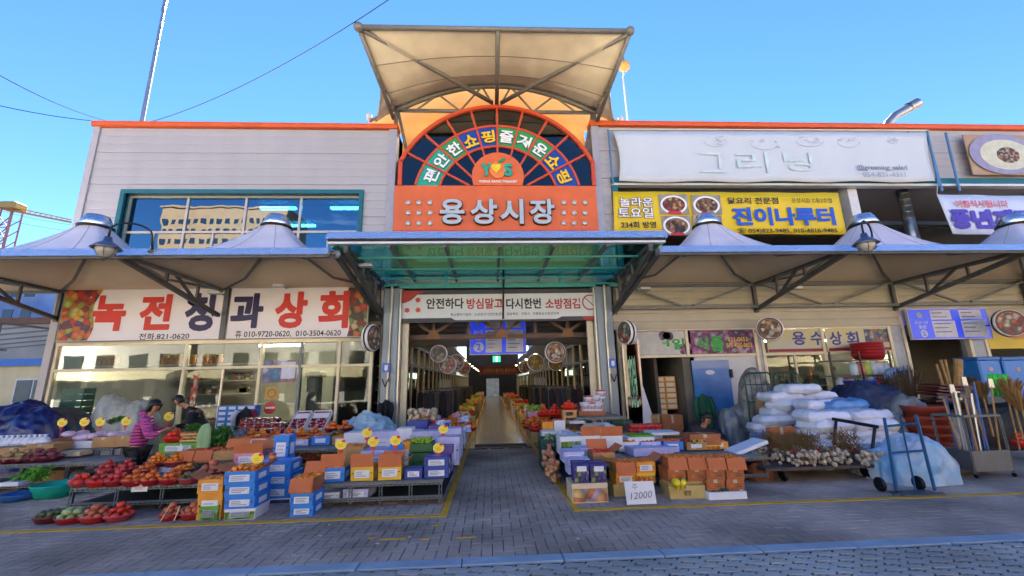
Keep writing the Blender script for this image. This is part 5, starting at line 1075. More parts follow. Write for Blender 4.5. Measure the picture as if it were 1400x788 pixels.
# basins at the left edge
for px,py,w,l,c_ in ((54,684,46,'turquoise plastic basin on the ground left of the front table','159a86'),(8,688,36,'blue plastic basin at the left edge on the ground','2a5a9a')):
    g=G(px,py,0); R_=w*g.y/F/2; solo('basin',l,'basin',MB().lathe([(0,.004),(R_*.78,.004),(R_*.98,.2 if w>40 else .1),(R_*1.05,.21 if w>40 else .11),(R_*1.05,.195 if w>40 else .095),(R_*.8,0),(0,0)],(g.x,g.y+R_*.8,0),26),mt('basin_'+c_,c_,.35,0,.05),True)
# open cartons standing at the front
carton('green and white carton at the foot of the orange carton pile',270,297,693,712,0,.3,'green',pr='leaf_pr')
def pile(px0,px1,rows,D,dep,spec,z0=0):
    """rows: list of picture heights of the edges from bottom to top; spec: one dict per carton"""
    for k,(pb,pt,kw) in enumerate(zip(rows[:-1],rows[1:],spec)):
        kw=dict(kw); l=kw.pop('l'); mid=(px0+px1)/2; zb_=z0 if k==0 else PZ(mid,pb,D); carton(l,px0,px1,pt,pb,zb_,dep,D=D,**kw)
D1=6.35
pile(269,303,[694,675,656],D1,.32,[dict(l='orange carton with white label, lower of the two orange ones',col='orange'),dict(l='open orange tangerine carton beside the left blue pile, brown flap stretched left',col='orange',open_='tangerine',flap='lr')])
p=PZ(286,656,D1); 
pile(306,347,[713,696,679,662,645],6.3,.42,[dict(l='white carton with green leaf print under the left blue pile',col='white',pr='leaf_pr'),dict(l='lower blue carton of the left blue pile',col='blue'),dict(l='middle blue carton of the left blue pile',col='blue'),dict(l='open blue tangerine carton topping the left blue pile, brown flaps spread',col='blue',open_='tangerine',flap='lr',layers=2)])
pile(350,396,[693,682,665,648,632],7.05,.42,[dict(l='white and dark red carton under the right blue pile',col='white',pr='grape_pr',lab=False),dict(l='lowest blue carton of the right blue pile',col='blue'),dict(l='middle blue carton of the right blue pile',col='blue'),dict(l='top blue carton of the right blue pile with a red tin on it',col='blue')])
carton('tall blue carton standing behind the red tin',372,392,596,633,PZ(370,632,7.5),.3,'blue',D=7.5)
t=thing('food_tin','small red and yellow tin on the blue carton pile','tin',P(372,634,7.2)); z=PZ(372,632,7.05); x=PX(372,633,7.25); part('tin',MB().lathe([(0,0),(.05,0),(.05,.1),(0,.1)],(x,7.25,z+.003),14),mt('tin_red','b8281c',.35),t); part('tin_band',MB().lathe([(.0505,.03),(.052,.03),(.052,.07),(.0505,.07)],(x,7.25,z),14,cap=False),mt('tin_gold','c8a040',.35),t)
pile(396,427,[709,692,675,655],6.35,.4,[dict(l='lower of two blue cartons left of the front middle table',col='blue'),dict(l='upper of two blue cartons left of the front middle table',col='blue'),dict(l='open brown carton of tangerines above the two blue cartons',col='brown',open_='tangerine',flap='fb')])
# cartons in the second rank left of the blue piles
carton('open pink and white carton of dark fruit behind the blue pile',318,358,620,637,.45,.4,'pink',D=7.7,open_='onion',flap='ub')
carton('kraft carton with raised lid behind the red onions',290,322,617,636,.5,.35,'kraft',D=8.0,lab=False,open_='persimmon',flap='b')
carton('brown and white carton of small red fruit, left one under the green box',245,265,617,632,.45,.35,'brown',D=8.1,pr=None,open_='persimmon',flap='f'); carton('brown and white carton of small red fruit, right one under the green box',266,290,616,632,.45,.35,'brown',D=8.1,open_='tomato',flap='f')
T2_=table('long dark display bench behind the front left table',-6.1,-2.9,8.6,9.6,.55,4,wheels=False)
carton('bright green carton with a white star tag at the foot of the crates',216,270,606,616,.55,.35,'green',D=8.65)
st5=[(.07*math.cos(a)*(1 if i%2 else .45),.07*math.sin(a)*(1 if i%2 else .45)) for i,a in enumerate([math.pi*2*k/10+math.pi/2+math.pi/5 for k in range(10)])]; p=P(246,613,8.55); solo('star_tag','white star shaped tag on the green carton','tag',MB().prism([(p.x+x*1.2,p.z+z*1.2) for x,z in st5][::-1],8.56,8.565),cardw)
zz=PZ(243,606,8.7); zc_=zz+.01
basket(233,605,zc_,26,'tomato','of tomatoes on the green carton','basket_bright',3,.055,D=8.72)
def crate(label,px0,px1,pyt,pyb,D,dep,z0,mat,n=3,cat='crate',open_=None,r=.05):
    x0,x1=PX(px0,pyb,D),PX(px1,pyb,D); z1=PZ((px0+px1)/2,pyt,D); h=z1-z0; t=thing('wooden_crate' if cat=='crate' else 'plastic_crate',label,cat,((x0+x1)/2,D,z0)); e=h/n
    for k in range(n): 
        for y in (D,D+dep): part('slat',MB().box(x0,y-.006,z0+k*e+.01,x1,y+.006,z0+(k+1)*e-.012),mat,t)
        for x in (x0,x1): part('slat',MB().box(x-.006,D+.007,z0+k*e+.01,x+.006,D+dep-.007,z0+(k+1)*e-.012),mat,t)
    for x in (x0+.02,x1-.02):
        for y in (D+.02,D+dep-.02): part('corner_post',MB().box(x-.014,y-.013,z0,x+.014,y+.013,z1),mat,t)
    part('bottom',MB().box(x0,D,z0,x1,D+dep,z0+.012),mat,t)
    if open_: 
        nx=max(2,int((x1-x0)/(2*r))); ny=max(1,int(dep/(2*r)))
        for i in range(nx):
            for j in range(ny): fruit(open_,(x0+(i+.5)*(x1-x0)/nx,D+(j+.5)*dep/ny,z1-.02),r,'in the '+label)
    return t
wood=mt('crate_wood','c0975e',.7,0,.15,6,stretch=(1,1,6))
crate('pale wooden slatted crate beside the green cloth',245,275,592,606,8.75,.35,zz+.01,wood,3,'crate','onion')
drape('cloth','pale green cloth hanging over the corner of the wooden crate','cloth',(PX(278,600,8.65),8.66,0),.12,.05,.42,mt('cloth_green','8aa878',.85),4,.3,14,z0=.62)
# green leafy plants
lf=mt('leaf_green','2f6a26',.5,0,.3,6,col2='5a9a3a')
def leaves(name,label,c,rx,rz_,n,cat='plant',ll=.12,mat=None,up=.4,seed=1):
    r_=random.Random(seed); m=MB()
    for i in range(n):
        a=r_.uniform(0,6.28); e=r_.uniform(up-.5,1.35); d=Vector((math.cos(a)*math.cos(e),math.sin(a)*math.cos(e),math.sin(e))); b_=Vector(c)+Vector((r_.uniform(-rx,rx),r_.uniform(-rx,rx)*.6,r_.uniform(0,rz_))); s=Vector((-math.sin(a),math.cos(a),0))*ll*r_.uniform(.2,.32); L_=ll*r_.uniform(.7,1.3)
        tip=b_+d*L_+Vector((0,0,-L_*.35)); mid=b_+d*L_*.55
        m.add([b_,mid+s,tip,mid-s,mid+Vector((0,0,-.01))],[(0,4,1),(1,4,2),(2,4,3),(3,4,0)])
    t=thing(name,label,cat,c); part('leaf',m,mat or lf,t,kind='stuff'); part('stem',MB().tube([c,Vector(c)+Vector((0,0,rz_))],.012,6),lf,t); return t
p=P(290,590,8.9); leaves('leafy_plant','bushy green leafy vegetables right of the wooden crate','x' and Vector((p.x,8.95,.6)),.3,.32,420,'vegetables',.15)
p=P(270,583,9.0); leaves('leafy_plant','pale tipped green plant above the wooden crate',Vector((p.x,9.0,.85)),.16,.15,160,'vegetables',.13,None,.4,5)
for px,py,w in ((258,590,.07),(273,592,.06)): pass
# middle display table with tangerine bowls
zt3=.62; T3=table('dark display table carrying the row of small orange bowls',-6.05,-2.95,9.0 if 0 else 9.65,11.2,zt3,4,wheels=False,low=False)
x3=[(302,'basket_red',None),(322,'basket_red',None),(339,'basket_red','tangerine'),(353,'basket_red','tangerine'),(372,'basket_red','persimmon'),(391,'basket_red','persimmon'),(407,'basket_red','tangerine'),(427,'basket_red','persimmon')]
nm=('first','second','third','fourth','fifth','sixth','seventh','eighth')
plas=mt('clear_film','b8bcc8',.2,0,.12,8,.2,20); plasb=mt('film_blue','8fb0c8',.25,0,.15,6,.25,14)
for k,(px,c_,kd) in enumerate(x3):
    t,c0=basket(px,610,zt3,18.5,kd,nm[k]+' from the left along the dark display table',c_,3,.05,D=9.72)
    if kd is None: drape('wrapped_produce','white and dark plastic wrapped produce in the %s small bowl of the display table'%nm[k],'produce bag',(c0[0],c0[1]+.05,0),.15,.1,.14,mt('film_white_'+str(k),('c8ccd8','9aa0b4')[k],.3,0,.3,14,.3,20,col2='2c3450'),k,.35,10,z0=c0[2]-.03)
# packs of red fruit behind, trays
rp=cells('berry_packs',['8a1a2c','b83048','6a1020','c8a8b8','a82838','d8c8d0'],26,.25)
for k in range(14):
    i,j=k%5,k//5; a=PX(333+i*12,590,10.15+j*.28); t=thing('fruit_pack','plastic pack of dark red berries behind the orange bowls, %s'%('%s row, %s from left'%(('front','middle','back')[min(j,2)],nm[i])),'fruit pack',(a,10.15+j*.28,zt3+.1+.1*j)); t.rotation_euler=(0,0,rnd.uniform(-.1,.1))
    o=bpy.data.objects.new('tray',MB().cbox(-.13,0,-.1*j-.1,.13,.24,.07,.02).mesh('tray',rp)); COL.objects.link(o); o.parent=t
    o=bpy.data.objects.new('film',MB().grid(lambda u,v:(-.13+.26*u,.01+.22*v,.075+.03*math.sin(math.pi*u)*math.sin(math.pi*v)),5,4).mesh('film',rp,True)); COL.objects.link(o); o.parent=t
for a,b_,l in ((392,414,'left tilted white tray of red fruit with a white lid strip'),(417,443,'right tilted white tray of red fruit with a white lid strip')):
    D=10.1; x0,x1=PX(a,597,D),PX(b_,597,D); t=thing('fruit_tray',l,'tray',((x0+x1)/2,D,zt3)); M=Matrix.Translation(((x0+x1)/2,D,zt3+.1))@Matrix.Rotation(R(38),4,'X'); w=(x1-x0)/2
    part('tray',MB().box(-w,0,0,w,.6,.02,M).box(-w,0,.02,w,.012,.09,M).box(-w,.588,.02,w,.6,.09,M).box(-w,.012,.02,-w+.012,.588,.09,M).box(w-.012,.012,.02,w,.588,.09,M),cardw,t); part('fruit_layer',MB().box(-w+.02,.02,.03,w-.02,.58,.07,M),rp,t); part('lid_strip',MB().box(-w+.03,.36,.075,w-.03,.52,.082,M),cardw,t)
carton('orange kraft carton with the lid up behind the tilted trays',388,415,576,585,.75,.3,'kraft',D=11.3,lab=False,open_='persimmon',r=.06); 
for k,(px,py) in enumerate(((420,580),(428,578),(424,583),(433,581))): fruit('persimmon',P(px,py,11.2),.07,'loose on the back shelf before the shop glass')
# under the display table: bowls of onions and greens
for px,py,w,kd,l,c_ in ((405,640,26,'onion','on the low shelf, left one under the orange bowls','basket_red'),(425,638,26,'onion','on the low shelf, middle one under the orange bowls','basket_dark'),(447,636,28,'avocado','on the low shelf, right one under the orange bowls','basket_red')): basket(px,py,.25,w,kd,l,c_,3,.05,D=8.9)
for px,kd,l in ((452,'persimmon','of large fruit ending the display table'),(468,'persimmon','of large oranges right of the display table'),(458,'avocado','of green fruit below the large oranges')):
    basket(px,612 if kd=='avocado' else 604,zt3 if kd=='avocado' else zt3+.1,22,kd,l,'basket_dark',2,.075 if kd!='avocado' else .05,D=9.3 if kd=='avocado' else 9.9)
crate('dark green plastic crate on the ground under the onion bowls',393,428,642,672,7.9,.4,0,mt('crate_green','12382a',.5),4,'plastic crate')
# front middle table and its goods
T5=table('low slotted steel table on castors at the front beside the yellow line',-2.5,-.72,6.68,8.6,.33,4,topm=mt('grey_sheet'))
carton('pink and white flower print carton on the lower shelf of the castor table',431,463,674,686,.1,.4,'white',D=6.75,pr=None); carton('pale blue printed carton on the lower shelf of the castor table',468,503,669,684,.1,.4,'lilac',D=6.75)
fr_=.334
carton('open blue tangerine carton at the left of the castor table, brown flap raised',438,470,640,659,fr_,.3,'blue',D=6.78,open_='tangerine',flap='r'); 
carton('open white and yellow carton of tangerines second on the castor table',479,510,638,656,fr_,.3,'yellow',D=6.78,open_='tangerine',flap='r')
carton('open yellow carton of tangerines with red print third on the castor table',517,548,636,654,fr_,.3,'yellow',D=6.78,open_='tangerine',flap='rb',pr=None)
for a,b_ in ((438,470),(479,510),(517,548)):
    x0,x1=PX(a,640,6.77),PX(b_,640,6.77); z=PZ(a,639.5,6.77); solo('carton_flap','brown flap standing on the %s open carton of the castor table'%{438:'first',479:'second',517:'third'}[a],'flap',MB().box(x0,6.765,z+.002,x1,6.769,z+.185),kraftin)
carton('navy carton with white label left of the navy pair',553,577,641,654,fr_,.26,'navy',D=6.8)
pile(580,613,[653,639.5,625],6.8,.3,[dict(l='lower navy carton of the pair at the table corner',col='navy'),dict(l='upper navy carton of the pair at the table corner',col='navy')],fr_)
carton('yellow carton behind the first open blue carton',420,440,637,656,fr_,.3,'yellow',D=7.2)
carton('kraft carton of tangerines tied with dark straps in the second row',460,496,611,640,fr_,.35,'kraft',D=7.35,open_='tangerine',lab=False)
carton('pale blue low carton behind the second open carton',492,530,616,640,fr_,.4,'lilac',D=7.3); carton('blue and white carton behind the third open carton',532,550,608,640,fr_,.3,'blue',D=7.35); carton('orange and white carton left of the green grape crate',549,560,604,638,fr_,.4,'orange',D=7.4)
crate('dark green crate heaped with bright green grapes',560,590,606,636,7.35,.4,fr_,mt('crate_green2','1c5a30',.5),3,'plastic crate')
gp=P(575,606,7.5); m=MB()
for k in range(150): m.ball((gp.x+rnd.uniform(-.16,.16),7.42+rnd.uniform(0,.35),PZ(575,606,7.35)+rnd.uniform(-.02,.05)),.022,6,4)
solo('green_grapes','bright yellow green grapes heaped in the dark green crate','grapes',m,mt('grape_green','8fae2a',.3,0,.2,9),True)
for k,(a,b_,c,d_,D,c_,l) in enumerate(((592,617,612,640,7.2,'purple','purple and white carton behind the navy pair'),(597,628,598,625,7.8,'lilac','lilac carton with red seal in the third row'),(560,600,590,612,8.6,'lilac','long lilac carton beyond the green grapes'),(505,545,590,606,8.6,'lilac','wide lilac wrapped carton beyond the second row'),(542,562,586,604,8.6,'white','white carton with pink tray beyond the grapes'),(556,584,576,586,9.4,'navy','navy and white carton beside the yellow crate'),(470,500,592,610,8.8,'white','white carton right of the large oranges'),(586,612,582,600,9.0,'purple','purple printed carton with a lilac cover'),(600,630,586,604,8.5,'lilac','lilac carton at the alley edge of the left stall'))):
    z0=PZ(a,d_,D); carton(l,a,b_,c,d_,max(.33,min(z0,.8)) if 0 else .33,.4,c_,D=D,pr='grape_pr' if c_=='purple' else None)
T6=table('long slotted steel table along the left yellow line in the alley',-1.75,-.74,8.62,12.0,.36,4,wheels=False)
crate('bright yellow plastic crate on the alley stall',557,582,573,586,9.9,.4,.5,mt('crate_yellow','d8a81c',.45),3,'plastic crate')
m=MB()
for k in range(70): a=P(rnd.uniform(560,596),rnd.uniform(561,574),10.4+rnd.uniform(-.3,.3)); m.lathe([(.0,-.06),(.05,-.03),(.06,.03),(0,.07)],a,6)
solo('garlic_sacks','pale netted bunches of produce piled behind the yellow crate','produce heap',m,mt('net_pale','b0a088',.8,0,.3,12,.3,50),True)
D=10.2
for k,(px,py,kd,w,l) in enumerate(((625,578,'tangerine',26,'of oranges at the alley end of the left stall'),(640,576,'persimmon',22,'at the very edge of the left alley stall'),(606,577,'tomato',22,'of red packs left of the alley oranges'),(590,578,'apple',22,'of red apples in the middle of the alley stall'))): basket(px,py+4,.62,w,kd,l,'basket_red',4,.05,D=D+.02*k)
for k in range(22):
    a=P(rnd.uniform(575,640),rnd.uniform(570,592),rnd.uniform(8.8,11.6)); z=max(.38,a.z); i_=k%3; t=thing('snack_pack',('red','white','blue')[i_]+' %s snack packet leaning on the left alley stall'%('shiny','crumpled','small','striped','folded','glossy','tilted','flat')[k%8],'packet',(a.x,a.y,z),'packets strewn on the left alley stall'); o=bpy.data.objects.new('packet',MB().cbox(-.09,-.01,0,.09,.03,.14,.01).mesh('packet',mt('packet_'+'rwb'[i_],('b02a28','c8ccd8','5a7ab8')[i_],.3,0,.4,20,col2=('d8c8c0','a83a4a','c8d0e0')[i_]))); COL.objects.link(o); o.parent=t; o.rotation_euler=(rnd.uniform(-.9,-.2),0,rnd.uniform(-.6,.6))
# hooked lilac covers hanging over the alley edge
for k in range(5): p=P(632-k*1.5,590+k*8,9.0-k*.4); solo('plastic_cover','thin lilac plastic cover hanging over the alley side, %s from the arcade'%nm[k],'cover',MB().grid(lambda u,v,p=p:(-.76+.06*math.sin(u*7+k)*v+.05*v,p.y+.35*u,.62-.3*v),8,5,.004),mt('film_lilac','b4b8dc',.4,0,.1,5),True)
# left back: potato and vegetable stalls
T7=table('long low dark table of potato bowls at the far left',-9.9,-6.75,8.4,9.3,.47,4,wheels=False)
for k,(px,py,kd,l,c_) in enumerate(((5,640,'potato','of potatoes at the left picture edge','basket_dark'),(22,640,'potato','of pale potatoes second from the left edge','basket_dark'),(40,638,'sweet_potato','of sweet potatoes third from the left edge','basket_dark'),(57,635,'sweet_potato','of sweet potatoes fourth from the left edge','basket_dark'))): basket(px,py,.47,27,kd,l,c_,3,.05,el=1.2,D=8.48+.03*k)
for k,(a,b_,c,d_,D,c_,l) in enumerate(((-4,32,613,622,8.95,'kraft','long kraft carton behind the potato bowls'),(33,72,608,618,8.95,'kraft','wide open kraft carton behind the sweet potatoes'),(62,122,600,606,9.9,'brown','long orange brown lid laid behind the kraft cartons'),(92,124,604,618,9.4,'white','white frosted carton under the brown flap'),(125,153,598,612,9.35,'kraft','kraft carton of pink wrapped produce, left half'),(153,178,596,611,9.35,'kraft','kraft carton of pink wrapped produce, right half'))):
    carton(l,a,b_,c,d_,max(.48,PZ((a+b_)/2,d_,D)),.38,c_,D=D,lab=False)
T8=table('grey slotted table holding the kraft produce cartons beside the person in pink',-8.6,-7.55,9.3,10.2,.6,2,wheels=False,low=True)
pinkf=mt('film_pinkish','c8b0c8',.35,0,.12,9,.3,16)
for k in range(24):
    a=P(rnd.uniform(84,176),rnd.uniform(592,600),9.55+rnd.uniform(-.1,.4)); o=MB().ball((a.x,a.y,max(a.z,.78)),.11,9,6,.6); solo('wrapped_mushrooms','pinkish film wrapped pack of mushrooms heaped on the kraft cartons at the left','mushroom pack',o,pinkf,True,'film wrapped mushroom packs')
for k in range(9):
    a=P(2+k*7.5,600+rnd.uniform(-2,2),9.3); solo('produce_bag','knotted pale plastic bag of produce standing in the row at the far left','produce bag',MB().lathe([(0,0),(.08,.0),(.1,.05),(.07,.12),(.02,.16),(.04,.19),(0,.2)],(a.x,a.y,.7),9),mt('bag_white','c8ccdc',.35,0,.15,10),True,'knotted plastic bags behind the potatoes')
carton('flattened white board lying beside the potato table',68,108,618,622,.5,.3,'cream',D=9.0,lab=False)
leaves('leafy_plant','green leafy bunch lying on the white board at the far left',Vector((PX(20,655,7.9),8.2,.28)),.2,.1,170,'vegetables',.13,mt('leaf_bright','5a9a2a',.5,0,.3),.1,9)
solo('lid','white carton lid lying at the far left above the blue basin','lid',MB().box(PX(-6,665,7.9),7.95,.2,PX(20,665,7.9),8.3,.26),cardw)
drape('plastic_bag','big clear plastic bag lying under the grey table at the far left','bag',(PX(85,638,9.0),9.0,0),.45,.25,.32,plasb,11,.3,16)
solo('carton','brown carton standing on the ground under the potato table','carton',MB().box(PX(45,660,8.7),8.7,0,PX(85,660,8.7),9.1,.3),kraft)
tb=mt('tarp_blue','0a1850',.35,0,.15,3,.3,7,col2='162c78'); tgr=mt('tarp_grey','45484a',.6,0,.2,3,.3,10)
drape('tarpaulin','dark blue tarpaulin draped over a tall pile at the far left edge','tarpaulin',(PX(8,580,11),11.2,0),1.15,.7,1.25,tb,2,.32,22)
drape('tarpaulin','grey tarpaulin over a lower pile between the blue one and the green crate','tarpaulin',(PX(72,590,11.4),11.7,0),.85,.5,1.25,tgr,6,.3,18)
t=crate('tall dark green plastic crate standing on end by the shop corner',74,104,531,590,11.9,.35,.35,mt('crate_green3','0f4a3c',.45),9,'plastic crate')
p0=P(100,590,11.6); solo('leaning_board','brown cardboard sheet leaning on the shop glass behind the price tags','cardboard',MB().box(0,0,0,.75,.015,1.0,Matrix.Translation((p0.x,11.7,.55))@Matrix.Rotation(R(-14),4,'X')@Matrix.Rotation(R(22),4,'Y')),kraft)
drape('plastic_sheet','greyish plastic sheet heaped against the left shop glass','plastic sheet',(PX(168,575,12.0),12.1,0),.8,.4,1.55,mt('film_grey','9aa09a',.3,0,.2,5,.35,10),14,.4,22)
for px,py,l in ((155,572,'small green leek bunch left of the person in pink'),(168,569,'second small green leek bunch left of the person in pink')): c=P(px,py,10.3); leaves('leafy_plant',l,Vector((c.x,10.3,c.z-.12)),.07,.08,70,'vegetables',.1,None,.5,int(px))
for px,py,D,zb_,l in ((353,600,9.4,.7,'yellow tag over the row of small orange bowls'),(352,627,6.55,.62,'yellow tag over the open blue carton pile'),(466,608,6.95,.5,'yellow tag above the first open carton of the castor table'),(502,592,7.7,.5,'highest yellow tag over the lilac wrapped carton'),(510.5,604,7.0,.5,'yellow tag above the second open carton of the castor table'),(541,602.5,7.0,.5,'wide yellow tag above the third open carton of the castor table'),(606,587,8.0,.5,'yellow tag nearest the arcade on the alley stall'),(599.5,612.6,7.0,.55,'yellow tag above the navy carton pair'),(85,578,10,.75,'orange yellow tag furthest left over the brown lid'),(115.5,577,10,.75,'pale tag second from the left over the brown lid'),(137,577,10,.75,'yellow tag third from the left over the mushroom packs'),(172.6,576,10,.75,'pale yellow tag just left of the person in pink'),(231,569.5,9.6,.8,'pale tag between the two stooping people')):
    pricetag(px,py,D,zb_,l,1.0 if D>9 else .84)
# goods before the shop door
for i in range(4):
    for j in range(5):
        D=12.3 if i<3 else 12.35; z0=.55+j*.14; x=PX(303+i*13,570,D); h=.13
        t=thing('carton','small blue carton before the shop door, %s up in the %s column'%(nm[j],nm[i]),'carton',(x,D,z0)); o=bpy.data.objects.new('body',MB().cbox(-.13,0,0,.13,.25,.132,.003).mesh('body',cbm('blue'))); COL.objects.link(o); o.parent=t; q=bpy.data.objects.new('label_panel',MB().box(-.09,-.004,.04,.09,-.0012,.115).mesh('lp',cardw)); COL.objects.link(q); q.parent=o
solo('bin','dark blue plastic bin supporting the small blue cartons','bin',MB().box(PX(298,600,12.2),12.2,0,PX(348,600,12.2),12.7-.1,.545),mt('bin_blue','22386a',.5,0,.1))
garment('dark jacket with one white and one crimson sleeve hung by the shop door',337,556,11.9,.5,.62,('16161c','c8ccd4','7a1c3c'))
drape('plastic_sheet','pale blue plastic sheet heaped over goods beside the left gate column','plastic sheet',(PX(503,585,11.0),11.2,0),.72,.45,1.12,mt('film_sky','9fc0d4',.25,0,.12,4,.35,9),31,.45,24)
garment('black bag and coat hanging on the left gate column',528,546,12.0,.3,.62,('101014','16161a','121216')); garment('dark coat hanging in the arcade mouth beside the left gate column',550,556,12.6,.45,.8,('131317','18181c','151519'))
m=thing('appliance','slim grey radiator stand behind the tilted fruit trays','appliance',(PX(430,560,13.2),13.2,0)); x=PX(428,545,13.2); part('body',MB().cbox(x-.18,13.1,.3,x+.18,13.4,2.0,.03),steeld,m); part('top',MB().cbox(x-.24,13.05,2.0,x+.24,13.45,2.15,.03),steel,m)
p=P(590,512,13.6)
# ================================================================ RIGHT STALLS
T9=table('long slotted steel table along the right yellow line in the alley',1.25,2.3,7.0,12.0,.42,5,wheels=False)
carton('large peach print carton standing at the front corner of the right stall',783,832,661,688,0,.45,'cream',D=6.48,lab=False,pr='peach_pr')
zc2=PZ(807,661,6.48)
for a,b_,l in ((785,806,'left'),(808,830,'right')): carton('dark violet grape print carton, %s one on the peach carton'%l,a,b_,634,661,zc2+.002,.3,'violet',D=6.5,lab=False,pr='grape_pr'); x=PX((a+b_)/2,645,6.49); z=PZ(a,641,6.49); solo('label_sheet','white label on the %s grape print carton'%l,'label',MB().box(x-.07,6.485,z-.04,x+.07,6.489,z+.03),cardw)
carton('violet and lilac carton in line behind the grape cartons',772,800,618,645,.42,.4,'lilac',D=7.15,pr=None); carton('second lilac carton behind the grape cartons',790,812,613,632,.42,.4,'lilac',D=7.5); carton('lilac carton with a rounded violet print at the corner of the right stall',778,808,628,655,.3,.3,'lilac',D=6.9)
carton('white carton with fruit picture and orange corner left on the right stall',767,797,597,622,.42,.4,'white',D=7.9,lab=False,pr='leaf_pr'); carton('open white carton with raised lid in the middle of the right stall',795,822,596,612,.5,.4,'white',D=7.9,flap='u',open_='onion',lab=False); carton('open white and orange carton with wide lid on the right stall',823,852,596,612,.5,.4,'white',D=7.9,flap='u',open_='persimmon',lab=False)
carton('open kraft carton showing red fruit behind the grape cartons',812,842,619,637,.42,.4,'kraft',D=7.1,lab=False,open_='tomato',flap='rb'); 
# orange cartons
zq=.27
carton('olive carton supporting the orange tangerine cartons',840,866,662,686,0,.4,'olive',D=6.75,lab=False); carton('second olive carton behind the handwritten sign',866,895,662,686,0,.4,'olive',D=6.75,lab=False)
pile(843,869,[662,648,633],6.72,.36,[dict(l='lower left orange tangerine carton behind the handwritten sign',col='orange'),dict(l='open upper left orange tangerine carton with brown flap stretched left',col='orange',open_='tangerine',flap='lf',lab=False)],PZ(855,662,6.72))
pile(871,897,[661,647,632],6.72,.36,[dict(l='lower right yellow tangerine carton behind the handwritten sign',col='yellow',lab=False,pr='orange_print'),dict(l='open upper right orange tangerine carton',col='orange',open_='tangerine',flap='r')],PZ(884,661,6.72))
t=thing('handwritten_sign','white foam board with handwritten 12000 leaning on the olive cartons','sign',P(880,690,6.3)); a=P(858,689,6.28); M=Matrix.Translation((a.x,6.3,0.004))@Matrix.Rotation(R(-12),4,'X')
part('board',MB().box(0,0,0,.42,.02,.29,M),cardw,t); vs,fs,_=tmesh('12000',-.008); part('lettering',MB().add([M@Vector((.06+.3*u+.02*v,-.003,.06+.085*v+.02*u)) for u,v in vs],fs),mt('marker_blue','2a3a6a',.5),t); vs,fs,_=tmesh('주',-.005); part('lettering',MB().add([M@Vector((.1+.08*u,-.003,.185+.075*v)) for u,v in vs],fs),mt('marker_blue'),t)
# brown tangerine cartons
bp=mt('print_orange','c85a1c',.6)
carton('olive carton with yellow ribbon and black brush writing under the brown cartons',917,965,664,683,0,.4,'olive',D=6.5,lab=False,words=('담양',.2,.4,ink)); zb1=PZ(941,655,6.5)
def brownc(l,a,b_,t_,bo,D,op=False,z=None): 
    c=carton(l,a,b_,t_,bo,PZ((a+b_)/2,bo,D) if z is None else z,.34,'brown',D=D,lab=False,open_='tangerine' if op else None,flap='f' if op else None); w=PX(b_,bo,D)-PX(a,bo,D)
    o=bpy.data.objects.new('print',MB().prism([(-w*.22+w*.13*math.cos(q)*k,.065+.035*math.sin(q)*k) for q,k in [(2*math.pi*i/16,(1,.7)[i%2]) for i in range(16)]],-.0055,-.0035).mesh('print',bp)); COL.objects.link(o); o.parent=c
    o=bpy.data.objects.new('print_line',MB().box(w*.02,-.0055,.05,w*.35,-.0035,.062).box(w*.02,-.0055,.08,w*.3,-.0035,.088).mesh('print_line',mt('print_dark','5a3018',.6))); COL.objects.link(o); o.parent=c; o['kind']='stuff'
for i,(a,b_) in enumerate(((914,939),(941,967))):
    nmx=('left','right')[i]; brownc('lower %s brown tangerine carton on the olive carton'%nmx,a,b_,640,658,6.55); brownc('open upper %s brown tangerine carton above the olive carton'%nmx,a,b_,626,640,6.55,True)
carton('low olive carton filling between the ribbon carton and the brown pair',914,967,658,664,PZ(941,664,6.56),.3,'olive',D=6.58,lab=False)
for i,(a,b_) in enumerate(((967,992),(994,1019))):
    nmx=('left','right')[i]
    for j,(t_,bo) in enumerate(((656,671),(640.5,656),(626,640.5))): brownc('%s brown tangerine carton in the %s column of the pile of six'%(('lowest','middle','open top')[j],nmx),a,b_,t_,bo,6.5,j==2)
# styrofoam tray of greens
t=thing('foam_tray','white foam tray of dark greens on the ground under the pile of six brown cartons','tray',P(995,685,6.33)); x0,x1=PX(969,684,6.4),PX(1021,684,6.4); part('tray',MB().box(x0,6.38,0,x1,6.75,.02).box(x0,6.38,.02,x1,6.41,.1).box(x0,6.72,.02,x1,6.75,.1).box(x0,6.41,.02,x0+.03,6.72,.1).box(x1-.03,6.41,.02,x1,6.72,.1),mt('styrofoam','d4d8e0',.7,0,.04),t)
m=MB()
for k in range(12): m.tube([(rnd.uniform(x0+.08,x1-.25),rnd.uniform(6.45,6.7),.1),(rnd.uniform(x0+.25,x1-.08),rnd.uniform(6.45,6.7),.11)],.022,6)
solo('cucumbers','dark green cucumbers lying in the white foam tray','cucumbers',m,mt('cucumber','1f4a22',.4,0,.3,9),True)
p=P(932,662,6.4); m=MB()
for s in (-1,1): m.lathe([(0,-.04),(.07,0),(0,.04)],(p.x+s*.06,6.46,p.z),10,Matrix.Rotation(R(90),4,'X')@Matrix.Rotation(s*.5,4,'Y'))
m.bar((p.x,6.45,p.z),(p.x-.05,6.45,p.z-.1),.03,.01); m.bar((p.x,6.45,p.z),(p.x+.05,6.45,p.z-.1),.03,.01); solo('ribbon_bow','yellow ribbon bow on the olive carton','ribbon',m,tagy,True)
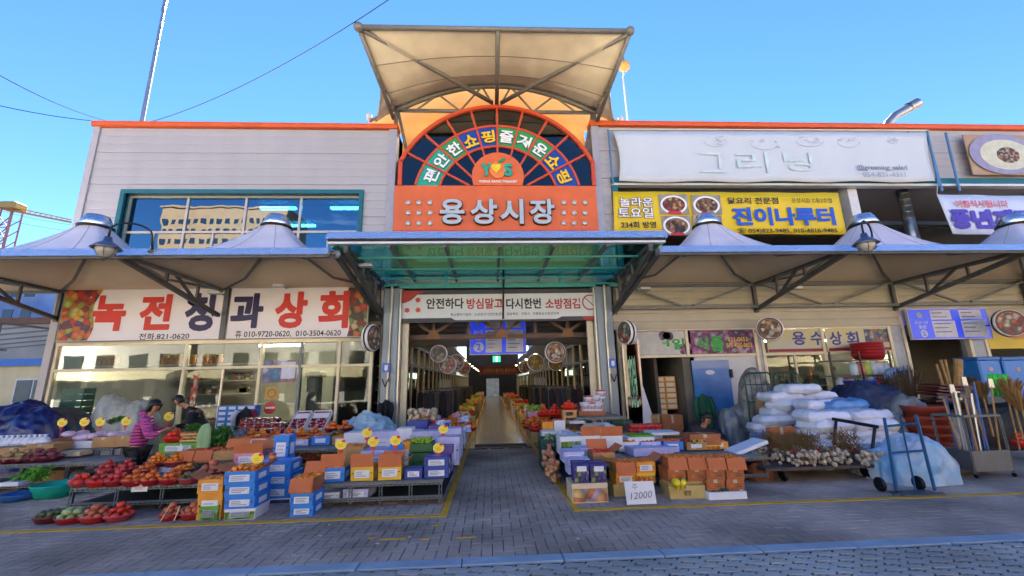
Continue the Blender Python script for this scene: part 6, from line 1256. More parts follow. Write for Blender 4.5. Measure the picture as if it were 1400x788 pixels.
# middle right: white boxes, apples, table
T10=table('grey covered table behind the orange and brown cartons',2.35,4.6,7.3,9.9,.4,4,wheels=False)
carton('white carton with an orange picture and green top on the grey table',860,897,598,620,.42,.45,'white',D=8.1,pr=None,lab=False); carton('wide flat white carton on the grey table',892,930,594,606,.62,.5,'white',D=8.6,lab=False); carton('lower white carton with green leaves on the grey table',896,930,605,618,.42,.5,'white',D=8.55,lab=False)
solo('green_lid','bright green and black lid on the white carton','tray',MB().box(PX(862,597,8.2),8.12,PZ(878,598,8.1)+.005,PX(892,597,8.2),8.5,PZ(878,598,8.1)+.03),mt('lid_green','4f9a2a',.5,0,.2,9))  # green lid of the white carton, a separate object
x0,x1=PX(862,588,9.4),PX(907,588,9.4); zz=PZ(885,592,9.4)
m=solo('plastic_crate','dark green crate under the net of red apples','plastic crate',MB().box(x0-.1,9.4,.0,x1+.05,9.95,zz),mt('crate_green3'))
for i in range(9):
    for j in range(3):
        for k in range(2 if j<2 else 1): fruit('apple',(x0+.05+(x1-x0-.1)*i/8+rnd.uniform(-.01,.01),9.46+j*.12,zz+.05+k*.085),.058,'in the long net of red apples on the right stall')
for k in range(4): carton('flat lilac folded carton number %s lying on the grey table'%nm[k],866+k*10,905+k*8,613-k*.6,617,.41,.5,'lilac',D=7.6+.1*k,lab=False)
# boxes before the sitting man
pile(945,986,[624,609,594],8.0,.35,[dict(l='yellow carton with a black flower pattern before the sitting man',col='yellow',lab=False,pr='orange_print'),dict(l='brown carton with orange print before the sitting man',col='brown',lab=False)],.42)
solo('carton_side','black blotched white side of the flower pattern carton','board',MB().box(PX(946,617,7.99),7.98,.44,PX(966,617,7.99),7.985,.6),cells('blotch_print',['141410','d8b820','c8c4b0','141410'],20))  # printed side of the flower pattern carton, a separate sheet
# cream orange cartons stacked inside the dark doorway
for j in range(7):
    for i in range(2):
        if j==0 and i==1: continue
        D=13.3; x=PX(905+i*15,560,D); z=.62+j*.165; t=thing('carton','cream and orange carton %s from the bottom in the %s column inside the doorway'%(nm[j],('left','right')[i]),'carton',(x,D,z)); o=bpy.data.objects.new('body',MB().cbox(-.17,0,0,.17,.3,.178,.003).mesh('body',cbm('orange'))); COL.objects.link(o); o.parent=t; q=bpy.data.objects.new('label_panel',MB().box(-.14,-.004,.03,.14,-.0012,.145).mesh('lp',mt('label_cream','d8ccb0',.6))); COL.objects.link(q); q.parent=o
carton('big brown carton below the cream carton stack',893,912,567,590,.0,.4,'kraft',D=12.4,lab=False); carton('pair of brown cartons at the right of the doorway',908,936,568,598,.0,.4,'brown',D=12.2,lab=False)
# door stack with lettering and leaning white board in the doorway
t=thing('glass_door','folded glass door with green lettering at the right gate column','door',(PX(862,540,12.5),12.5,0)); a=PX(857,540,12.5); part('pane',MB().box(a,12.48,.3,a+.42,12.49,2.75),gl_dark,t); part('frame',MB().box(a-.05,12.46,.1,a-.003,12.52,2.85).box(a+.423,12.46,.1,a+.48,12.52,2.85),alu,t); letter('건강원',a+.1,a+.32,.9,2.4,12.475,mt('ink_pale_green','8fc8a0',.5),t)
solo('leaning_board','white triangular board leaning in the open doorway','board',MB().prism([(PX(880,590,12.45),.4),(PX(897,590,12.45),.4),(PX(879,540,12.45),1.6)],12.44,12.46),white)
garment('dark green jacket hanging beside the blue door',960,538,12.2,.46,.95,('14503a','1a5a44','124834'))
# alley right: fruit further in
T11=table('brown trayed table inside the arcade mouth on the right',2.0,3.2,10.3,12.2,.85,3,wheels=False,low=False)
t=thing('stool','small pale wooden stool holding a red bowl in the arcade mouth','stool',(PX(779,577,10.6),10.6,.6)); x=PX(779,577,10.6); z=PZ(779,577,10.6)
part('seat',MB().box(x-.17,10.5,z+.24,x+.17,10.8,z+.28),wood,t)
for sx_ in (-1,1):
    for sy_ in (0,1): part('leg',MB().box(x+sx_*.13-.03,10.52+sy_*.22,z-.05,x+sx_*.13+.03,10.57+sy_*.22,z+.237),wood,t)
part('rung',MB().box(x-.1,10.5,z+.1,x+.1,10.518,z+.15),wood,t)
basket(779,564,z+.281,20,'tomato','on the small wooden stool','basket_bright',3,.05,D=10.55)
solo('tray','orange brown wooden tray under the red and white tubs','tray',MB().box(PX(792,568,10.9),10.9,.852,PX(828,568,10.9),11.5,.98),mt('tray_wood','a8602c',.6,0,.15))
def tub(px,py,D,s,l,i):
    p=P(px,py,D); t=thing('tub',l,'tub',p); part('tub_body',MB().lathe([(0,0),(.1*s,0),(.12*s,.16*s),(0,.16*s)],p,14),mt('tub_white','c8cad8',.35,0,.1,12),t); part('tub_lid',MB().lathe([(0,.162*s),(.125*s,.162*s),(.125*s,.19*s),(0,.2*s)],p,14),mt('tub_red','b8303a',.35) if i%2 else white,t); part('tub_print',MB().lathe([(.113*s,.05*s),(.119*s,.12*s)],p,14,cap=False),mt('tub_print','9a3048',.4,0,.3,30,col2='c8ccd8'),t)
for i,(px,py) in enumerate(((800,562),(809,562),(818,562),(805,553),(815,552),(822,545))): tub(px,py,10.95+.01*i,1.1,('front left','front middle','front right','upper left','upper right','topmost')[i]+' red and white tub on the brown tray',i)
for px,py,w,kd,l in ((760,563,24,'tomato','of shiny red packs behind the wooden stool'),(745,566,20,'tomato','left of the stool in the arcade mouth'),(790,552,20,'apple','of red fruit left of the tubs')): basket(px,py,.8,w,kd,l,'basket_bright',4,.055,D=11.4)
for px,py,w,kd,l,D in ((725,580,20,'tangerine','of oranges first along the right alley stall',11.0),(733,584,20,'tomato','of red fruit second along the right alley stall',10.4),(742,582,18,'tangerine','of oranges behind the small white cartons',10.6),(722,574,18,'tomato','furthest red fruit on the right alley stall',11.7)): basket(px,py,.55,w,kd,l,'basket_red',3,.05,D=D)
carton('small white and orange carton of red fruit at the alley edge',742,757,577,592,.45,.35,'orange',D=9.7,open_='tomato',lab=False,r=.05); carton('small white carton of red fruit at the alley edge',758,773,575,590,.45,.35,'white',D=9.7,open_='tomato',lab=False,r=.05); carton('tall white carton below the small fruit cartons',742,760,590,610,.2,.35,'white',D=9.3)
solo('white_shelf','white shelf board beside the bowl of stacked greens','shelf',MB().box(PX(779,582,10.0),10.0,.75,PX(800,582,10.0),10.3,.8),white)
p=P(762,597,8.9); leaves('leafy_plant','pale green leafy cabbages bagged at the right alley edge',Vector((p.x,8.9,.5)),.22,.12,220,'vegetables',.14,mt('leaf_pale','8aa86a',.5,0,.3,7,col2='b8c898'),.2,14)
drape('plastic_bag','clear bag of green leeks on the right alley stall','bag',(PX(783,590,8.8),8.9,0),.34,.25,.3,plas,61,.35,14,z0=.42); drape('plastic_bag','clear bag of brown roots beside the leeks','bag',(PX(812,585,9.4),9.4,0),.3,.22,.32,mt('film_brown','9a8a6a',.3,0,.4,9,.3,20,col2='b8c0b8'),63,.35,14,z0=.45); drape('plastic_bag','clear bag of pale stalks right of the brown roots','bag',(PX(830,583,9.6),9.6,0),.28,.2,.36,plas,65,.35,14,z0=.45)
def netbag(px,py,D,s,l,k):
    p=P(px,py,D); t=thing('onion_net',l,'net bag',(p.x,D,0)); m=MB()
    r_=random.Random(k)
    for i in range(26): m.ball((p.x+r_.uniform(-.1,.1)*s,D+r_.uniform(-.08,.1),.06+r_.uniform(0,.34)*s),.048,7,5)
    part('onions',m,mt('onion_pale','b88a64',.5,0,.25,9),t,True,'stuff')
    part('net_top',MB().lathe([(.1,.36*s),(.03,.46*s),(.05,.52*s),(0,.53*s)],(p.x,D+.01,0),8),mt('net_red','a86a50',.7),t)
netbag(752,640,8.2,1.1,'net bag of onions on the ground at the right yellow line, further one',1); netbag(757,650,7.7,.9,'net bag of onions on the ground at the right yellow line, nearer one',2)
crate('dark green crate under the right alley stall beside the onions',741,756,600,628,8.75,.5,.02,mt('crate_green3'),4,'plastic crate')
crate('long dark green crate behind the right alley table',838,866,575,592,10.6,.5,.45,mt('crate_green3'),3,'plastic crate')
# dim goods deep in the arcade
OR_=['first','second','third','fourth','fifth','sixth','seventh','eighth','ninth','tenth','eleventh','twelfth','thirteenth','fourteenth','fifteenth','sixteenth']+['seventeenth','eighteenth','nineteenth','twentieth']+['twenty '+w for w in ('first','second','third','fourth','fifth','sixth','seventh','eighth')]
rk=mt('rack_black','1a1a1e',.6); 
for s,px_ in ((-1,-1.9),(1,2.6)):
    for k in range(7):
        y=15+k*2.6; t=thing('clothes_rack','dark clothes rail %s from the entrance on the %s of the arcade'%(nm[k],('left','right')[s>0]),'clothes rack',(px_,y,0)); part('rail',MB().bar((px_-.6,y,1.5),(px_+.6,y,1.5),.03).bar((px_-.6,y,0),(px_-.6,y,1.5),.03).bar((px_+.6,y,0),(px_+.6,y,1.5),.03),steeld,t)
        for j in range(6): x=px_-.5+j*.19; part('garment',MB().prism([(x-.08,.45),(x+.09,.5),(x+.09,1.4),(x,1.47),(x-.08,1.4)],y-.2,y+.2),mt('garment_%d'%((j+k)%4),('1c1a22','3a2a2a','26303a','4a4034')[(j+k)%4],.85),t)
for s in (-1,1):
    for k in range(28):
        y=12.8+k*1.0; x=(.25+s*rnd.uniform(1.15,1.35)); h=rnd.uniform(.4,.8); z=rnd.choice(('kraft','white','olive','pink','green','cream','yellow'))
        t=thing('goods_box','%s box of produce deep in the arcade, %s from the entrance on the %s'%(z,OR_[k],('left','right')[s>0]),'box',(x,y,0)); part('box_body',MB().cbox(x-.32,y,0,x+.32,y+.8,h,.01),cbm(z),t); m=MB()
        for j in range(34): m.ball((x+rnd.uniform(-.3,.3),y+rnd.uniform(.02,.78),h+rnd.uniform(.0,.14)),rnd.uniform(.035,.07),7,5)
        part('goods',m,mt('goods_%d'%(k%5),('d8701c','7aa03a','cfc0a8','c02a20','e0b84a')[k%5],.6,0,.25,8),t,True,'stuff')
# ================================================================ FAR RIGHT
bag=mt('sack_white','dcdfe8',.45,0,.12,4,.5,9); bagb=mt('sack_blue','a8c4e4',.4,0,.3,5,.2,14,col2='3a8ad0')
def sackmesh(L_,W_,h,seed):
    r_=random.Random(seed); a=r_.uniform(0,6)
    def top(u,v,s):
        x=(u-.5)*2; y=(v-.5)*2; e=(max(0,1-abs(x)**9)*max(0,1-abs(y)**7))**.42; q=_no.noise(Vector((x*2.2,y*2.2,seed*3+s))); q2=abs(_no.noise(Vector((x*5,y*5,seed*5+s)))); return (x*L_/2*(1-.07*abs(y)**3)+.03*q,y*W_/2*(1-.09*abs(x)**3)+.02*q,s*h/2*e*(1+.4*q-.55*q2))
    m=MB(); m.grid(lambda u,v:top(u,v,1),26,16); m.grid(lambda u,v:top(1-u,v,-1),26,16); return m.mesh('sack',bag,True)
SM=[sackmesh(.86,.6,.235,k) for k in range(4)]; SB=[]
for m_ in SM[:2]: q=m_.copy(); q.materials.clear(); q.materials.append(bagb); SB.append(q)
def sack(x,y,z,label,k,blue=False,rz=0,s=1,name='sack'):
    o=bpy.data.objects.new(name,(SB[k%2] if blue else SM[k%4])); COL.objects.link(o); o.location=(x,y,z+.09*s); o.rotation_euler=(rnd.uniform(-.04,.04),rnd.uniform(-.04,.04),rz); o.scale=(s,s,s); o['label']=label; o['category']='sack'; return o
# rear pile
D=9.6; cxs=[PX(1058,580,D),PX(1100,580,D),PX(1140,580,D)]; lay=[s+' layer' for s in ('lowest','second','third','fourth','fifth','sixth','seventh','eighth','ninth')]
for j in range(9):
    for i in range(2 if j>4 else 3):
        if j>7 and i>0: continue
        x=cxs[i]+(.34 if j>4 else 0)+rnd.uniform(-.07,.07)+(.4 if j==8 else 0); bl_=(i==1 and 1<=j<=3) or (i==0 and j==2)
        sack(x,D+(.12 if j%2 else 0),j*.165,'%s sack, %s one in the %s of the rear sack pile'%('pale blue printed' if bl_ else 'white',('left','middle','right')[i],lay[j]),i+j,bl_,rnd.uniform(-.35,.35))
# front pile wrapped in film
D=8.3; a,b_=PX(1130,600,D),PX(1196,600,D)
for j in range(6):
    for i in range(2): sack(a+(b_-a)*(i*.9),D+(.06 if j%2 else 0),j*.165,'white sack, %s one in the %s of the film wrapped front pile'%(('left','right')[i],lay[j]),i+j+1,False,rnd.uniform(-.16,.16),1.03)
sack(PX(1155,550,8.6),8.75,1.01,'blue printed sack lying across the top of the front pile',1,True,.1,1.05); sack(PX(1125,556,8.8),8.9,1.01,'white sack lying at the left on top of the front pile',2,False,-.1)
sack(PX(1046,590,9.3),9.25,.0,'small white sack low at the left of the piles',0,False,.3,.8); sack(PX(1046,590,9.3),9.25,.17,'small white sack above the low left one',1,False,.1,.8)
solo('pallet','dark wooden pallet under the sacks','pallet',MB().box(PX(1050,600,8.9),8.0,.0,PX(1215,600,8.9),8.02,.06),mt('pallet_wood','4a3a2c',.8))
# garlic cart
gm_=mt('cart_deck','4a4340',.6,.3,.3,4); c0=Vector((4.75,7.15,0)); c1=Vector((6.5,7.2,0)); 
t=thing('flat_cart','low flat trolley with black handle loaded with bunches of dried garlic','cart',(5.6,7.15,0))
part('deck',MB().cbox(4.45,7.12,.2,6.5,8.5,.25,.01),gm_,t)
hp1,hp2=(6.38,7.25),(6.42,8.05); 
part('handle',MB().tube([(6.42,7.2,.25),(6.46,7.2,.95),(6.4,7.2,1.02)],.022,8).tube([(6.1,8.35,.25),(6.1,8.35,1.0),(6.12,8.3,1.04)],.022,8).tube([(6.4,7.2,1.02),(6.12,8.3,1.04)],.026,8) if 0 else MB().tube([(6.40,7.18,.25),(6.36,7.16,.5),(6.38,7.15,.98)],.022,8).tube([(5.25,8.4,.25),(5.25,8.4,1.15)],.022,8) if 0 else MB().tube([P(1196,650,7.3),P(1192,620,7.3),P(1196,585,7.35)],.025,8).tube([P(1142,625,7.9),P(1141,600,7.9),P(1143,576,7.95)],.025,8).tube([P(1138,573,7.95),P(1201,584,7.35)],.03,8),black,t)
for x,y in ((4.85,7.3),(6.3,7.3),(4.7,8.3),(6.3,8.3)): part('wheel',MB().lathe([(0,-.025),(.09,-.025),(.1,-.015),(.1,.015),(.09,.025),(0,.025)],(x,y,.1),16,Matrix.Rotation(R(80),4,'Y')),black,t); part('fork',MB().box(x-.04,y-.03,.15,x+.04,y+.03,.2),steeld,t)
gs_=mt('garlic_stem','a08058',.8,0,.25,20,col2='7a6040'); gr=mt('garlic_root','9a7a48',.9,0,.4,30,col2='6a5430'); gb=mt('garlic_bulbs','dcd0bc',.6,0,.25,20,col2='a08c74')
def bunch(px,py,D,s,l,k):
    r_=random.Random(k); c=P(px,py,D); c.z=max(c.z,.42); t=thing('garlic_bunch',l,'garlic bunch',(c.x,c.y,c.z)); a=MB(); b=MB(); h=MB(); tie=MB()
    for i in range(46):
        an=r_.uniform(-1.4,1.25); el_=r_.uniform(-.1,.5); L_=r_.uniform(.24,.36)*s; d=Vector((math.sin(an),-math.cos(an)*.9,-el_)).normalized(); e=c+d*L_; e.z=max(e.z,.28); a.tube([c,c.lerp(e,.5)+Vector((0,0,.02)),e],.007,4); b.ball(e,.03*s,6,4)
    for i in range(330):
        an=r_.uniform(0,6.28); q=r_.uniform(0,.2)*s; p0_=c+Vector((math.cos(an)*q,.12+math.sin(an)*q*.7,r_.uniform(.0,.2)*s)); d=Vector((r_.uniform(-1,1),r_.uniform(-.6,.6),r_.uniform(-.4,1))).normalized()*r_.uniform(.06,.13); h.bar(p0_,p0_+d,.008,.003)
    tie.lathe([(.04,-.03),(.05,-.03),(.05,.03),(.04,.03)],c+Vector((0,-.03,.0)),10,Matrix.Rotation(R(70),4,'X'),cap=False)
    part('stems',a,gs_,t,kind='stuff'); part('bulbs',b,gb,t,True,'stuff'); part('dried_tops',h,gr,t,kind='stuff'); part('tie',tie,mt('tie_red','b03a2c',.6),t)
for i,(px,py,D,s,l) in enumerate(((1058,622,8.0,1.15,'leftmost bunch of dried garlic on the trolley'),(1085,634,7.45,1.1,'front bunch of dried garlic second from the left on the trolley'),(1100,618,8.0,1.0,'rear bunch of dried garlic second from the left on the trolley'),(1118,632,7.5,1.25,'big front bunch of dried garlic in the middle of the trolley'),(1148,622,8.0,1.05,'rear bunch of dried garlic right of the middle on the trolley'),(1168,632,7.45,1.3,'rightmost front bunch of dried garlic on the trolley'),(1166,614,8.1,.9,'rear bunch of dried garlic at the right by the handle'))): bunch(px,py,D,s,l,i+5)
carton('brown board standing behind the garlic bunches',1052,1092,584,612,.26,.03,'brown',D=8.42,lab=False); carton('reddish low board behind the garlic bunches',1094,1132,598,612,.26,.03,'brown',D=8.42,lab=False)
M=Matrix.Translation((4.55,7.6,.45))@Matrix.Rotation(R(-18),4,'Y'); solo('foam_lid','white foam lid propped on the left end of the garlic trolley','lid',MB().cbox(-.28,0,0,.35,.4,.06,.01,M),mt('styrofoam'))  # styrofoam lid tilted against the trolley end
drape('orange_net','orange netting heap at the left end of the trolley','net',(PX(1040,635,7.4),7.5,0),.22,.2,.3,mt('net_orange','a85a24',.8,0,.5,25,.5,60,col2='5a3a24'),71,.4,12,z0=0)
# roll cages
def cage(px0,px1,pyt,D,l):
    x0,x1=PX(px0,540,D),PX(px1,540,D); zt_=PZ((px0+px1)/2,pyt,D); t=thing('roll_cage',l,'roll cage',((x0+x1)/2,D,0)); g=mt('cage_green','1c4a44',.4,.3)
    part('cage_frame',MB().tube([(x0,D,.1),(x0,D,zt_-.08),(x0+.08,D,zt_),(x1-.08,D,zt_),(x1,D,zt_-.08),(x1,D,.1)],.022,8),g,t)
    for k in range(4): z=zt_-.28-k*.42; part('cross_rail',MB().tube([(x0,D,z),(x1,D,z)],.012,6),g,t)
    for k in range(1,5): x=x0+(x1-x0)*k/5; part('upright',MB().tube([(x,D,.15),(x,D,zt_)],.009,6),g,t)
    part('cage_base',MB().box(x0,D,.1,x1,D+.7,.14),g,t)
cage(1021,1058,510,10.4,'dark green wire roll cage left of the sack piles'); cage(1062,1096,509,10.5,'dark green wire roll cage just behind the sack piles')
drape('plastic_sheet','grey plastic sheet bundled beside the blue door','plastic sheet',(PX(1012,580,10.9),11.0,0),.45,.3,1.1,mt('film_smoke','6f7880',.35,0,.25,5,.35,10),81,.4,18); drape('plastic_sheet','pale scrap heap inside the roll cage','plastic sheet',(PX(1040,560,10.8),10.85,0),.5,.3,1.9,mt('film_scrap','84827c',.6,0,.4,7,.4,14),83,.4,18)
carton('tilted brown carton behind the sacks by the cage',1047,1066,540,558,.9,.3,'kraft',D=10.1,lab=False,rz=.3)
# shelf rack with bottles, red tub stack, blue barrel
D=11.9; x0,x1=PX(1140,520,D),PX(1222,520,D); t=thing('shelf_rack','dark steel shelf rack of white jars before the second shop','shelf',((x0+x1)/2,D,0)); zs_=[PZ(1180,a,D) for a in (560,535,513,492)]
for z in zs_: part('shelf_board',MB().box(x0,D,z-.03,x1,D+.45,z),steeld,t)
for x in (x0,(x0+x1)/2,x1): part('upright',MB().box(x-.025,D-.02,0,x+.025,D,zs_[-1]+.25),black,t)
for i,(zi,px,c_) in enumerate([(2,1172+q*9,q) for q in range(6)]+[(1,1150+q*14,q+3) for q in range(5)]):
    x=PX(px,515,D+.1); cc=('b8ccd4','c87a6a','a8b84a','c0c8d0','c8ccd4','b8c0cc','98b8c8','a83a44')[c_%8]; t=thing('jar','plastic jar %s from the left on the %s shelf of the rack, %s'%(nm[c_%6 if zi==2 else (px-1150)//14],('lower','middle','upper')[zi],('bluish','pink lidded','lime topped','white','pale','lilac','pale blue','red')[c_%8]),'jar',(x,D+.15,zs_[zi])); part('jar_body',MB().lathe([(0,.002),(.1,.002),(.11,.04),(.11,.3),(.08,.34),(0,.34)],(x,D+.17,zs_[zi]),12),mt('jar_'+cc,cc,.35,0,.12,9),t,True); part('jar_lid',MB().lathe([(.085,.345),(.085,.39),(0,.395)],(x,D+.17,zs_[zi]),12),mt('jar_lid_'+cc,('c8ccd0','b03a3a','6a9a2a')[c_%3],.4),t)
rt=mt('tub_stack_red','9a1c24',.4,0,.1)
for k in range(5):
    x=PX(1192,490,D+.2); z=zs_[-1]+.02+k*.085; solo('wash_basin','dark red basin %s from the bottom of the stack on the rack'%nm[k],'basin',MB().lathe([(0,0),(.33,0),(.38,.14),(.41,.15),(.41,.135),(.34,-.01),(0,-.01)],(x,D+.3,z),24),rt,True)
a=P(1181,552,9.9); b_=PX(1196,540,9.9)-a.x
t=thing('barrel','blue plastic tub standing on the heap behind the sacks','tub',(a.x,9.9,a.z)); part('tub_body',MB().lathe([(0,0),(b_*.85,0),(b_,.52),(b_*1.04,.53),(b_*1.04,.56),(b_*.9,.56),(b_*.8,.1),(0,.1)],(a.x,9.9,a.z-.02),24),mt('barrel_blue','1438a0',.35,0,.08),t,True)
drape('tarpaulin','dark navy tarpaulin covering the tall heap behind the white sacks','tarpaulin',(PX(1190,590,9.8),9.9,0),1.25,.7,1.35,mt('tarp_navy','1a2648',.6,0,.25,3,.3,8),91,.3,26)
drape('tarpaulin','crumpled grey plastic tarpaulin on the heap left of the brown tubs','tarpaulin',(PX(1262,600,8.5),8.6,0),.75,.5,1.15,mt('tarp_smoke','6a6e70',.35,0,.3,4,.4,8,col2='8a9090'),93,.5,26)
drape('tarpaulin','pale blue and grey sheet thrown over goods behind the blue hand truck','tarpaulin',(PX(1255,660,7.0),7.1,0),.58,.42,.68,mt('sheet_sky','b4c0cc',.4,0,.1,2.4,.5,7,col2='6ea4cc'),97,.35,26)
drape('plastic_sheet','grey white plastic bundle between the sacks and the blue hand truck','plastic sheet',(PX(1208,650,7.5),7.6,0),.34,.3,.55,mt('film_pearl','b8c0c8',.3,0,.2,6,.6,8,col2='7f98ac'),111,.6,20); drape('plastic_sheet','small pale bundle at the foot of the terracotta tubs','plastic sheet',(PX(1290,655,7.2),7.25,0),.24,.2,.4,mt('film_pearl'),113,.6,16)
t=thing('hand_truck','blue upright hand truck with two black wheels at the yellow line','hand truck',(PX(1245,672,6.4),6.4,0)); hb=mt('truck_blue','1f4f70',.4,.3,.15)
A,B_,C_,D_=P(1209,572,6.75),P(1252,568,6.75),P(1278,670,6.25),P(1226,672,6.35)
part('truck_frame',MB().tube([D_,A],.022,8).tube([C_,B_],.022,8),hb,t)
for u in (.12,.5): part('cross_bar',MB().tube([A.lerp(D_,u),B_.lerp(C_,u)],.018,8),hb,t)
part('middle_bar',MB().tube([A.lerp(B_,.5),D_.lerp(C_,.5)],.014,6),hb,t); part('toe_plate',MB().box(D_.x-.05,6.15,.01,C_.x+.05,6.42,.025),steeld,t)
for x in (D_.x-.1,C_.x+.02): part('wheel',MB().lathe([(0,-.025),(.085,-.025),(.1,-.012),(.1,.012),(.085,.025),(0,.025)],(x,6.5,.1),18,Matrix.Rotation(R(90),4,'Y')),black,t)
solo('rope','grey rope coiled on the ground at the hand truck','rope',MB().tube([(5.95+.3*math.cos(a_)+.02*a_,6.22+.06*math.sin(a_*1.1),.015) for a_ in [i*.4 for i in range(46)]],.01,5),mt('rope_grey','5a5a58',.9))
# big terracotta plastic tubs
tr=mt('tub_terracotta','8a3420',.6,0,.12,5); c=G(1312,643,0)
for k in range(7):
    solo('planter_tub','terracotta coloured ribbed tub %s from the bottom of the tall nested stack'%nm[k],'tub',MB().lathe([(0,0),(.31,0),(.32,.1),(.335,.11),(.325,.13),(.33,.16),(.35,.16),(.35,.145),(0,.145)] if k<6 else [(0,0),(.31,0),(.33,.2),(.35,.2),(.35,.17),(.3,.05),(0,.05)],(c.x,c.y+.4,k*.15),26),tr,True)
# slotted trolley of tools
x0,x1=PX(1322,650,7.2),PX(1392,650,7.0); zt_=PZ(1352,568,7.1); y0,y1=7.05,7.55
t=thing('tool_trolley','slotted grey steel trolley holding upright tools at the right edge','trolley',((x0+x1)/2,y0,0)); gsm=mt('sheet_metal','6a6e70',.45,.5,.1)
for x in (x0,x1):
    for y in (y0,y1): m=MB(); slotted(m,(x,y,.06),(x,y,zt_),.05); part('post',m,slot,t,kind='stuff'); part('castor',MB().lathe([(0,-.012),(.035,-.012),(.035,.012),(0,.012)],(x,y,.035),10,Matrix.Rotation(R(90),4,'Y')),black,t)
part('top_rail',MB().bar((x0,y0,zt_),(x1,y0,zt_),.035).bar((x0,y1,zt_),(x1,y1,zt_),.035),slot,t); part('top_rail',MB().bar((x0,y0,zt_),(x0,y1,zt_),.035).bar((x1,y0,zt_),(x1,y1,zt_),.035),slot,t)
part('tray_panel',MB().box(x0,y0-.012,.1,x1,y0-.002,.42),gsm,t); part('tray_panel',MB().box(x0,y1,.1,x1,y1+.01,.42).box(x0-.012,y0,.1,x0-.002,y1,.42).box(x1+.002,y0,.1,x1+.012,y1,.42).box(x0,y0,.1,x1,y1,.11),gsm,t)
tw=mt('handle_wood','a8814a',.6,0,.2,9); tmt=mt('tool_metal','a8acb0',.3,.8,.1); tbl=mt('tool_blue','2a5aa8',.4)
for i in range(16):
    xx=x0+.06+(x1-x0-.12)*i/15; yy=y0+.1+.3*((i*7)%5)/5; lean=rnd.uniform(-.16,.14); top=zt_+rnd.uniform(.25,.55); kind=i%4
    t=thing('garden_tool',('steel tube','wooden handled','blue striped','grey headed')[kind]+' tool %s in the slotted trolley'%('furthest left','second','third','fourth','fifth','sixth','seventh','eighth','ninth','tenth','eleventh','twelfth','thirteenth','fourteenth','fifteenth','last')[i],'tool',(xx,yy,.12))
    part('tool_shaft',MB().tube([(xx,yy,.12),(xx+lean*top,yy,top)],.014 if kind else .02,7),(tmt,tw,tbl,tw)[kind],t)
    if kind==3: part('tool_head',MB().prism([(xx+lean*top-.04,top-.03),(xx+lean*top+.06,top-.03),(xx+lean*top+.05,top+.12),(xx+lean*top-.03,top+.12)],yy-.01,yy+.01),tmt,t)
    elif kind==1: part('tool_head',MB().box(xx+lean*top-.1,yy-.02,top-.02,xx+lean*top+.1,yy+.02,top+.03),steeld,t)
# brooms and green scoops
brm=mt('broom_straw','b08a50',.9,0,.3,25,col2='8a6434'); brd=mt('broom_twig','6a553a',.9,0,.4,25,col2='4a3c28')
def broom(px,py,D,h,w,mat,l,k,zdown=False):
    r_=random.Random(k); c=P(px,py,D); m=MB(); t=thing('broom',l,'broom',(c.x,D,c.z))
    for i in range(110):
        a=r_.uniform(-1,1); b_=r_.uniform(-.35,.35); e=c+Vector((a*w,b_*w,h*(1-.25*a*a)*r_.uniform(.75,1))); m.bar(c+Vector((a*w*.2,b_*w*.2,0)),e,.009,.004)
    part('bristles',m,mat,t,kind='stuff'); part('broom_handle',MB().tube([c+Vector((0,0,.05)),(c.x,D,c.z-.7)],.016,7),tw,t)
for i,(px,py,D,h,w,mm,l) in enumerate(((1232,552,9.6,.75,.3,brd,'dark twig broom standing left behind the grey tarpaulin'),(1248,548,9.7,.85,.33,brd,'dark twig broom standing right behind the grey tarpaulin'),(1218,548,9.9,.55,.22,brd,'short twig broom by the blue tub'),(1345,545,8.0,.35,.22,brm,'straw broom left of the green scoops'),(1385,548,7.4,.45,.24,brm,'pale straw broom right of the green scoops'),(1398,562,7.2,.4,.25,brm,'pale straw broom at the very edge'),(1330,532,9.6,.3,.2,brd,'dark broom above the maroon slabs'))): broom(px,py,D,h,w,mm,l,i)
gp_=mt('green_plastic','1fc83a',.35,0,.08)
for k,px in enumerate((1365,1379)): p=P(px,543,7.6); t=thing('plastic_scoop','bright green plastic scoop, %s of the pair above the tool trolley'%('left','right')[k],'scoop',(p.x,7.6,p.z)); part('scoop_pan',MB().grid(lambda u,v,p=p:(p.x-.09+.18*u,7.6+.06*math.sin(math.pi*u),p.z+.42*v),8,6,.008),gp_,t,True); part('scoop_rib',MB().box(p.x-.006,7.59,p.z+.02,p.x+.006,7.605,p.z+.4),gp_,t)
part('scoop_handle',MB().tube([(p.x,7.62,p.z+.02),(p.x,7.65,.3)],.012,7),tw,t)
mr_=mt('maroon_plastic','5a2420',.5,0,.15)
for k in range(5): p=P(1300,543-k*4.5,9.3); M=Matrix.Translation((p.x,9.2,p.z-.05))@Matrix.Rotation(R(rnd.uniform(-10,8)),4,'Y'); solo('plastic_slab','maroon flat plastic tray %s from the bottom of the leaning heap'%nm[k],'tray',MB().cbox(-.48+.03*k,0,0,.48,.5,.04,.01,M),mr_)
solo('heap_base','dark covered heap under the maroon trays and brooms','heap',MB().grid(lambda u,v:(PX(1215,600,9.5)+(PX(1400,600,9.5)-PX(1215,600,9.5)+1.5)*u,9.2+1.4*v,(.95+.12*math.sin(u*9)+.1*math.sin(u*23+v*5))*min(1,8*min(u,1-u))**.5*(1-.2*v)),40,6,.01).box(PX(1225,600,9.5),9.25,0,PX(1400,600,9.5)+1,9.3,.9),mt('heap_dark','22221f',.8,0,.4,4,.4,9),True)
D=10.6
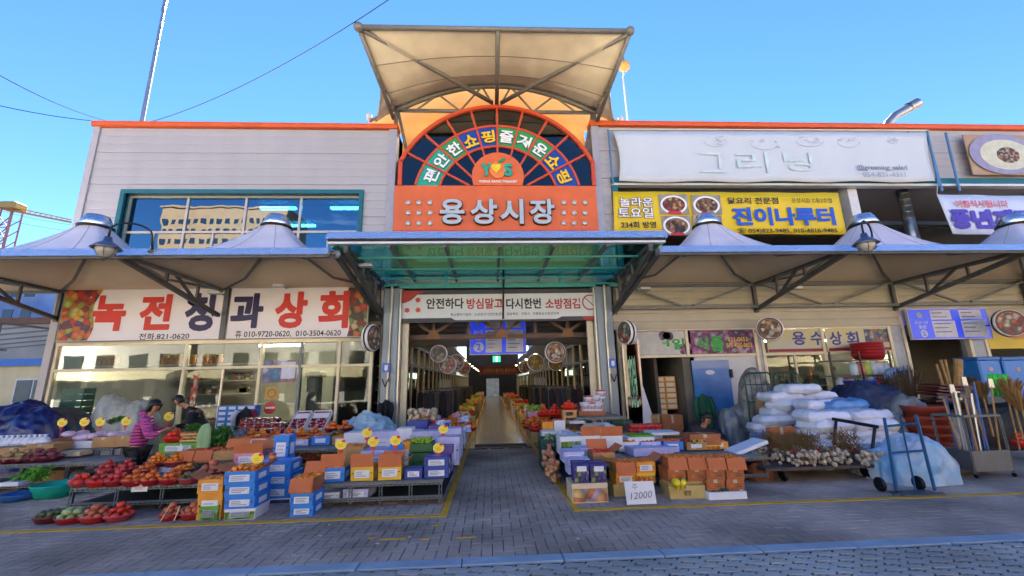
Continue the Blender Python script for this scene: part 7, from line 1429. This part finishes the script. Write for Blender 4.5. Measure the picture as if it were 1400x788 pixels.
for k,(a,b_) in enumerate(((1339,1371),(1373,1412))): x0,x1=PX(a,505,D),PX(b_,505,D); z0,z1=PZ(a,522,D),PZ(a,489,D); t=thing('storage_bin','large bright blue storage bin, %s of the two under the yellow sign'%('left','right')[k],'bin',((x0+x1)/2,D,z0)); part('bin_body',MB().cbox(x0+.02,D,z0-.4,x1-.02,D+.6,z1-.06,.03),mt('bin_bright','1f78c8',.4,0,.08),t); part('bin_lid',MB().cbox(x0,D-.02,z1-.06,x1,D+.62,z1+.02,.02),mt('bin_lid_blue','1a62a8',.4,0,.06),t); part('bin_mark',MB().lathe([(0,-.002),(.06,-.002),(.06,.002),(0,.002)],((x0+x1)/2,D-.003,(z0+z1)/2),14,Matrix.Rotation(R(90),4,'X')),mt('mark_pinkish','c89a9a',.5),t)
part('bin_stand',MB().box(PX(1339,505,D),D,.0,PX(1412,505,D),D+.6,PZ(1355,522,D)-.405),steeld,t)
a=P(1232,512,11.4); drape('sack','white and blue printed bag standing by the dark doorway','sack',(a.x,11.5,0),.33,.18,.55,bagb,101,.12,12,z0=a.z-.25)
for k,(px,py,qx,qy) in enumerate(((1280,498,1290,522),(1286,492,1297,522),(1292,492,1300,522),(1310,492,1310,520))): solo('stake','%s in the dark doorway bundle'%('leftmost tan stake leaning','second tan stake leaning','third tan stake leaning','short thick tan post standing')[k],'stake',MB().tube([P(px,py,10.5),P(qx,qy+8,10.5)],.03 if k<3 else .09,8),tw)
basket(1400,600,.3,20,'tomato','of red things at the right picture edge','basket_bright',3,.06,D=7.9)
for k in range(60): pass
# litter on the paving
lit=mt('litter_pale','b8b4a8',.8,0,.2)
for k,(px,py) in enumerate(((340,716),(360,731),(438,733),(401,759),(614,741),(560,735),(450,718),(516,744),(708,708),(790,737))):
    g=G(px,py,0); solo('litter_scrap',('small pale scrap of litter lying on the paving before the castor table','tiny pale scrap of litter on the open paving')[k%2],'litter',MB().box(-.02,-.012,0,.02,.012,.004,Matrix.Translation((g.x,g.y,.003))@Matrix.Rotation(k*1.3,4,'Z')),lit,group='pale scraps of litter on the paving')
for k_,v_ in FREST.items():
    if v_:
        m=MB()
        for p_,r_ in v_: m.ball(p_,r_,7,5,.8)
        o=solo(k_,'further small %s fruit filling the rear bowls and cartons'%k_,k_.replace('_',' '),m,FK[k_][0].materials[0],True); o['kind']='stuff'

# fill the rear ranks of the tables
def fill(x,y,z,w,d,h,col,label,op=None,r=.04):
    t=thing('carton',label,'carton',(x,y,z)); t.rotation_euler=(0,0,rnd.uniform(-.08,.08)); m=MB()
    if op: e=.007; m.box(-w/2,0,0,w/2,e,h).box(-w/2,d-e,0,w/2,d,h).box(-w/2,e,0,-w/2+e,d-e,h).box(w/2-e,e,0,w/2,d-e,h).box(-w/2+e,e,0,w/2-e,d-e,h*.4)
    else: m.cbox(-w/2,0,0,w/2,d,h,.005)
    o=bpy.data.objects.new('body',m.mesh('body',cbm(col))); COL.objects.link(o); o.parent=t
    q=bpy.data.objects.new('label_panel',MB().box(-w*.3,-.005,h*.25,w*.25,-.0012,h*.75).mesh('label_panel',cardw)); COL.objects.link(q); q.parent=o
    if op:
        m=MB()
        for i in range(int(w/(2*r))):
            for j in range(int(d/(2*r))): m.ball((-w/2+(i+.5)*2*r+.01,(j+.5)*2*r+.01,h-r*.2+rnd.uniform(-.01,.015)),r*rnd.uniform(.88,1.05),8,6,.85)
        q=bpy.data.objects.new(op,m.mesh(op,FK[op][0].materials[0],True)); COL.objects.link(q); q.parent=t; q['kind']='stuff'
ords=['first','second','third','fourth','fifth','sixth','seventh','eighth','ninth','tenth']
for row,(y,z,x0,n,st,where,) in enumerate(((9.05,.56,-5.95,8,.42,'bench behind the front left table'),(7.72,.335,-2.35,5,.34,'third rank of the castor table'),(8.15,.335,-2.3,5,.34,'last rank of the castor table'),(9.2,.37,-1.6,2,.4,'near end of the left alley table'),(10.6,.37,-1.55,2,.4,'far end of the left alley table'),(7.95,.43,2.5,5,.42,'near rank of the grey covered table'),(9.0,.43,2.55,3,.42,'far rank of the grey covered table'))):
    for k in range(n):
        i=(row*3+k*2)%7; col=('kraft','white','orange','lilac','kraft','blue','cream')[i]; op=('persimmon','apple','tangerine','tomato',None,'tangerine','onion')[(row+k)%7]
        fill(x0+k*st,y+rnd.uniform(0,.08),z,st*.86,.34,rnd.uniform(.11,.17),col,'%s carton, %s from the left on the %s'%(('open ' if op else 'closed ')+col,ords[k],where),op)
for k in range(9): s=-1 if k%2 else 1; fill((-1.25 if s<0 else 1.75)+rnd.uniform(-.2,.2),9.0+k*.36,.47,.42,.32,.14,('orange','white','kraft','lilac')[k%4],'fruit filled %s carton, %s in on the %s alley table'%(('orange','white','kraft','lilac')[k%4],ords[k],('left','right')[s>0]),('tomato','tangerine','apple','persimmon')[(k//2)%4],.045)
# ================================================================ PEOPLE
SK=[]
def skinmesh(name,chains,mat,sub=1):
    """chains: list of [(point, radius), ...]; a chain may begin with the index pair of an existing vertex"""
    vs=[];es=[];rs=[]
    for ch in chains:
        prev=None
        for it in ch:
            if isinstance(it,int): prev=it; continue
            p_,r_=it; vs.append(tuple(p_)); rs.append(r_ if isinstance(r_,tuple) else (r_,r_)); i=len(vs)-1
            if prev is not None: es.append((prev,i))
            prev=i
    me=bpy.data.meshes.new(name); me.from_pydata(vs,es,[]); me.update(); o=bpy.data.objects.new(name,me); COL.objects.link(o)
    md=o.modifiers.new('s','SKIN'); md.use_smooth_shade=True; sk=me.skin_vertices[0].data
    for i,r_ in enumerate(rs): sk[i].radius=r_; sk[i].use_root=(i==0)
    sb=o.modifiers.new('u','SUBSURF'); sb.levels=sub; sb.render_levels=sub; SK.append((o,mat)); return o
skin=mt('skin','b98566',.5,0,.06,6); hair=mt('hair_black','0c0a0a',.5,0,.3,30,.3,90)
pinkj=mt('jacket_pink','b8488c',.5,0,.08,5); n_=pinkj.node_tree; wv=n_.nodes.new('ShaderNodeTexWave'); wv.bands_direction='Z'; wv.inputs['Scale'].default_value=5.2; wv.inputs['Distortion'].default_value=.6; tcn=n_.nodes.new('ShaderNodeTexCoord'); bm_=n_.nodes.new('ShaderNodeBump'); bm_.inputs['Strength'].default_value=.9; bm_.inputs['Distance'].default_value=.03
n_.links.new(tcn.outputs['Object'],wv.inputs['Vector']); n_.links.new(wv.outputs['Fac'],bm_.inputs['Height']); n_.links.new(bm_.outputs['Normal'],n_.nodes['Principled BSDF'].inputs['Normal'])
navyj=mt('jacket_navy','14161e',.75,0,.15,8,.2,30); blackj=mt('jacket_black','101013',.75,0,.15,8,.2,30); trou=mt('trousers_dark','17171b',.8,0,.15,8,.2,30)
def V3(*a): return Vector(a)
def person(label,J,coat,fw,hd,hairlen,HS=1.0):
    """J: joints; fw: facing direction (horizontal unit); hd: direction the face looks"""
    t=thing('person',label,'person',(J['pelvis'].x,J['pelvis'].y,0)); up=Vector((0,0,1)); s_=fw.cross(up).normalized()
    pel,sp,ch,nk,hc=J['pelvis'],J['spine'],J['chest'],J['neck'],J['head']
    hd=hd.normalized(); hs=hd.cross(up).normalized(); hu=hs.cross(hd).normalized()
    base=[[(pel,(.13,.11)),(sp,(.12,.1)),(ch,(.14,.1)),(nk,.05),(hc-hu*.05,.065),(hc+hu*.03,.088),(hc+hu*.09,.06)]]
    k=7
    # arms with hands of five fingers, legs with feet, all rooted in the same surface
    for sd in ('l','r'):
        sh,el_,ha=J['sh_'+sd],J['el_'+sd],J['ha_'+sd]; d=(ha-el_).normalized(); a=d.cross(up).normalized(); base.append([2,(sh,.05),(el_,.034),(ha,.026),(ha+d*.05,(.036,.018))]); palm=k+3; k+=4
        for f in range(4):
            o_=a*(.028-f*.018); ln=(.075,.085,.08,.062)[f]; base.append([palm,(ha+d*.075+o_,.0095),(ha+d*(.075+ln*.5)+o_*1.1-up*.012,.009),(ha+d*(.075+ln*.8)+o_*1.1-up*.035,.0075)]); k+=3
        base.append([palm-1 if False else palm,(ha+d*.03+a*.045-up*.01,.011),(ha+d*.065+a*.06-up*.02,.009)]); k+=2
    for sd in ('l','r'):
        hp,kn,an,ft=J['hp_'+sd],J['kn_'+sd],J['an_'+sd],J['ft_'+sd]; base.append([0,(hp,.085),(kn,.056),(an,.038),(ft,.034)]); k+=4
    body=skinmesh('body',base,skin,1)
    cj=[[(pel-up*.03,(.175,.15)),(sp,(.16,.14)),(ch,(.175,.135)),(nk-hu*.03,.075)]]
    for sd in ('l','r'): d=(J['ha_'+sd]-J['el_'+sd]); cj.append([2,(J['sh_'+sd],.095),(J['el_'+sd],.075),(J['el_'+sd]+d*.88,.056)])
    jk=skinmesh('jacket',cj,coat,2)
    tj=[[(pel-up*.02,(.15,.13))]]
    for sd in ('l','r'): tj.append([0,(J['hp_'+sd],.11),(J['kn_'+sd],.082),(J['an_'+sd],.06)])
    tr_=skinmesh('trousers',tj,trou,2)
    SK[-3]+=(t,);SK[-2]+=(t,);SK[-1]+=(t,)
    HM=Matrix((hs,hd,hu)).transposed().to_4x4(); HM.translation=hc
    pr=[(1e-4,-.04-hairlen)]+[(HS*.107*math.sin(math.pi*(.25+.75*i/10))*(1 if i>2 else 1.03),.03+.125*-math.cos(math.pi*(.25+.75*i/10))) for i in range(11)]; 
    m=MB(); nn=20
    for i,(r_,z) in enumerate(pr[1:]):
        for j in range(nn):
            a=2*math.pi*j/nn; y=r_*math.sin(a)*1.12-.018; zz=z
            front=max(0,math.sin(a))**.7
            if z<.055 and front>.25: y=min(y,.02); zz=z
            if z<.0: zz=z-hairlen*(1-front)
            m.v.append(tuple(HM@Vector((r_*math.cos(a),y,zz))))
    for i in range(10):
        for j in range(nn): q=(j+1)%nn; m.f.append((i*nn+j,i*nn+q,(i+1)*nn+q,(i+1)*nn+j))
    part('hair',m,hair,t,True)
    for s in (-1,1):
        part('ear',MB().ball(HM@Vector((s*.088,-.005,-.005)),.021,8,5,1.3),skin,t,True)
        part('eye',MB().ball(HM@Vector((s*.032,.079,.02)),.011,8,5),mt('eye_dark','1a1210',.3),t,True); part('eyebrow',MB().bar(HM@Vector((s*.018,.088,.042)),HM@Vector((s*.05,.08,.044)),.006,.008),hair,t)
    part('nose',MB().add([HM@Vector(v) for v in ((0,.084,.02),(-.014,.083,-.018),(.014,.083,-.018),(0,.108,-.014),(0,.088,-.026))],[(0,1,3),(0,3,2),(1,4,3),(4,2,3)]),skin,t,True)
    part('mouth',MB().bar(HM@Vector((-.022,.083,-.045)),HM@Vector((.022,.083,-.045)),.006,.008),mt('lips','9a4a44',.5),t)
    return t
def legs(J,x,y,fw,off=.09,step=0.0):
    s_=fw.cross(Vector((0,0,1))).normalized()
    for sd,k in (('l',-1),('r',1)):
        J['hp_'+sd]=J['pelvis']+s_*k*off+V3(0,0,-.06); J['kn_'+sd]=V3(x,y,.45)+s_*k*(off+.01)+fw*(.04+step*k); J['an_'+sd]=V3(x,y,.08)+s_*k*(off+.01)+fw*step*k*1.5; J['ft_'+sd]=J['an_'+sd]+fw*.16+V3(0,0,-.045)
D=9.0; J=dict(pelvis=P(189,613,D),spine=P(191,596,D),chest=P(196,578,D),neck=P(204,566,D),head=P(212,557,D))
J['sh_r']=P(198,576,8.83); J['el_r']=P(204,598,8.75); J['ha_r']=P(220,590,8.75); J['sh_l']=P(202,574,9.17); J['el_l']=P(214,590,9.25); J['ha_l']=P(227,586,9.15)
legs(J,J['pelvis'].x,D,V3(1,0,0)); person('stooping person in a pink quilted hooded jacket and dark trousers between the left tables',J,pinkj,V3(1,0,0),V3(.9,-.25,-.5),.07,1.12)
m=MB(); c=P(199,567,9.02); m.lathe([(.085,-.03),(.12,0),(.11,.05),(.07,.07),(.06,.04),(.07,0)],c,14,Matrix.Rotation(.5,4,'Y'),cap=False); part('hood',m,pinkj,bpy.data.objects['person'],True)
D=10.8; J=dict(pelvis=P(287,602,D+.1),spine=P(281,585,D+.05),chest=P(268,566,D),neck=P(254,555,D-.1),head=P(244,549,D-.2))
J['sh_r']=P(268,562,D+.2); J['el_r']=P(254,582,D); J['ha_r']=P(237,585,10.3); J['sh_l']=P(262,567,D-.3); J['el_l']=P(256,590,D-.45); J['ha_l']=P(243,588,10.15)
legs(J,J['pelvis'].x,D+.1,V3(-1,0,0)); person('person with short black hair in a black jacket leaning left over the left stall',J,blackj,V3(-1,0,0),V3(-.8,-.45,-.45),.0)
D=9.2; J=dict(pelvis=V3(P(955,620,D).x,D+.15,.5),spine=V3(P(955,610,D).x,D+.08,.72),chest=P(958,594,D-.02),neck=P(962,582,D-.12),head=P(966,574,D-.22))
J['sh_r']=P(944,590,D-.02); J['el_r']=P(941,612,D-.25); J['ha_r']=P(957,604,8.45); J['sh_l']=P(978,590,D-.05); J['el_l']=P(992,602,D-.2); J['ha_l']=P(983,603,8.4)
for sd,k in (('l',1),('r',-1)): J['hp_'+sd]=J['pelvis']+V3(k*.1,-.03,-.02); J['kn_'+sd]=J['pelvis']+V3(k*.14,-.42,.0); J['an_'+sd]=J['pelvis']+V3(k*.14,-.38,-.42); J['ft_'+sd]=J['an_'+sd]+V3(k*.02,-.14,-.045)
person('seated person in a dark navy jacket with head bowed behind the brown cartons',J,navyj,V3(0,-1,0),V3(.35,-1,-.65),.0)
x,y=J['pelvis'].x,J['pelvis'].y; t=thing('low_stool','low dark stool under the seated person on the right','stool',(x,y,0)); part('seat',MB().cbox(x-.17,y-.15,.36,x+.17,y+.18,.4,.01),steeld,t)
for sx_ in (-1,1):
    for sy_ in (-1,1): part('leg',MB().box(x+sx_*.13-.015,y+sy_*.12-.015,0,x+sx_*.13+.015,y+sy_*.12+.015,.36),steeld,t)
bpy.context.view_layer.update(); dg=bpy.context.evaluated_depsgraph_get(); dg.update()
for o,mat,t in SK:
    me=bpy.data.meshes.new_from_object(o.evaluated_get(dg)); me.transform(Matrix.Translation(-Vector(t.location))); me.materials.clear(); me.materials.append(mat); me.polygons.foreach_set('use_smooth',[True]*len(me.polygons))
    o.modifiers.clear(); o.data=me; o.parent=t
